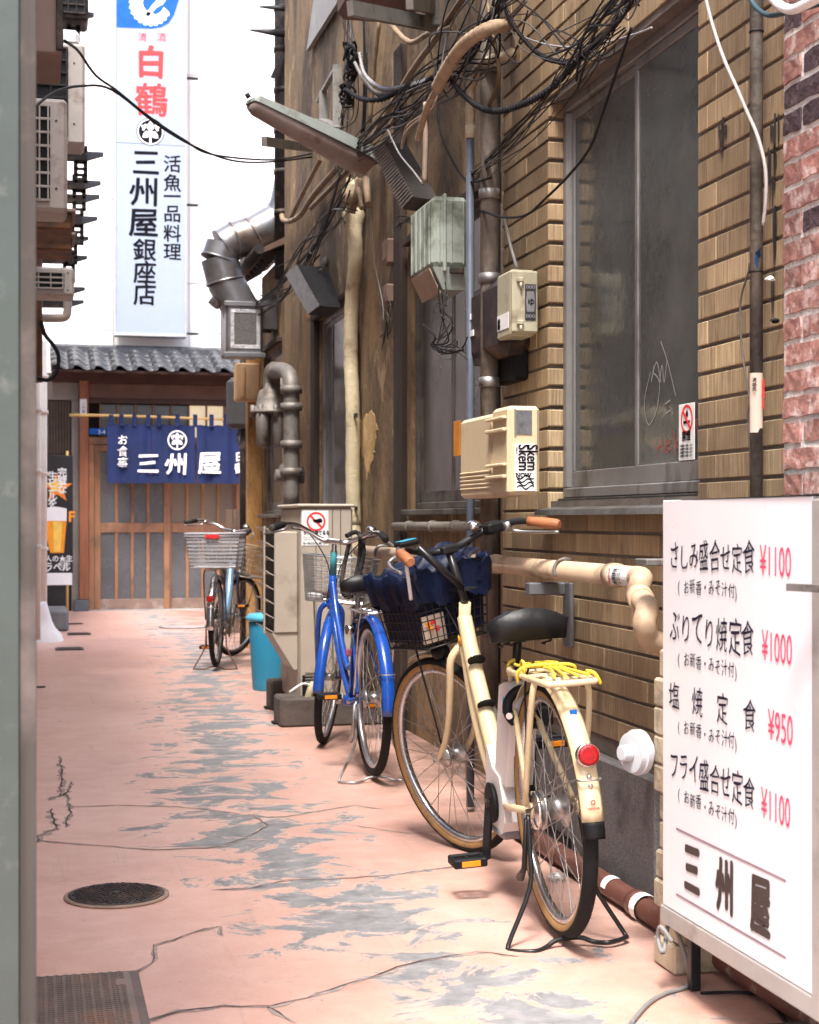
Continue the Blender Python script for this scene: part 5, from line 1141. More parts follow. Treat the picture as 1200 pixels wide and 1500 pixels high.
# fluorescent street light
t_ = thing('alley_light', 'long tapered fluorescent alley light reaching out from the wall', 'lamp', W(545, 245, 1.75))
La = W(366, 150, 1.05); Lb = W(543, 240, 1.72); d_ = (Lb - La).normalized(); sd_ = d_.cross(UP).normalized(); up_ = sd_.cross(d_).normalized()
if up_.z < 0: up_ = -up_
def sect(f, wa, wb, h0, h1):
    p_ = La.lerp(Lb, f); return [p_ + sd_ * wa - up_ * h0 * 0, p_ + sd_ * wa * .9 + up_ * h1, p_ - sd_ * wa * .9 + up_ * h1, p_ - sd_ * wa]
def loft(secs, caps=True):
    mb = MB(); m_ = len(secs[0]); vs = [v for s in secs for v in s]; fs = [(i * m_ + j, i * m_ + (j + 1) % m_, (i + 1) * m_ + (j + 1) % m_, (i + 1) * m_ + j) for i in range(len(secs) - 1) for j in range(m_)]
    if caps: fs += [tuple(range(m_)), tuple(range(len(vs) - m_, len(vs)))]
    return mb.add(vs, fs)
loft([sect(f, w_, w_, 0, h_) for f, w_, h_ in ((0, .05, .02), (.03, .06, .035), (.7, .085, .06), (1, .085, .065))]).build('housing', M('lamp_green_grey', (.24, .27, .25), .5, var=.12, coord='World', dirt=(.12, .12, .1), dscale=6, damt=.3), t_)
def sectd(f, w_, h_):
    p_ = La.lerp(Lb, f); return [p_ + sd_ * w_ * math.cos(a) - up_ * (h_ * math.sin(a) + .002) for a in [i * math.pi / 8 for i in range(9)]]
df = loft([sectd(f, w_, h_) for f, w_, h_ in ((0.01, .045, .03), (.05, .055, .05), (.85, .078, .085), (.97, .075, .07), (1.0, .05, .03))]); df.sm = [True] * len(df.sm); df.build('diffuser', M('lamp_diffuser', (.3, .235, .205), .35, var=.15, coord='World', dirt=(.18, .12, .1), dscale=5, damt=.3), t_)
MB().tube([La - d_ * .01 + up_ * .02, La - d_ * .03 + up_ * .035], .012, 8).build('end_hook', dark_metal, t_)
MB().tube([Lb - d_ * .05, W(560, 232, XB)], .03, 8).build('arm', dark_metal, t_)
# louvred sign lamp behind it
t_ = thing('louvred_box', 'grey box with a finely ribbed face hanging below the alley light', 'ventilation unit', W(590, 300, 1.6))
A, B = W(547, 222, 1.6), W(563, 207, 1.6); Cc, Dd = W(607, 289, 1.6), W(591, 307, 1.6); e_ = Vector((.12, .04, 0))
MB().hexa([A, B, B + e_, A + e_, Dd, Cc, Cc + e_, Dd + e_]).build('casing', M('dark_grey_box', (.06, .055, .05), .6, var=.2, coord='World'), t_)
for i in range(22):
    f = (i + .5) / 22; p_, q_ = A.lerp(Dd, f), B.lerp(Cc, f); MB().slab(p_ + Vector((-.006, -.003, 0)), q_ + Vector((-.006, -.003, 0)), (.008, .009)).build('louvre', M('louvre_grey', (.2, .17, .15), .55, coord='World', var=.1), t_)
# metal brackets on the brown wall (empty sign frame)
fr = M('frame_steel', (.26, .25, .23), .5, .5, var=.2, coord='World', dirt=(.1, .09, .08), dscale=9, damt=.3)
t_ = thing('sign_frame', 'empty grey steel bracket frame on the brown wall above the light', 'bracket', W(490, 190, 1.8))
for a_, b_, w_ in (((494, 95), (494, 187), .05), ((474, 133), (474, 175), .05), ((494, 97), (474, 133), .03), ((474, 178), (497, 190), .06), ((474, 178), (455, 176), .04), ((471, 135), (465, 150), .02)):
    MB().slab(W(*a_, 1.78), W(*b_, 1.78), (w_, w_ * .6)).build('bar', fr, t_)
MB().slab(W(387, 207, 1.2), W(455, 217, 1.75), (.03, .05)).build('arm', fr, t_)
t_ = thing('unit_bracket', 'rusty steel bracket carrying a machine at the top of the brown wall', 'bracket', W(600, 30, 1.6))
MB().slab(W(513, 12, 1.25), W(634, 36, 1.72), (.03, .06)).build('lower_beam', fr, t_); MB().slab(W(600, 2, 1.45), W(634, 10, 1.72), (.03, .06)).build('upper_beam', fr, t_); MB().slab(W(632, -40, 1.72), W(634, 40, 1.72), (.05, .07)).build('upright', fr, t_)
MB().bbox(1.35, 1.7, W(560, 0, 1.5).y - .3, W(560, 0, 1.5).y + .3, W(560, 4, 1.5).z, W(560, 4, 1.5).z + .5, .03).build('machine', M('rust_unit', (.16, .09, .075), .6, coord='World', var=.2), t_)
# spikes at roof corner
for i, (x0_, y0_, x1_, y1_) in enumerate(((380, 10, 443, 13), (366, 44, 427, 50))):
    t_ = thing('wall_spike', ('upper' if i == 0 else 'lower') + ' black steel spike jutting from the corner of the brown building', 'bracket', W(x1_, y1_, 1.85))
    p_, q_ = D(x0_, y0_, YB1), D(x1_, y1_, YB1); MB().tube([p_, q_], [.006, .04], 6).build('spike', black_paint, t_); MB().slab(q_, q_ + Vector((-.15, 0, -.35)), .03).build('brace', black_paint, t_)
p = D(416, 0, YB1 + .12); t_ = pipe('drainpipe', 'black corrugated drainpipe down the far corner of the brown building', [(p.x, p.y, 3.0), (p.x, p.y, 7)], .075, dark_metal, 12, collars=[((p.x, p.y, 3.2 + i * .32), (0, 0, 1)) for i in range(11)])
t_ = tag(MB().prism([W(455, 75, XB - .01), W(470, -30, XB - .01), W(520, -60, XB - .01), W(500, 5, XB - .01)], (-.03, 0, 0)).build('shutter_panel', M('pale_grey_panel', (.3, .3, .29), .6, var=.15, coord='World')), 'grey slanting panel at the top of the brown wall', 'panel')
# diagonal wall conduits
cb = M('conduit_brown', (.27, .19, .12), .65, var=.25, coord='World', dirt=(.13, .08, .05), dscale=6, damt=.4, bump=.2)
for lab, pts, r_ in (('long bare conduit slanting up the brown wall to the arched pipe', [(455, 305), (530, 225), (600, 110), (640, 55), (690, -20)], .016),
                     ('brown conduit slanting down from the alley light to the duct', [(425, 322), (440, 290), (470, 232)], .016),
                     ('thick bent conduit hooked at its lower end under the alley light', [(495, 245), (460, 285), (440, 315), (425, 324), (415, 322), (413, 315)], .02),
                     ('conduit bending at the top under the steel bracket', [(570, 32), (600, 62), (630, 48), (665, 40)], .014),
                     ('vertical conduit on the brown wall right of the sign frame', [(556, 30), (548, 100), (542, 180)], .012)):
    tag(MB().tube([W(*p_, 1.84) for p_ in pts], r_, 9, smooth_pts=4).build('wall_conduit', cb), lab, 'conduit')
bundle('wrapped_lead', [(640, 130, 1.5), (635, 160, 1.5), (600, 185, 1.5), (588, 220, 1.5)], 1.5, 2, .011, .015, 'pale brown taped lead drooping beside the louvred box', 'taped leads by the louvred box', M('taped_lead', (.3, .22, .17), .7, bump=.3), seed=8)
bundle('wrapped_lead', [(624, 150, 1.5), (624, 200, 1.5), (622, 268, 1.5)], 1.5, 1, .014, .0, 'pale taped lead hanging straight above the green box', None, MATS['taped_lead'], seed=9)
bundle('wrapped_lead', [(568, 190, 1.5), (585, 225, 1.5), (605, 250, 1.5), (620, 270, 1.5)], 1.5, 1, .008, .0, 'grey lead slanting down toward the green box', None, cable_grey, seed=10)
# cable bundles
bundle('cable', [(500, 240, 1.72, .6), (560, 190, 1.6), (620, 140, 1.55), (680, 100, 1.55), (720, 60, 1.58), (750, -30, 1.6)], 1.6, 14, .0075, .05, 'black cable in the tangled bundle slanting over the alley light', 'tangled cables above the alley light', seed=1)
bundle('cable', [(516, 290, 1.75), (480, 340, 1.75), (450, 380, 1.78), (425, 400, 1.8, 1.5)], 1.8, 9, .01, .07, 'black cable drooping from the light to the floodlight', 'cables above the floodlight', seed=2)
bundle('cable', [(385, 460, 1.78), (410, 440, 1.78), (430, 420, 1.78), (470, 370, 1.78)], 1.8, 6, .012, .07, 'black cable behind the floodlight toward the exhaust box', 'cables by the exhaust box', seed=12)
bundle('cable', [(510, -20, 1.8), (515, 50, 1.8), (517, 80, 1.78, .6), (512, 150, 1.78), (500, 190, 1.8), (496, 240, 1.8)], 1.8, 6, .007, .05, 'thin black cable hanging down the upper brown wall', 'cables hanging on the upper brown wall', seed=3)
bundle('cable', [(535, -20, 1.86), (537, 100, 1.86), (532, 200, 1.86)], 1.86, 3, .008, .03, 'straight black cable down the brown wall left of the conduit', 'straight cables on the brown wall', seed=13)
bundle('cable', [(585, 325, 1.7), (600, 322, 1.7), (612, 325, 1.65)], 1.7, 5, .008, .02, 'short black cable entering the green box', 'cables entering the green box', seed=14)
bundle('cable', [(735, -20, 1.6, 1.5), (715, 60, 1.58), (670, 120, 1.55), (650, 90, 1.52), (680, 40, 1.55), (740, -10, 1.58)], 1.58, 4, .006, .07, 'looping thin cable by the arched wrapped pipe', 'looping cables by the arched pipe', seed=15)
# twisted pair helices
def twist(pts, X, r, lab, mat, turns=.05, amp=.008):
    P = spline([W(p_[0], p_[1], X if len(p_) < 3 else p_[2]) for p_ in pts], 26); L = 0
    for ph_ in (0, math.pi):
        Q = []; L = 0
        for i, p_ in enumerate(P):
            L += (P[i] - P[i - 1]).length if i else 0; a = L / turns * 2 * math.pi + ph_
            Q.append(p_ + Vector((math.cos(a) * amp * .5, math.cos(a) * amp * .6, math.sin(a) * amp)))
        tag(MB().tube(Q, r, 6).build('twisted_cable', mat), lab, 'cable', lab.split(' of ')[-1])
pale = M('pale_cable', (.3, .29, .29), .45, coord='World')
twist([(527, 78), (535, 110), (560, 130), (590, 128), (625, 118)], 1.6, .007, 'pale strand of the upper twisted pair', pale)
twist([(520, 92), (535, 120), (555, 138), (590, 135), (630, 120)], 1.62, .006, 'grey strand of the lower twisted pair', cable_grey)
twist([(508, 132), (530, 145), (560, 145), (595, 128), (640, 112)], 1.6, .007, 'dark strand of the third twisted pair', cable_black)
twist([(655, 110), (680, 140), (710, 160), (745, 160), (800, 135), (850, 85), (905, 30), (930, -10)], 1.55, .0065, 'dark strand of the twisted cable sagging over the tiles', cable_black, .06, .007)
twist([(735, -10), (745, 25), (770, 60), (800, 85), (850, 95)], 1.6, .005, 'black strand of the twisted cable right of the drainpipe', cable_black, .05, .006)
# knots of joined cables on the brown wall
def knot(x, y, X, r_, n, lab, seed):
    rs = random.Random(seed); mb = MB(); c = W(x, y, X)
    for k in range(n):
        P = []
        for i in range(9): a = i * .9 + k; P.append(c + Vector((rs.uniform(-.6, .6) * r_, math.cos(a) * r_ * rs.uniform(.4, 1.1), math.sin(a) * r_ * rs.uniform(.5, 1.3))))
        mb.tube(P, .006, 5, smooth_pts=4)
    tag(mb.build('cable_knot', cable_black), lab, 'cable')
knot(516, 84, 1.66, .075, 6, 'tangled knot of black cable where the pale twisted pair starts', 1)
knot(508, 138, 1.66, .06, 4, 'smaller cable knot lower on the upper brown wall', 2)
knot(513, 112, 1.7, .05, 4, 'middle cable knot between the other two on the brown wall', 3)
tag(MB().bbox(1.66, 1.72, W(518, 96, 1.7).y - .03, W(518, 96, 1.7).y + .03, W(518, 108, 1.7).z, W(518, 88, 1.7).z, .008).build('splice_box', dark_metal), 'small dark splice box among the cable knots', 'electric box')
# big fan of cables to upper right
bundle('cable', [(840, 65, 1.5, 2), (880, 40, 1.45, 1), (920, 10, 1.4, .6), (940, -20, 1.4, .6)], 1.45, 6, .007, .035, 'thick black cable in the knot at the top of the window', 'knotted cables above the window', seed=20)
bundle('cable', [(690, 262, 1.62, .6), (780, 175, 1.6), (850, 95, 1.55), (915, 15, 1.5, .6)], 1.55, 9, .0045, .035, 'thin black cable rising across the tiles to the window top', 'thin cables crossing the tiles', seed=21)
bundle('cable', [(735, 5, 1.62), (780, 55, 1.58), (830, 72, 1.55), (880, 60, 1.5), (920, 25, 1.48)], 1.55, 5, .005, .04, 'black cable sagging from the drainpipe to the window top', 'cables sagging above the window', seed=22)
for lab, pts, r_, X, m_ in (('single black wire drooping across the big window to the drainpipe', [(925, 40), (905, 100), (885, 160), (865, 215), (835, 255), (800, 290), (770, 315), (735, 318), (705, 308)], .0055, 1.6, cable_black),
                        ('pale wire in a shallow arc above the window', [(745, 45), (800, 65), (860, 68), (930, 50), (955, 40)], .0035, 1.62, pale),
                        ('thin wire hanging from the alley light past the lagged pipe', [(540, 262), (545, 320), (548, 380), (560, 440), (562, 470)], .004, 1.8, cable_grey),
                        ('dark wire hooked down beside the arched pipe', [(640, 130), (645, 190), (660, 230), (685, 265), (720, 260)], .006, 1.6, cable_black)):
    tag(MB().tube([W(*p_, X) for p_ in pts], r_ * .8, 7, smooth_pts=6).build('wire', m_), lab, 'wire')
MB_ = MB().tube([W(712, -10, 1.6), W(720, 40, 1.6), W(731, 100, 1.6), W(728, 130, 1.62), (W(717, 153, 1.62))], .008, 8, smooth_pts=6); tag(MB_.build('spiral_hose', M('brass_hose', (.2, .14, .08), .5, .5, bump=.8, bscale=90)), 'thin brass coloured hose beside the thick drainpipe', 'hose')
# wires over the alley
for i, pts in enumerate(([(95, 60), (115, 75), (140, 110), (170, 132), (220, 172), (270, 205), (310, 226), (400, 234), (470, 222)], [(50, 158), (80, 135), (120, 126), (165, 132), (230, 182), (280, 212), (340, 235), (400, 237), (470, 228)])):
    P = [];
    for k_, (x, y) in enumerate(pts): f = k_ / (len(pts) - 1); P.append(D(x, y, 6.5 + 4.5 * f))
    tag(MB().tube(P, .0065, 7, smooth_pts=6).build('overhead_wire', cable_black), ('upper' if i == 0 else 'lower arching') + ' black wire crossing the alley in front of the shop sign', 'wire')
# small fixtures on the wall between windows
for i, (x, y0_, y1_) in enumerate(((568, 352, 388), (567, 418, 445))):
    q = W(x, y1_, 1.86); q1 = W(x, y0_, 1.86); t_ = thing('bell_box', ('upper' if i == 0 else 'lower') + ' small brown box on the wall between the windows', 'box', q)
    MB().bbox(1.84, XB - .002, q.y - .07, q.y + .05, q.z, q1.z, .008).build('casing', M('brown_bakelite', (.2, .13, .1), .55, coord='World'), t_)
    MB().bbox(1.835, 1.8395, q.y - .05, q.y + .03, q.z + .02, q1.z - .02, .002).build('cover', M('brown_bakelite', (.2, .13, .1), .55), t_)
bundle('hanging_lead', [(566, 445), (572, 470), (566, 500)], 1.85, 4, .006, .03, 'thin dark lead hanging from the lower brown box', 'leads under the small brown box', seed=33)

# ================================================================== tall outdoor unit, bucket, blocks
acm = M('outdoor_beige', (.4, .345, .28), .5, var=.06, coord='World', dirt=(.22, .18, .14), dscale=4, damt=.25)
XC = 1.33; yA = Yw(441, XC); yN = 8.35
c_ = G(470, 1060); x0 = D(441, 0, yN).x; x1 = D(517, 0, yN).x; z0 = D(470, 1032, yN).z; z1 = D(470, 738, yN).z; yF = yN + .72
t_ = thing('tall_outdoor_unit', 'tall beige outdoor unit with finned air outlet and no-littering notice', 'air conditioner', ((x0 + x1) / 2, yN, 0))
MB().bbox(x0, x1, yN, yF, z0, z1 - .02, .012).build('casing', acm, t_); MB().bbox(x0 - .02, x1 + .012, yN - .012, yF + .012, z1 - .019, z1, .008).build('top_plate', acm, t_)
for px in (463, 487, 499): x = D(px, 0, yN).x; MB().box(x - .003, x + .003, yN - .0015, yN - .0004, z0 + .1, z1 - .03).build('panel_joint', M('joint_shadow', (.16, .14, .12), .8), t_)
for i in range(5): z = D(470, 985, yN).z - i * .016; MB().bbox(D(447, 0, yN).x, D(466, 0, yN).x, yN - .005, yN - .0005, z - .005, z + .003, .001).build('vent_slit', M('joint_shadow', (.1, .1, .1)), t_)
xx0, xx1 = D(440, 0, yN).x, D(464, 0, yN).x; MB().bbox(xx0 + .01, xx1, yN - .003, yN - .0004, D(450, 1025, yN).z, D(450, 989, yN).z, .001).build('valve_opening', black_plastic, t_)
MB().tube([(xx0 + .07, yN - .002, D(450, 1003, yN).z), (xx0 + .05, yN - .04, D(450, 1008, yN).z), (xx0 + .04, yN - .03, D(450, 1030, yN).z), (xx0 + .1, yN - .02, .12)], .022, 10, smooth_pts=5).build('refrigerant_pipe', lag, t_)
MB().tube([(xx0 + .05, yN - .04, D(450, 1003, yN).z), (xx0 - .0, yN - .06, D(450, 1000, yN).z), (xx0 - .07, yN - .06, D(450, 1012, yN).z)], .007, 6, smooth_pts=4).build('cable_tie', white_plastic, t_)
# finned outlet hood on the alley side
hx = D(386, 0, yN + .15).x; hz0, hz1 = D(400, 935, yN).z, D(400, 779, yN).z; hd = x0 - .002
yF = yN + .52
MB().bbox(D(402, 0, yN + .1).x, hd, yN + .09, yF - .05, hz0 + .02, hz1, .006).build('outlet_hood', acm, t_)
MB().hexa([(D(402, 0, yN).x + .0, yN + .1, hz0 + .019), (hd, yN + .1, hz0 + .019), (hd, yF - .06, hz0 + .019), (D(402, 0, yN).x, yF - .06, hz0 + .019), (hd - .02, yN + .1, hz0 - .18), (hd - .001, yN + .1, hz0 - .18), (hd - .001, yF - .06, hz0 - .18), (hd - .02, yF - .06, hz0 - .18)][4:] + [(D(402, 0, yN).x + .0, yN + .1, hz0 + .019), (hd, yN + .1, hz0 + .019), (hd, yF - .06, hz0 + .019), (D(402, 0, yN).x, yF - .06, hz0 + .019)]).build('hood_underside', acm, t_)
yF = yN + .52; xo1 = D(402, 0, yN + .1).x - .001; xo0 = D(394, 0, yN + .1).x
n_ = 7
for i in range(n_ + 1):
    z = hz0 + .02 + (hz1 - hz0 - .03) * i / n_
    MB().hexa([(xo0 - .02, yN + .1, z + .03), (xo1, yN + .1, z - .0), (xo1, yF - .06, z - .0), (xo0 - .02, yF - .06, z + .03), (xo0 - .02, yN + .1, z + .036), (xo1, yN + .1, z + .006), (xo1, yF - .06, z + .006), (xo0 - .02, yF - .06, z + .036)]).build('fin', acm, t_)
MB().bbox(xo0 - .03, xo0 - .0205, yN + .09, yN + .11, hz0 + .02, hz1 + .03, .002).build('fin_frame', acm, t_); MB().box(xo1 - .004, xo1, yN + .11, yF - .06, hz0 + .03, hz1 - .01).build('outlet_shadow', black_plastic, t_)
# notice sticker
fx = lambda px: D(px, 0, yN).x; fz = lambda py: D(470, py, yN).z; yy = yN - .0025
MB().box(fx(442), fx(481), yy, yN - .0006, fz(799), fz(748)).build('notice', white_print, t_)
cc = Vector((fx(463), yy - .001, fz(764))); ring(cc, UX, UZ, .041, .052).build('notice_ring', red_print, t_); MB().slab(cc + Vector((-.033, 0, .033)), cc + Vector((.033, 0, -.033)), (.001, .011)).build('notice_bar', red_print, t_)
MB().add([cc + Vector(q) for q in ((-.02, -.0005, .008), (.028, -.0005, .018), (.036, -.0005, .0), (.02, -.0005, -.008), (-.01, -.0005, -.004))], [tuple(range(5))]).build('notice_hand', black_print, t_)
text('タバコ捨てるな', .026, black_print, t_, (fx(444), yy - .001, fz(783)), UX, UZ, bold=.03, sx=.8); text('Please do not throw your\ncigarette on ground', .011, black_print, t_, (fx(444), yy - .001, fz(788)), UX, UZ); text('吸い殻は灰皿へ願います', .013, black_print, t_, (fx(444), yy - .001, fz(797)), UX, UZ, bold=.02, sx=.95)
conc = M('dark_concrete', (.09, .075, .065), .85, var=.35, scale=10, coord='World', bump=.5, bscale=30, dirt=(.035, .03, .03), dscale=5, damt=.35)
q = D(411, 1058, 8.25)
tag(MB().bbox(D(411, 0, 8.25).x, 1.85, 8.25, 8.5, 0, .155, .012).build('concrete_block', conc), 'stained concrete block under the near end of the tall outdoor unit', 'block')
tag(MB().bbox(D(397, 0, 9.0).x, 1.85, 9.0, 9.2, 0, .17, .012).build('concrete_block', conc), 'concrete block under the far end of the tall outdoor unit', 'block')
for i, (x, y) in enumerate(((400, 1038), (412, 1060))):
    g_ = G(x, y); tag(MB().bbox(g_.x - .05, g_.x + .1, g_.y - .04, g_.y + .04, 0.001, .014, .004).build('foot_plate', black_rubber), ('farther' if i == 0 else 'nearer') + ' black rubber pad poking out from the concrete blocks', 'pad')
# bucket
g_ = G(394, 1014); cb_ = Vector((g_.x + .04, g_.y + .16, 0)); zt_ = D(394, 900, g_.y).z
t_ = thing('rubbish_bin', 'tall turquoise plastic bin with lid beside the tall outdoor unit', 'bin', cb_); turq = M('turquoise', (.025, .25, .42), .45, var=.08, coord='World', dirt=(.08, .3, .38), dscale=6, damt=.2)
MB().lathe(cb_, (0, 0, 1), [(0, .118), (.01, .122), (zt_ - .08, .148), (zt_ - .06, .148)], 28).build('body', turq, t_)
turql = M('turquoise_lid', (.08, .38, .52), .4, var=.06, coord='World')
MB().lathe(cb_, (0, 0, 1), [(zt_ - .05, .15), (zt_ - .045, .165), (zt_ - .025, .167), (zt_ - .015, .155), (zt_ - .005, .148), (zt_, .1)], 28).build('lid', turql, t_)

# ================================================================== menu board (illuminated stand sign, near right)
XM_ = 1.44
def MW(px, py): return W(px, py, XM_)
zb = MW(972, 1325).z; ztp = MW(972, 733).z; yL = Yw(971, XM_); yR = Yw(1192, XM_)
mbd = thing('menu_board', 'white standing menu board with black handwritten dishes and red prices', 'menu board', (XM_ + .06, (yL + yR) / 2, 0))
alw = M('board_aluminium', (.5, .48, .46), .45, .5, var=.1, coord='World', dirt=(.35, .32, .3), dscale=8, damt=.2)
face = M('board_face', (.78, .78, .8), .3, var=.03, coord='World', scale=3, dirt=(.6, .57, .54), dscale=2.2, damt=.05)
tl = .02   # the face leans back slightly
MB().bbox(XM_, XM_ + .012, yR + .004, yL, zb, ztp, .002).build('face', face, mbd)
f = MB(); dpt = .13
f.bbox(XM_ - .002, XM_ + dpt, yR - .035, yL + .012, zb - .045, zb - .0005, .004)
f.bbox(XM_ + .0125, XM_ + dpt, yR - .035, yL + .01, ztp - .02, ztp - .004, .003); f.bbox(XM_ + .0125, XM_ + dpt, yL + .0005, yL + .01, zb - .01, ztp - .019, .002)
f.build('frame', alw, mbd)
MB().bbox(XM_ - .004, XM_ + dpt + .01, yR - .04, yR + .003, zb - .044, ztp - .005, .004).build('end_post', alw, mbd)
for i in range(6): MB().bbox(XM_ + .008 + i * .02, XM_ + .014 + i * .02, yR - .044, yR - .0405, zb - .03, ztp - .03, .001).build('end_groove', alw, mbd)
MB().bbox(XM_ + .0125, XM_ + .12, yR + .004, yL - .002, zb, ztp - .021, .003).build('light_box', M('box_white', (.7, .7, .7), .5), mbd)
MB().add([Vector((XM_ - .004, yR - .02, ztp + .002)), Vector((XM_ + .13, yR - .02, ztp + .004)), Vector((XM_ + .13, yL - .15, ztp + .003)), Vector((XM_ - .0, yL - .1, ztp + .0005))], [(0, 1, 2, 3)]).build('top_gasket', black_plastic, mbd)
MB().slab(W(1157, 860, XM_ - .05), W(1157, 860, XM_ - .05) + Vector((.1, -.3, 0)), (.02, .014)).build('side_handle', dull_steel, mbd)
for yy_ in (yL - .03, yR + .02):
    MB().bbox(XM_ + .05, XM_ + .075, yy_ - .02, yy_ + .005, 0.0, zb - .046, .002).build('leg', black_paint, mbd)
MB().bbox(XM_ - .12, XM_ + .3, yR - .1, yL - .38, 0.0, .03, .01).build('base_plate', M('base_rubber', (.07, .055, .045), .8, bump=.3), mbd)
mu, mv = (0, -1, 0), (0, 0, 1); wk = (yL - yR)
bprint = M('brush_ink', (.02, .015, .035), .6, spec=.1)
def mtext(s_, px, py, size, m_=bprint, sx=1., bold=.01, wob=.05, **k):
    p_ = MW(px, py); p_.x = XM_ - .001; return text(s_, size, m_, mbd, p_, mu, mv, bold=bold, sx=sx, wob=wob, **k)
rj = random.Random(3)
def hline(s_, px0, px1, py0, size, m_=bprint, bold=.012, py1=None, wob=.05):
    a, b = MW(px0, py0), MW(px1, py0); L = (a.y - b.y); n_ = len(s_); adv = L / n_
    for i, ch in enumerate(s_):
        if ch == ' ': continue
        th = rj.uniform(-.06, .06); k_ = rj.uniform(.92, 1.1); uu = Vector((0, -math.cos(th), math.sin(th))); vv = Vector((0, math.sin(th), math.cos(th)))
        text(ch, size * k_, m_, mbd, (XM_ - .0012, a.y - adv * i, a.z + rj.uniform(-.003, .003)), uu, vv, bold=bold * .45, sx=adv / size / k_ * rj.uniform(.9, 1.02), wob=wob * 1.6)
hline('さしみ盛合せ定食', 982, 1107, 829, .072, bold=.012); hline('(お新香・みそ汁付)', 994, 1088, 866, .036, bold=.006)
hline('ぶりてり焼定食', 982, 1107, 935, .08, bold=.012); hline('(お新香・みそ汁付)', 994, 1088, 972, .036, bold=.006)
hline('塩 焼 定 食', 981, 1110, 1033, .072, bold=.012); hline('(お新香・みそ汁付)', 994, 1088, 1070, .036, bold=.006)
hline('フライ盛合せ定食', 982, 1107, 1133, .073, bold=.012); hline('(お新香・みそ汁付)', 994, 1088, 1171, .036, bold=.006)
def price(s_, px0, px1, py, h=.085):
    a, b = MW(px0, py), MW(px1, py); text(s_, h, pink_print, mbd, (XM_ - .0012, a.y, a.z), mu, mv, bold=-.004, sx=(a.y - b.y) / (h * (.62 * len(s_))), wob=.0)
price('¥1100', 1114, 1171, 842); price('¥1000', 1117, 1172, 966); price('¥950', 1126, 1171, 1082); price('¥1100', 1116, 1169, 1196)
for ch, px, py, sz in (('三', 1003, 1296, .125), ('州', 1050, 1322, .125), ('屋', 1100, 1352, .13)): mtext(ch, px, py, sz, M('brown_ink', (.06, .04, .035), .6), sx=.68 * 1.05, bold=.035, wob=.05)
for py in (1212, 1308):
    a, b = MW(991, py), MW(1152, py); MB().add([(XM_ - .001, a.y, a.z), (XM_ - .001, b.y, a.z), (XM_ - .001, b.y, a.z - .005), (XM_ - .001, a.y, a.z - .005)], [(0, 1, 2, 3)]).build('rule_line', M('mauve_line', (.3, .2, .24), .6), mbd)
tag(MB().tube([G(925, 1498, .006), G(950, 1470, .006), G(975, 1455, .006), (1.5, yL - .02, .02), (1.47, yL + .02, .15), W(972, 1395, 1.42), W(964, 1375, 1.42), W(968, 1358, 1.42), W(985, 1380, 1.44)], .0055, 8, smooth_pts=6).build('power_cable', cable_grey), 'grey power cable looping from the menu board to the ground', 'cable')
tag(MB().tube([(1.5, yL - .08, .006), (1.62, yL - .12, .006), (1.60, yL - .3, .006), (1.55, yL - .5, .006), (1.62, yL - .75, .006)], .004, 6, smooth_pts=6).build('power_cable', cable_black), 'black cable lying on the ground behind the menu board', 'cable')

# ================================================================== bicycles
def torus(mb, c, Rm, r, n=56, m=10, a0=0, a1=2 * math.pi, prof=None):
    """ring around the local y axis; prof = list of (radial, lateral) offsets"""
    prof = prof or [(r * math.cos(2 * math.pi * j / m), r * math.sin(2 * math.pi * j / m)) for j in range(m)]
    m = len(prof); full = abs(a1 - a0) > 6.28; k = n if full else n + 1; vs = []
    for i in range(k):
        a = a0 + (a1 - a0) * i / n
        for (u, w) in prof: vs.append(Vector(c) + Vector(((Rm + u) * math.cos(a), w, (Rm + u) * math.sin(a))))
    fs = []
    for i in range(n):
        i2 = (i + 1) % k
        for j in range(m): fs.append((i * m + j, i * m + (j + 1) % m, i2 * m + (j + 1) % m, i2 * m + j))
    mb.add(vs, fs, True)
    if not full: mb.f += [tuple(len(mb.v) - k * m + j for j in range(m)), tuple(len(mb.v) - m + j for j in range(m))]; mb.sm += [False, False]
    return mb
def wheel(root, c, xf, S, r=.328, drum=.03, disc=False):
    w_ = torus(MB(xf), c, r - .040, 0, prof=[(-.008, -.010), (.004, -.013), (.008, -.009), (.008, .009), (.004, .013), (-.008, .010)]).build('wheel', S['rim'], root)
    if S.get('tan'):
        torus(MB(xf), c, r - .019, .019, m=12).build('tyre', tan_rubber, w_)
        torus(MB(xf), c, r - .019, 0, prof=[(.003, -.0200), (.0125, -.0168), (.0205, -.010), (.0225, 0), (.0205, .010), (.0125, .0168), (.003, .0200), (.003, 0)]).build('tread', black_rubber, w_)
    else: torus(MB(xf), c, r - .019, .0195, m=12).build('tyre', black_rubber, w_)
    sp = MB(xf); n = 32
    for i in range(n):
        a = 2 * math.pi * i / n; side = 1 if i % 2 else -1; h = a + (1.25 if (i // 2) % 2 else -1.25)
        sp.tube([Vector(c) + Vector((math.cos(a) * (r - .044), side * .002, math.sin(a) * (r - .044))), Vector(c) + Vector((math.cos(h) * drum, side * .03, math.sin(h) * drum))], .0014, 4, caps=False)
    sp.build('spokes', S.get('spoke', steel), w_)
    MB(xf).lathe(c, (0, 1, 0), [(-.05, .008), (-.036, .010), (-.034, drum + .004), (-.028, drum + .004), (-.026, drum * .62), (.026, drum * .62), (.028, drum + .004), (.034, drum + .004), (.036, .010), (.05, .008)], 18).build('hub', S.get('hub', steel), w_)
    MB(xf).tube([Vector(c) + Vector((0, -.075, 0)), Vector(c) + Vector((0, .075, 0))], .006, 6).build('axle', dull_steel, w_)
    return w_
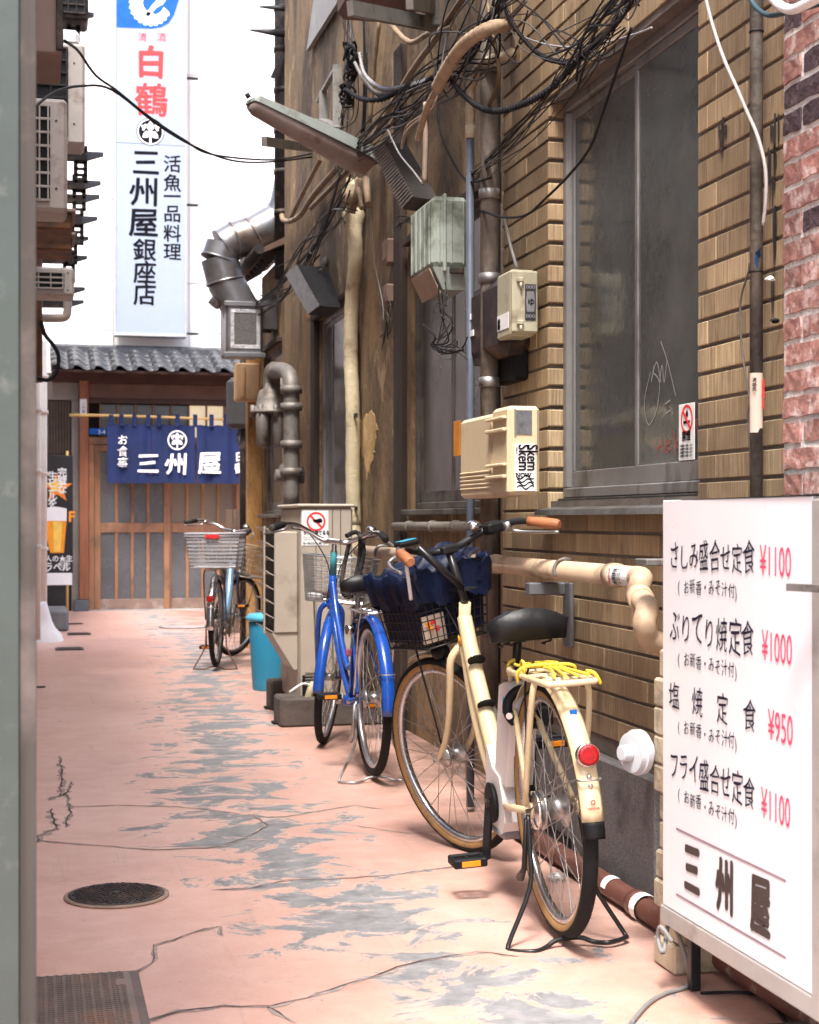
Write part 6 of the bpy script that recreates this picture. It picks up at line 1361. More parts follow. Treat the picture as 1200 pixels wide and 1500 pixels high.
def fender(root, c, xf, mat, a0, a1, r=.345, w=.028, parent_parts=()):
    th = .0015; n = 8; prof = []
    for i in range(n + 1): u = -1 + 2 * i / n; prof.append((.013 * (1 - u * u) - .004, u * w))
    prof += [(q[0] - .003, q[1] * .95) for q in prof[::-1]]
    return torus(MB(xf), c, r, 0, n=40, a0=R(a0), a1=R(a1), prof=prof).build('fender', mat, root)
def wire_basket(mb, x0, x1, w0, w1, z0, z1, taper, r, nx, ny, nz, bottom=True):
    """open basket; top rectangle x0..x1, half width w1; bottom inset by taper"""
    def P(u, v, k):  # perimeter corner positions at height fraction k
        ins = taper * (1 - k); xa, xb = x0 + ins, x1 - ins * .4; ya = w1 - ins
        return Vector((xa + (xb - xa) * u, -ya + 2 * ya * v, z0 + (z1 - z0) * k))
    def loop(k, rr, yes=True): mb.tube([P(0, 0, k), P(1, 0, k), P(1, 1, k), P(0, 1, k)], rr, 5, closed=True)
    for i in range(nz + 1): loop(i / nz, r * (1.9 if i in (0, nz) else 1))
    for i in range(nx + 1):
        for v in (0, 1): mb.tube([P(i / nx, v, 0), P(i / nx, v, 1)], r, 4, caps=False)
    for i in range(ny + 1):
        for u in (0, 1): mb.tube([P(u, i / ny, 0), P(u, i / ny, 1)], r, 4, caps=False)
    for i in range(nx + 1): mb.tube([P(i / nx, 0, 0), P(i / nx, 1, 0)], r, 4, caps=False)
    for i in range(ny + 1): mb.tube([P(0, i / ny, 0), P(1, i / ny, 0)], r, 4, caps=False)
    return P
def bicycle(label, S):
    root = thing('bicycle', label, 'bicycle', (0, 0, 0)); WL[root.name] = Vector((0, 0, 0))
    rw = .328; lift = .018; wb = S.get('wb', 1.11)
    Hr = Vector((0, 0, rw + lift)); Hf = Vector((wb, 0, rw))
    hb, ht = Vector((wb - .185, 0, .70)), Vector((wb - .235, 0, .84))      # head tube bottom / top
    ax = (ht - hb).normalized(); xf = Matrix.Translation(hb) @ Matrix.Rotation(S['steer'], 4, ax) @ Matrix.Translation(-hb)
    fc = S['frame']; BB = Vector((.46, 0, .285)); sc = Vector((.305, 0, .66)) ; I = None
    # frame
    f = MB()
    f.tube([hb, ht], .019, 14)
    st_ = S['style']
    if st_ == 'e':
        f.tube([ht - ax * .05, Vector((.78, 0, .62)), Vector((.60, 0, .42)), Vector((.50, 0, .33))], [.024, .026, .03, .03], 14, smooth_pts=6)
        f.tube([hb + ax * .03, Vector((.80, 0, .50)), Vector((.62, 0, .33)), BB], [.02, .02, .022, .024], 12, smooth_pts=6)
    elif st_ == 'step':
        f.tube([hb + ax * .03, Vector((.76, 0, .50)), BB], [.017, .018, .018], 12, smooth_pts=6)
        f.tube([ht - ax * .03, Vector((.78, 0, .64)), Vector((.56, 0, .44)), sc + (BB - sc) * .55], [.016, .016, .015, .014], 12, smooth_pts=6)
    else:
        f.tube([ht - ax * .06, Vector((.74, 0, .52)), BB], [.03, .031, .03], 12, smooth_pts=6)
    f.tube([BB, sc], .017, 12)
    f.lathe(BB - Vector((0, .035, 0)), (0, 1, 0), [(0, .023), (.07, .023)], 16)
    for s in (-1, 1):
        f.tube([BB + Vector((-.02, .02 * s, 0)), Vector((.3, .045 * s, .30)), Hr + Vector((0, .062 * s, 0))], [.012, .011, .009], 8)
        f.tube([sc + Vector((0, .016 * s, -.02)), Hr + Vector((.02, .06 * s, .02))], .0085, 8)
        f.lathe(Hr + Vector((0, .062 * s, 0)), (0, s, 0), [(-.003, .022), (.003, .022)], 12)
    fr_ = f.build('frame', fc, root)
    # fork
    k = MB(xf)
    for s in (-1, 1):
        k.tube([hb + Vector((0, .02 * s, 0)), hb + Vector((.012, .052 * s, -.035)), hb + Vector((.035, .058 * s, -.12)), hb + Vector((.078, .058 * s, -.23)), hb + Vector((.125, .058 * s, -.31)), Hf + Vector((0, .058 * s, 0))], [.014, .015, .0138, .0125, .011, .009], 10, smooth_pts=4)
    k.lathe(hb - ax * .025, ax, [(0, .02), (.03, .023)], 14); k.build('fork', S.get('fork', fc), root)
    wheel(root, Hr, None, S, rw, .048 if st_ == 'e' else .036, True); wheel(root, Hf, xf, S, rw, .03)
    fr = fender(root, Hr, None, S['fender'], -2 if st_ != 'e' else 0, 175 if st_ == 'e' else 186)   # angles measured from +x forward
    ff_ = fender(root, Hf, xf, S['ffender'], 68, S.get('ffend', 200), r=.345, w=.026 if st_ != 'e' else .02)
    if st_ == 'e': torus(MB(), Hr, .345, 0, n=6, a0=R(175.2), a1=R(182), prof=[(.009 - .004, -.026), (.0095, 0), (.005, .026), (.0, .024), (.005, 0), (.0, -.024)]).build('mud_flap', black_plastic, fr)
    # fender stays
    s_ = MB()
    for s in (-1, 1): s_.tube([Hr + Vector((0, .066 * s, 0)), Hr + Vector((-.2, .05 * s, .09)), Hr + Vector((-.32, .03 * s, .13))], .0026, 5, smooth_pts=3)
    s_.tube([Hr + Vector((-.32, -.03, .13)), Hr + Vector((-.342, -.022, .13)), Hr + Vector((-.342, .022, .13)), Hr + Vector((-.32, .03, .13))], .0026, 5, smooth_pts=3)
    s_.build('fender_stay', dull_steel, root)
    s_ = MB(xf)
    for s in (-1, 1): s_.tube([Hf + Vector((0, .062 * s, 0)), Hf + Vector((-.345, .03 * s, .02))], .0024, 5)
    s_.build('fender_stay', dull_steel, root)
    # rear reflector
    a = R(148.5); rc = Hr + Vector((math.cos(a) * .358, 0, math.sin(a) * .358)); rd = Vector((-1, 0, .08)).normalized()
    if st_ == 'step': rc = Hr + Vector((-.345, 0, .1)); 
    rf = None if S.get('noref') else MB().lathe(rc, rd, [(0, .024), (.012, .029), (.028, .0295), (.03, .027)], 24).build('reflector', chrome, root)
    if rf: MB().lathe(rc + rd * .0302, rd, [(0, .0265), (.006, .025), (.008, .018)], 24).build('lens', red_lens, rf)
    if st_ == 'e':
        for ang in (157.5, 161): a = R(ang); MB().lathe(Hr + Vector((math.cos(a) * .354, 0, math.sin(a) * .354)), (-1, 0, 0), [(0, .006), (.004, .006), (.006, .003)], 8).build('bolt', chrome, root)
        a = R(167.5); o = Hr + Vector((math.cos(a) * .3585, 0, math.sin(a) * .3585)); rg = ring(o, (0, -1, 0), UZ, .0035, .0065, 12); rg.build('maker_mark', red_print, root)
        text('YAMAHA', .011, red_print, root, o + Vector((-.0025, .017, -.018)), (0, -1, 0), UZ, bold=.03, sx=.7)
        a = R(128); o = Hr + Vector((math.cos(a) * .3595, 0, math.sin(a) * .3595)); MB().slab(o + Vector((0, -.012, -.004)), o + Vector((0, .006, -.004)), (.004, .012)).build('blue_sticker', blue_print, root)
        MB().slab(o + Vector((-.03, -.014, -.028)), o + Vector((-.03, .010, -.028)), (.003, .04)).build('white_sticker', white_print, root) if False else None
    # seat post, saddle
    sp = MB(); sp.tube([sc - (sc - BB) * .05, sc + (sc - BB).normalized() * .14], .0125, 10); sp.build('seat_post', black_paint if st_ == 'e' else steel, root)
    top = sc + (sc - BB).normalized() * .14; sad = MB(); vs = []; L = 14
    for i in range(L + 1):
        u = i / L; x = .14 - .27 * u; hw = .022 + (.105 if st_ == 'e' else .095) * (max(0, (u - .28)) / .72) ** .8 * (1 if u < .9 else .93) ; hw = hw if u > .28 else .022 + .01 * u
        if i == L: hw *= .7
        zt = .055 + .018 * u * u - (.014 if i == 0 else 0)
        for j in range(9):
            v = -1 + j / 4; vs.append(top + Vector((x, hw * v * (1 if abs(v) < .9 else 1.02), zt - .028 * abs(v) ** 2.5 + .004 * (1 - abs(v)) * (1 if u > .4 else 0))))
        for j in range(9):
            v = 1 - j / 4; vs.append(top + Vector((x, hw * v * .93, zt - (.065 if st_ == 'e' else .05) - .018 * (1 if u > .3 else .4))))
    fs = [(i * 18 + j, i * 18 + (j + 1) % 18, (i + 1) * 18 + (j + 1) % 18, (i + 1) * 18 + j) for i in range(L) for j in range(18)] + [tuple(range(18)), tuple(range(L * 18, L * 18 + 18))]
    sad.add(vs, fs, True); sdl = sad.build('saddle', S.get('saddle', M('saddle_black', (.008, .008, .009), .4, bump=.1, spec=.3)), root)
    sp2 = MB()
    for s in (-1, 1):
        sp2.tube([top + Vector((.1, .02 * s, .03)), top + Vector((0, .03 * s, -.01)), top + Vector((-.09, .045 * s, .0))], .004, 6, smooth_pts=3)
        c_ = top + Vector((-.07, .06 * s, -.012)); sp2.tube([c_ + Vector((math.cos(q * .9) * .014, math.sin(q * .9) * .014, -.018 + q * .0022)) for q in range(20)], .0028, 5)
    sp2.bbox(top.x - .02, top.x + .02, -.02, .02, top.z - .025, top.z + .002, .004); sp2.build('saddle_springs', black_paint if st_ == 'e' else dull_steel, sdl)
    # stem, handlebar
    stem_top = ht + (S['stemv'] if 'stemv' in S else ax * S.get('stem', .17))
    MB(xf).tube([ht, stem_top], .0125, 10).build('stem', S.get('stemm', chrome), root)
    bm_ = S.get('bar', chrome); m = MB(xf)
    rise = S.get('rise', .02); bw_ = S.get('barw', 1)
    for s in (-1, 1):
        m.tube([stem_top, stem_top + Vector((.02, .06 * s, .0)), stem_top + Vector((.0, .16 * s, rise)), stem_top + Vector((-.08, .235 * s * bw_, rise + .01)), stem_top + Vector((-.20, .285 * s * bw_, rise - .015))], .0112, 10, smooth_pts=5)
    m.bbox(stem_top.x - .02, stem_top.x + .03, -.03, .03, stem_top.z - .014, stem_top.z + .012, .005)
    hbar = m.build('handlebar', bm_, root)
    for s in (-1, 1):
        e1 = stem_top + Vector((-.08 - .03, .252 * s * bw_, rise + .005)); e2 = stem_top + Vector((-.215, .291 * s * bw_, rise - .018))
        g_ = MB(xf); g_.tube([e1, e1.lerp(e2, .15), e1.lerp(e2, .5), e1.lerp(e2, .9), e2], [.0165, .0155, .0175, .0165, .012], 12); g_.build('grip', S.get('grip', black_rubber), hbar)
        b_ = stem_top + Vector((-.05, .21 * s, rise)); l_ = MB(xf); l_.tube([b_, b_ + Vector((.02, .035 * s, -.02)), b_ + Vector((-.04, .07 * s, -.035)), b_ + Vector((-.13, .10 * s, -.045))], [.007, .008, .006, .005], 6, smooth_pts=4); l_.lathe(b_ - Vector((0, 0, .015)), (0, 0, 1), [(0, .014), (.03, .014)], 10)
        l_.build('brake_lever', S.get('lever', steel), hbar)
        c_ = MB(xf); c_.tube([b_ + Vector((.02, 0, -.01)), b_ + Vector((.1, -.08 * s, -.03)), stem_top + Vector((.08, .03 * s, -.12)), ht + Vector((.03, .02 * s, -.1)), hb + Vector((.0, .03 * s, -.02))], .0028, 5, smooth_pts=5); c_.build('brake_cable', S.get('cable', cable_black), hbar)
    bc = stem_top + Vector((.01, S.get('bell', -.1), rise + .012)); bl_ = MB(xf); bl_.lathe(bc, (0, 0, 1), [(0, .026), (.01, .027), (.022, .02), (.028, .008)], 18); bl_.build('bell', chrome, hbar)
    # cranks, pedals, chain case
    cr = MB(); pa = R(S.get('crank', -75)); d_ = Vector((math.cos(pa), 0, math.sin(pa))) * .165
    cm = black_paint if st_ == 'e' else steel
    for s in (-1, 1):
        e = BB + d_ * s * (-1 if False else 1) * (1 if s == 1 else 1); e = BB + (d_ if s == 1 else -d_) + Vector((0, .085 * s, 0))
        c1 = MB(); c1.slab(BB + Vector((0, .06 * s, 0)), e - Vector((0, .01 * s, 0)), (.013, .022)); c1.lathe(BB + Vector((0, .04 * s, 0)), (0, s, 0), [(0, .012), (.03, .014)], 10); cr_ = c1.build('crank', cm, root)
        p_ = MB(); q = e + Vector((0, .01 * s, 0)); y0, y1 = sorted((q.y - .014 * s, q.y + .085 * s))
        p_.bbox(q.x - .045, q.x - .03, y0, y1, q.z - .013, q.z + .013, .004); p_.bbox(q.x + .03, q.x + .045, y0, y1, q.z - .013, q.z + .013, .004)
        p_.bbox(q.x - .029, q.x + .029, y0, y0 + .012, q.z - .012, q.z + .012, .003); p_.bbox(q.x - .029, q.x + .029, y1 - .012, y1, q.z - .012, q.z + .012, .003)
        p_.lathe((q.x, y0, q.z), (0, 1, 0), [(0, .009), (y1 - y0, .007)], 10); p_.bbox(q.x - .029, q.x + .029, (y0 + y1) / 2 - .005, (y0 + y1) / 2 + .005, q.z - .01, q.z + .01, .002)
        pd = p_.build('pedal', black_plastic, cr_)
        for sx_ in (-1, 1): MB().bbox(q.x + sx_ * .0475 - .002, q.x + sx_ * .0475 + .002, y0 + .025, y1 - .02, q.z - .008, q.z + .008, .001).build('pedal_reflector', orange_lens, pd) if False else MB().bbox(q.x + sx_ * .0475 - .002, q.x + sx_ * .0475 + .002, y0 + .022, y1 - .022, q.z - .008, q.z + .008, .001).build('pedal_reflector', orange_lens, cr_)
    cc_ = MB(); cc_.lathe(BB + Vector((0, -.046, 0)), (0, 1, 0), [(0, .075), (.004, .085), (.010, .085), (.012, .075)], 28); cc_.bbox(.0, .46, -.045, -.036, .31, .345, .004); cc_.bbox(.0, .46, -.045, -.036, .235, .262, .004)
    cc_.build('chain_case', black_plastic if st_ == 'e' else dull_steel, root)
    # double leg stand
    sm_ = S.get('standm', steel); s2 = MB()
    P_ = []
    for s in (1, -1):
        q = [Hr + Vector((0, .07 * s, -.01)), Vector((-.02, .075 * s, .24)), Vector((-.03, .085 * s, .15)), Vector((-.05, .155 * s, .018)), Vector((-.075, .15 * s, .009)), Vector((-.10, .10 * s, .009)), Vector((-.08, .065 * s, .009))]
        P_.append(q)
    s2.tube(P_[0] + [Vector((-.07, .03, .022)), Vector((-.07, -.03, .022))] + P_[1][::-1], .0065 if st_ == 'e' else .0055, 8, smooth_pts=4)
    s2.build('stand', sm_, root)
    kk = MB(); kk.tube([Hr + Vector((0, .075, -.02)), Vector((.03, .08, .19)), Vector((.06, .085, .16))], [.006, .008, .012], 8); kk.build('stand_lever', sm_, root)
    ring_lock = MB(); a_ = Hr + Vector((.05, 0, .33))
    # rear rack
    if S.get('rack'):
        rk = MB(); zr = S.get('rackz', .735); rm_ = S['rack']; rr_ = .0085 if st_ == 'e' else .005; wd_ = .065
        rk.tube([(.2, -wd_ * .6, zr), (.1, -wd_, zr), (-.2, -wd_, zr), (-.235, -wd_ * .7, zr), (-.24, 0, zr), (-.235, wd_ * .7, zr), (-.2, wd_, zr), (.1, wd_, zr), (.2, wd_ * .6, zr)], rr_, 8, smooth_pts=4)
        for x in (-.15, -.04, .08): rk.tube([(x, -wd_, zr), (x, wd_, zr)], rr_ * .7, 6)
        for y in (-.022, .022): rk.tube([(-.235, y, zr), (.16, y, zr)], rr_ * .6, 6)
        for s in (-1, 1):
            rk.tube([(-.13, wd_ * s, zr), (-.12, (wd_ + .012) * s, zr - .07), Hr + Vector((-.01, .078 * s, .02))], rr_, 8, smooth_pts=4)
            rk.tube([(.2, wd_ * .6 * s, zr), sc + Vector((-.01, .02 * s, -.02))], rr_ * .8, 6)
        rack_ = rk.build('rear_rack', rm_, root)
    # seat-tube clamp
    MB().lathe(sc - (sc - BB).normalized() * .01, (sc - BB).normalized(), [(0, .021), (.022, .021)], 12).build('seat_clamp', steel, root)
    # front light
    fl = MB(xf); fc_ = hb + Vector((.10, .0, -.02)); fl.lathe(fc_, (1, 0, 0), [(0, .012), (.02, .025), (.05, .03), (.052, .026)], 16); fl.build('front_lamp', black_plastic if st_ == 'e' else chrome, root)
    # basket
    if S.get('fbasket'):
        xk = xf; xf = xf @ Matrix.Translation((-.01, -.025, .05)) if st_ == 'e' else xf
        bmat, r_, (bx0, bx1, bw, bz0, bz1, tp), (nx, ny, nz) = S['fbasket']; b_ = MB(xf); wire_basket(b_, hb.x + bx0, hb.x + bx1, bw, bw, bz0, bz1, tp, r_, nx, ny, nz); bk_ = b_.build('basket', bmat, root)
        st2 = MB(xf)
        for s in (-1, 1): MB(xf).tube([Hf + Vector((0, .066 * s, 0)), Vector((hb.x + (bx0 + bx1) / 2, (bw - tp - .02) * s, bz0))], .0036, 6).build('basket_stay', S.get('staym', black_paint), root)
        st2.slab(ht + Vector((0, 0, -.01)), Vector((hb.x + bx0, 0, ht.z - .01)), (.05, .006)); st2.build('basket_bracket', S.get('staym', black_paint), root)
    if S.get('fbasket'): xf = xk
    return root, xf, dict(hb=hb, ht=ht, BB=BB, sc=sc, Hr=Hr, Hf=Hf, stem=stem_top, ax=ax)
def place(root, p, heading, lean=0, lx=None):
    """p ground point of rear wheel; heading = angle of forward axis to the right of +Y"""
    root.matrix_world = Matrix.Translation(Vector((p.x, p.y, 0))) @ Matrix.Rotation(R(90) - heading, 4, 'Z') @ Matrix.Rotation(lean, 4, 'X')

# --- cream electric bicycle
S = dict(style='e', steer=R(24), frame=cream_paint, fender=cream_paint, ffender=cream_paint, ffend=95, rim=M('rim_silver', (.55, .55, .55), .25, .9), tan=True, hub=steel, spoke=steel,
         rack=cream_paint, bar=black_paint, stemm=black_paint, grip=leather_brown, standm=black_paint, crank=-84, stemv=Vector((.035, 0, .175)), rise=.03, bell=-.12, lever=steel, rackz=.70,
         fbasket=(black_paint, .0018, (.045, .30, .152, .66, .90, .03), (10, 10, 8)))
e, xf, K = bicycle('cream electric bicycle with tan tyres, brown grips and a navy lined black basket', S)
# battery and motor cover
bt_ = MB(); u = (K['sc'] - K['BB']).normalized(); v = Vector((-u.z, 0, u.x)) * 1.0; v = Vector((-abs(u.z), 0, -abs(u.x) * .4)).normalized()
b0 = K['BB'] + u * .085 + v * .012
bt_.prism([b0 + Vector((0, -.04, 0)), b0 + v * .08 + Vector((0, -.04, 0)), b0 + v * .085 + u * .30 + Vector((0, -.04, 0)), b0 + u * .32 + v * .02 + Vector((0, -.04, 0)), b0 + u * .29 - v * .04 + Vector((0, -.04, 0)), b0 - v * .04 + Vector((0, -.04, 0))], (0, .08, 0))
bat = M('battery_white', (.72, .68, .66), .35, var=.04); b_o = bt_.build('battery', bat, e)
text('アシスト 26', .024, black_print, e, b0 + u * .20 + v * .02 + Vector((0, .0405, 0)), -u, Vector((0, 0, 0)) - v if False else (v if False else -v), bold=.02, name='battery_lettering')
q = b0 + u * .22 + Vector((0, .0405, 0)); MB().prism([q + v * .012, q + v * .065, q + v * .065 + u * .05, q + v * .012 + u * .05], (0, .001, 0)).build('battery_sticker', M('teal_sticker', (.03, .3, .42), .5, var=.6, scale=60), e)
mc = MB(); BBp = K['BB']; pts = [BBp + Vector(q) for q in ((-.10, -.045, .02), (-.07, -.045, .085), (.0, -.045, .10), (.05, -.045, .16), (.07, -.045, .12), (.085, -.045, .03), (.06, -.045, -.05), (.0, -.045, -.085), (-.05, -.045, -.09), (-.11, -.045, -.04))]
mc.prism(pts, (0, .09, 0)); mc.build('motor_cover', bat, e)
MB().lathe(BBp + Vector((0, .046, 0)), (0, 1, 0), [(0, .055), (.012, .06), (.016, .05)], 24).build('motor_cap', black_plastic, e)
MB().bbox(BBp.x - .07, BBp.x + .05, -.06, .05, .185, .225, .02).build('motor_bottom', M('smoke_plastic', (.2, .19, .2), .4), e)
# ring lock
rl = torus(MB(), K['Hr'] + Vector((.215, 0, .235)), .052, .013, n=20, a0=R(-60), a1=R(240)); rl.xf = None
lk = MB(Matrix.Translation(K['Hr'] + Vector((.225, 0, .24))) @ Matrix.Rotation(R(90), 4, 'Z') @ Matrix.Rotation(0, 4, 'X')); torus(lk, (0, 0, 0), .05, .014, n=20, a0=R(-50), a1=R(230)); lk.bbox(-.075, -.03, -.02, .02, -.055, .0, .006); lk.bbox(-.04, -.0, -.022, .022, -.06, -.03, .006)
lk.build('ring_lock', black_plastic, e)
MB().lathe(K['Hr'] + Vector((.2, .05, .225)), (-1, .4, 0), [(0, .010), (.02, .009)], 10).build('lock_cylinder', chrome, e)
MB().tube([K['Hr'] + Vector((-.02, .035, .39)), K['Hr'] + Vector((.02, .05, .33)), K['Hr'] + Vector((.01, .06, .1)), K['Hr'] + Vector((.0, .06, .02))], .003, 6, smooth_pts=5).build('brake_cable', cable_black, e)
MB().lathe(K['Hr'] + Vector((0, .04, 0)), (0, 1, 0), [(0, .05), (.014, .05), (.02, .03)], 20).build('roller_brake', chrome, e)
for q_, m_ in ((.085, orange_lens), (.095, orange_lens)): MB().lathe(K['ht'] - K['ax'] * q_ * .8, K['ax'], [(0, .0195), (.003, .0195)], 14).build('head_stripe', M('orange_band', (.7, .2, .04), .4), e)
q = K['hb'] + Vector((-.05, .0225, .0)); MB().lathe(K['hb'] + Vector((-.02, 0, .0)) + K['ax'] * .015, K['ax'], [(0, .0245), (.02, .0245)], 14).build('yellow_sticker', M('yellow_sticker', (.75, .4, .03), .5), e)
# small rust and dirt: bolts, cable ties and a decal on the frame
for q_ in (.3, .55, .8): MB().lathe(K['ht'].lerp(Vector((.50, 0, .33)), q_) + Vector((0, 0, -.02)), (K['ht'] - Vector((.50, 0, .33))), [(0, .0285), (.005, .0285)], 12).build('cable_tie', black_plastic, e)
# display on the bar, crown bolts
xb = K['stem']; dsp = MB(xf); dsp.bbox(xb.x - .06, xb.x - .01, .14, .21, xb.z + .045, xb.z + .062, .006); dd_ = dsp.build('display', black_plastic, e); MB(xf).bbox(xb.x - .055, xb.x - .015, .147, .203, xb.z + .0622, xb.z + .064, .0005).build('display_face', M('display_blue', (.05, .4, .6), .2), e)
MB(xf).bbox(xb.x - .05, xb.x - .0, -.2, -.14, xb.z + .015, xb.z + .055, .01).build('shifter', black_plastic, e)
# extra front tube bracing the bar (two parallel stems)
MB(xf).tube([K['ht'] + Vector((.0, 0, .05)), xb + Vector((-.01, .12, .03))], .012, 8).build('bar_brace', black_paint, e)
xf0 = xf; xf = xf @ Matrix.Translation((0, 0, .05)) @ Matrix.Translation((-.01, -.025, 0))
# liner in the basket: cloth hanging over rim, ruffled
ln = MB(xf); hbx = K['hb'].x; n = 72; rows_ = [(.132, .85, -.0), (.147, .89, .0), (.154, .912, .002), (.162, .906, .006), (.163, .87, .006), (.157, .835, .004), (.150, .80, .002)]
vs = []
for (w_, z_, g2) in rows_:
    for i in range(n):
        t = i / n * 4; sgm = int(t); u_ = t - sgm; x0_, x1_ = hbx + .045, hbx + .305; y_ = w_
        P4 = [(x0_, -y_), (x1_, -y_), (x1_, y_), (x0_, y_)]; a_, b_ = P4[sgm], P4[(sgm + 1) % 4]
        x = a_[0] + (b_[0] - a_[0]) * u_; y = a_[1] + (b_[1] - a_[1]) * u_; wv = .006 * math.sin(i * 1.9) * (1 if z_ < .9 else .4) + .004 * math.sin(i * 3.1 + z_ * 20)
        cx_ = (x0_ + x1_) / 2; dx_, dy_ = x - cx_, y; l_ = math.hypot(dx_, dy_); vs.append((x + dx_ / l_ * (g2 + wv), y + dy_ / l_ * (g2 + wv), z_ + .012 * math.sin(i * .7) + .006 * math.sin(i * 2.3)))
ln.add(vs, [(r_ * n + i, r_ * n + (i + 1) % n, (r_ + 1) * n + (i + 1) % n, (r_ + 1) * n + i) for r_ in range(len(rows_) - 1) for i in range(n)], True); ln.build('basket_liner', navy_paint, e)
# cover cloth puffed over the top
cv = MB(xf); vs = []; nx_, ny_ = 18, 16
for j in range(ny_ + 1):
    for i in range(nx_ + 1):
        u_, v_ = i / nx_, j / ny_; x = hbx + .06 + .235 * u_; y = -.142 + .284 * v_; b__ = math.sin(u_ * math.pi) * math.sin(v_ * math.pi)
        vs.append((x, y, .885 + .035 * b__ ** .5 + .04 * b__ ** .3 * noise.noise((u_ * 4, v_ * 4, 2)) + .022 * noise.noise((u_ * 9, v_ * 9, 5)) + .05 * (1 - v_)))
cv.add(vs, [(j * (nx_ + 1) + i, j * (nx_ + 1) + i + 1, (j + 1) * (nx_ + 1) + i + 1, (j + 1) * (nx_ + 1) + i) for j in range(ny_) for i in range(nx_)], True); cv.build('basket_cover', navy_paint, e)
# inner bag (dark sides) and a printed packet at the bottom
ib = MB(xf); ib.hexa([(hbx + .09, -.12, .68), (hbx + .29, -.12, .68), (hbx + .29, .12, .68), (hbx + .09, .12, .68), (hbx + .065, -.137, .86), (hbx + .285, -.137, .86), (hbx + .285, .137, .86), (hbx + .065, .137, .86)]); ib.build('inner_bag', navy_paint, e)
pk = MB(xf); pk.hexa([(hbx + .086, .03, .675), (hbx + .095, .03, .675), (hbx + .095, .12, .675), (hbx + .086, .12, .675), (hbx + .068, .04, .765), (hbx + .076, .04, .765), (hbx + .076, .125, .765), (hbx + .068, .125, .765)]); pk.build('printed_packet', M('packet', (.6, .5, .4), .5), e)
for i_, (a_, b_) in enumerate(((.06, .71), (.085, .715), (.075, .735), (.095, .73))): MB(xf).bbox(hbx + .064 + (.77 - b_) * .14, hbx + .067 + (.77 - b_) * .14, a_, a_ + .018, b_, b_ + .016, .001).build('packet_print', orange_print if i_ % 2 else red_print, e)
xf = xf0
# white strap from left grip
MB(xf).tube([xb + Vector((-.14, .26, .0)), xb + Vector((-.12, .25, -.06)), xb + Vector((-.1, .24, -.11))], .006, 6, smooth_pts=3).build('white_strap', white_plastic, e)
# spare straps (yellow bungee) on the rack: an item lying on the bike
rp_, rf_ = G(822, 1377), G(690, 1258)
hd_e = math.atan2(rf_.x - rp_.x, rf_.y - rp_.y)
place(e, rp_, hd_e, R(-3.5))
bg_ = thing('bungee_cord', 'yellow rubber bungee cords wound over the cream bicycle rack', 'cord', (0, 0, 0)); WL[bg_.name] = Vector((0, 0, 0))
cd = MB(); zr = .70 + .012
for k_ in range(4): cd.tube([(.19, -.03 + k_ * .02, zr), (.1, -.06 + k_ * .035, zr + .004), (-.05, -.03 + k_ * .012, zr + .008), (-.22, -.05 + k_ * .03, zr + .003)], .004, 6, smooth_pts=5)
cd.tube([(-.0, .075, zr - .03), (-.01, .076, zr), (-.02, .04, zr + .014), (-.03, -.06, zr + .01), (-.02, -.075, zr - .01)], .005, 6, smooth_pts=5)
cd.tube([(.19, .05, zr - .03), (.2, .045, zr + .0), (.19, .03, zr + .01)], .005, 6, smooth_pts=5)
torus(cd, (-.0, .06, zr + .008), .018, .004, n=14, m=6); cd.tube([(-.23, -.075, zr - .02), (-.235, -.06, zr + .006), (-.2, -.05, zr + .01)], .005, 6, smooth_pts=4)
cd.build('cord', yellow_cord, bg_); bg_.matrix_world = e.matrix_world.copy()

# --- blue city bicycle
S = dict(noref=True, style='step', barw=.93, steer=R(-20), frame=blue_paint, fender=blue_paint, ffender=blue_paint, ffend=188, rim=M('rim_alloy', (.6, .6, .62), .3, .8), hub=steel, spoke=steel, rack=chrome,
         bar=chrome, stemm=chrome, grip=black_rubber, standm=steel, crank=165, stem=.17, rise=.05, bell=-.17, rackz=.72,
         fbasket=(M('basket_wire', (.5, .5, .5),   .35, .8), .0024, (.05, .36, .17, .70, .92, .03), (10, 11, 8)), staym=steel)
b, xf, K = bicycle('royal blue city bicycle with chrome handlebar and wire front basket', S)
MB(xf).tube([K['stem'] + Vector((.02, -.05, .03)), K['stem'] + Vector((.06, -.1, .05)), K['stem'] + Vector((.04, -.14, -.05)), K['stem'] + Vector((.03, -.1, -.25)), K['stem'] + Vector((.02, -.05, -.2)), K['stem'] + Vector((.03, -.07, .02))], .011, 8, smooth_pts=5).build('cable_lock', black_rubber, b)
MB(xf).tube([K['stem'] + Vector((.0, -.12, .04)), K['stem'] + Vector((.05, -.12, -.08)), K['stem'] + Vector((.03, -.1, -.26))], .011, 8, smooth_pts=5).build('cable_lock', black_rubber, b)
MB(xf).bbox(K['hb'].x + .12, K['hb'].x + .25, .02, .13, .712, .742, .006).build('basket_parcel', M('dark_parcel', (.09, .05, .04), .6), b); MB(xf).bbox(K['hb'].x + .1, K['hb'].x + .2, .06, .14, .705, .737, .012).build('basket_tissue', white_plastic, b)
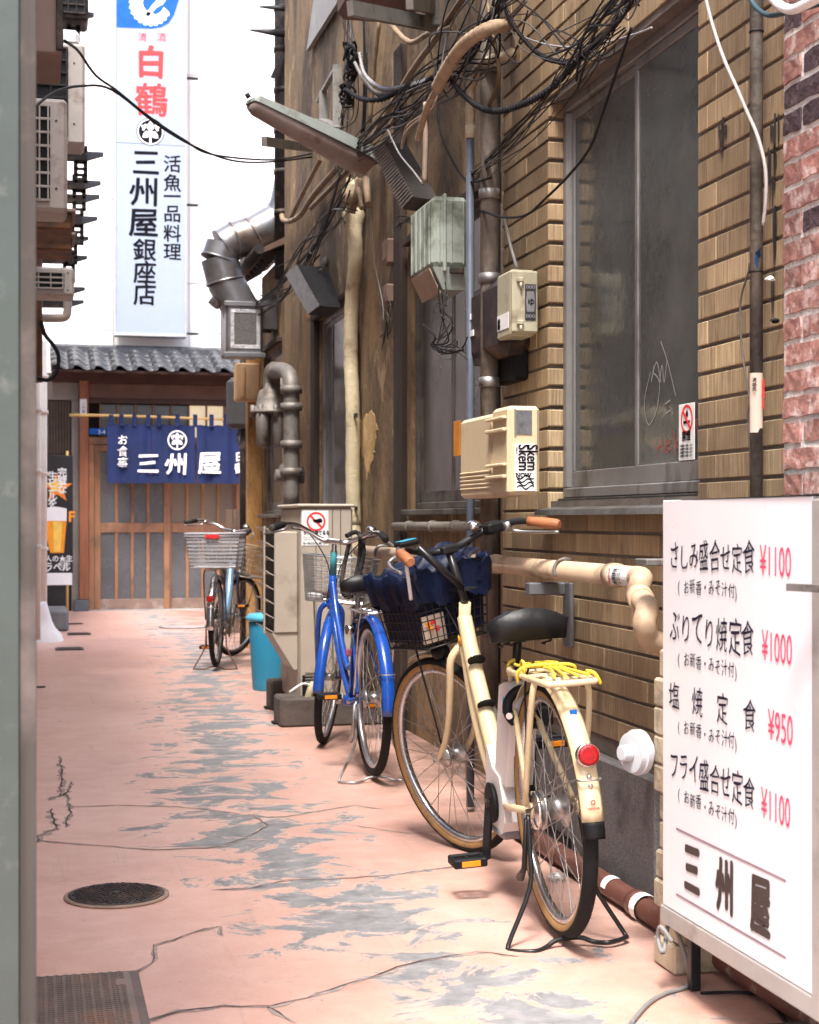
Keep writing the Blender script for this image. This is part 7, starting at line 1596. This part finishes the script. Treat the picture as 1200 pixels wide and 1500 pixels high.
MB(xf).tube([K['ht'], K['ht'] + K['ax'] * .12], .017, 10).build('lamp_wrap', M('teal_tape', (.05, .25, .28), .4), b)
sk = MB(); sk.lathe(K['Hr'] + Vector((.19, .04, .28)), (-.2, 1, 0), [(0, .02), (.03, .022)], 10); sk.build('ring_lock', chrome, b); MB().bbox(.3, .33, .02, .05, .5, .53, .005).build('pink_tag', M('pink_tag', (.5, .12, .2), .5), b)
rp_, rf_ = G(547, 1142), G(486, 1094); place(b, rp_, math.atan2(rf_.x - rp_.x, rf_.y - rp_.y), R(-1))

# --- pale blue bicycle at the far end
gb_ = M('basket_grey', (.34, .33, .34), .5, var=.1)
S = dict(style='big', steer=R(-28), frame=pale_blue, fender=chrome, ffender=dull_steel, ffend=150, rim=M('rim_dull', (.3, .3, .3), .4, .8), hub=steel, spoke=dull_steel, fork=M('navy_fork', (.03, .04, .07), .4),
         rack=rusty, bar=chrome, stemm=chrome, grip=black_rubber, standm=rusty, crank=-110, stem=.19, rise=.03, bell=-.14, rackz=.74,
         fbasket=(M('basket_old_wire', (.28, .24, .2), .45, .7), .002, (.04, .34, .17, .66, .9, .03), (9, 10, 6)), staym=rusty)
g, xf, K = bicycle('pale blue bicycle with a large grey rear basket parked by the restaurant', S)
rb_ = MB(); P_ = wire_basket(rb_, -.22, .16, .2, .2, .755, 1.0, .035, .003, 12, 12, 8)
for k_ in (.93, 1.0): rb_.tube([P_(0, 0, k_), P_(1, 0, k_), P_(1, 1, k_), P_(0, 1, k_)], .009, 6, closed=True)
rb_o = rb_.build('rear_basket', gb_, g)
for k_ in range(8):
    z_ = .77 + k_ * .027; ins = .035 * (1 - (z_ - .755) / .245); rb2 = MB(); rb2.bbox(-.223 + ins, -.218 + ins, -.2 + ins, .2 - ins, z_, z_ + .014, .001); rb2.bbox(-.22 + ins, .16, .198 - ins, .203 - ins, z_ + .001, z_ + .013, .001); rb2.build('basket_slat', gb_, rb_o)
MB().bbox(-.232, -.226, -.05, .05, .965, .995, .002).build('red_badge', M('red_badge', (.6, .03, .03), .4), rb_o)
rp_ = G(317, 980); place(g, rp_, R(14), R(0))
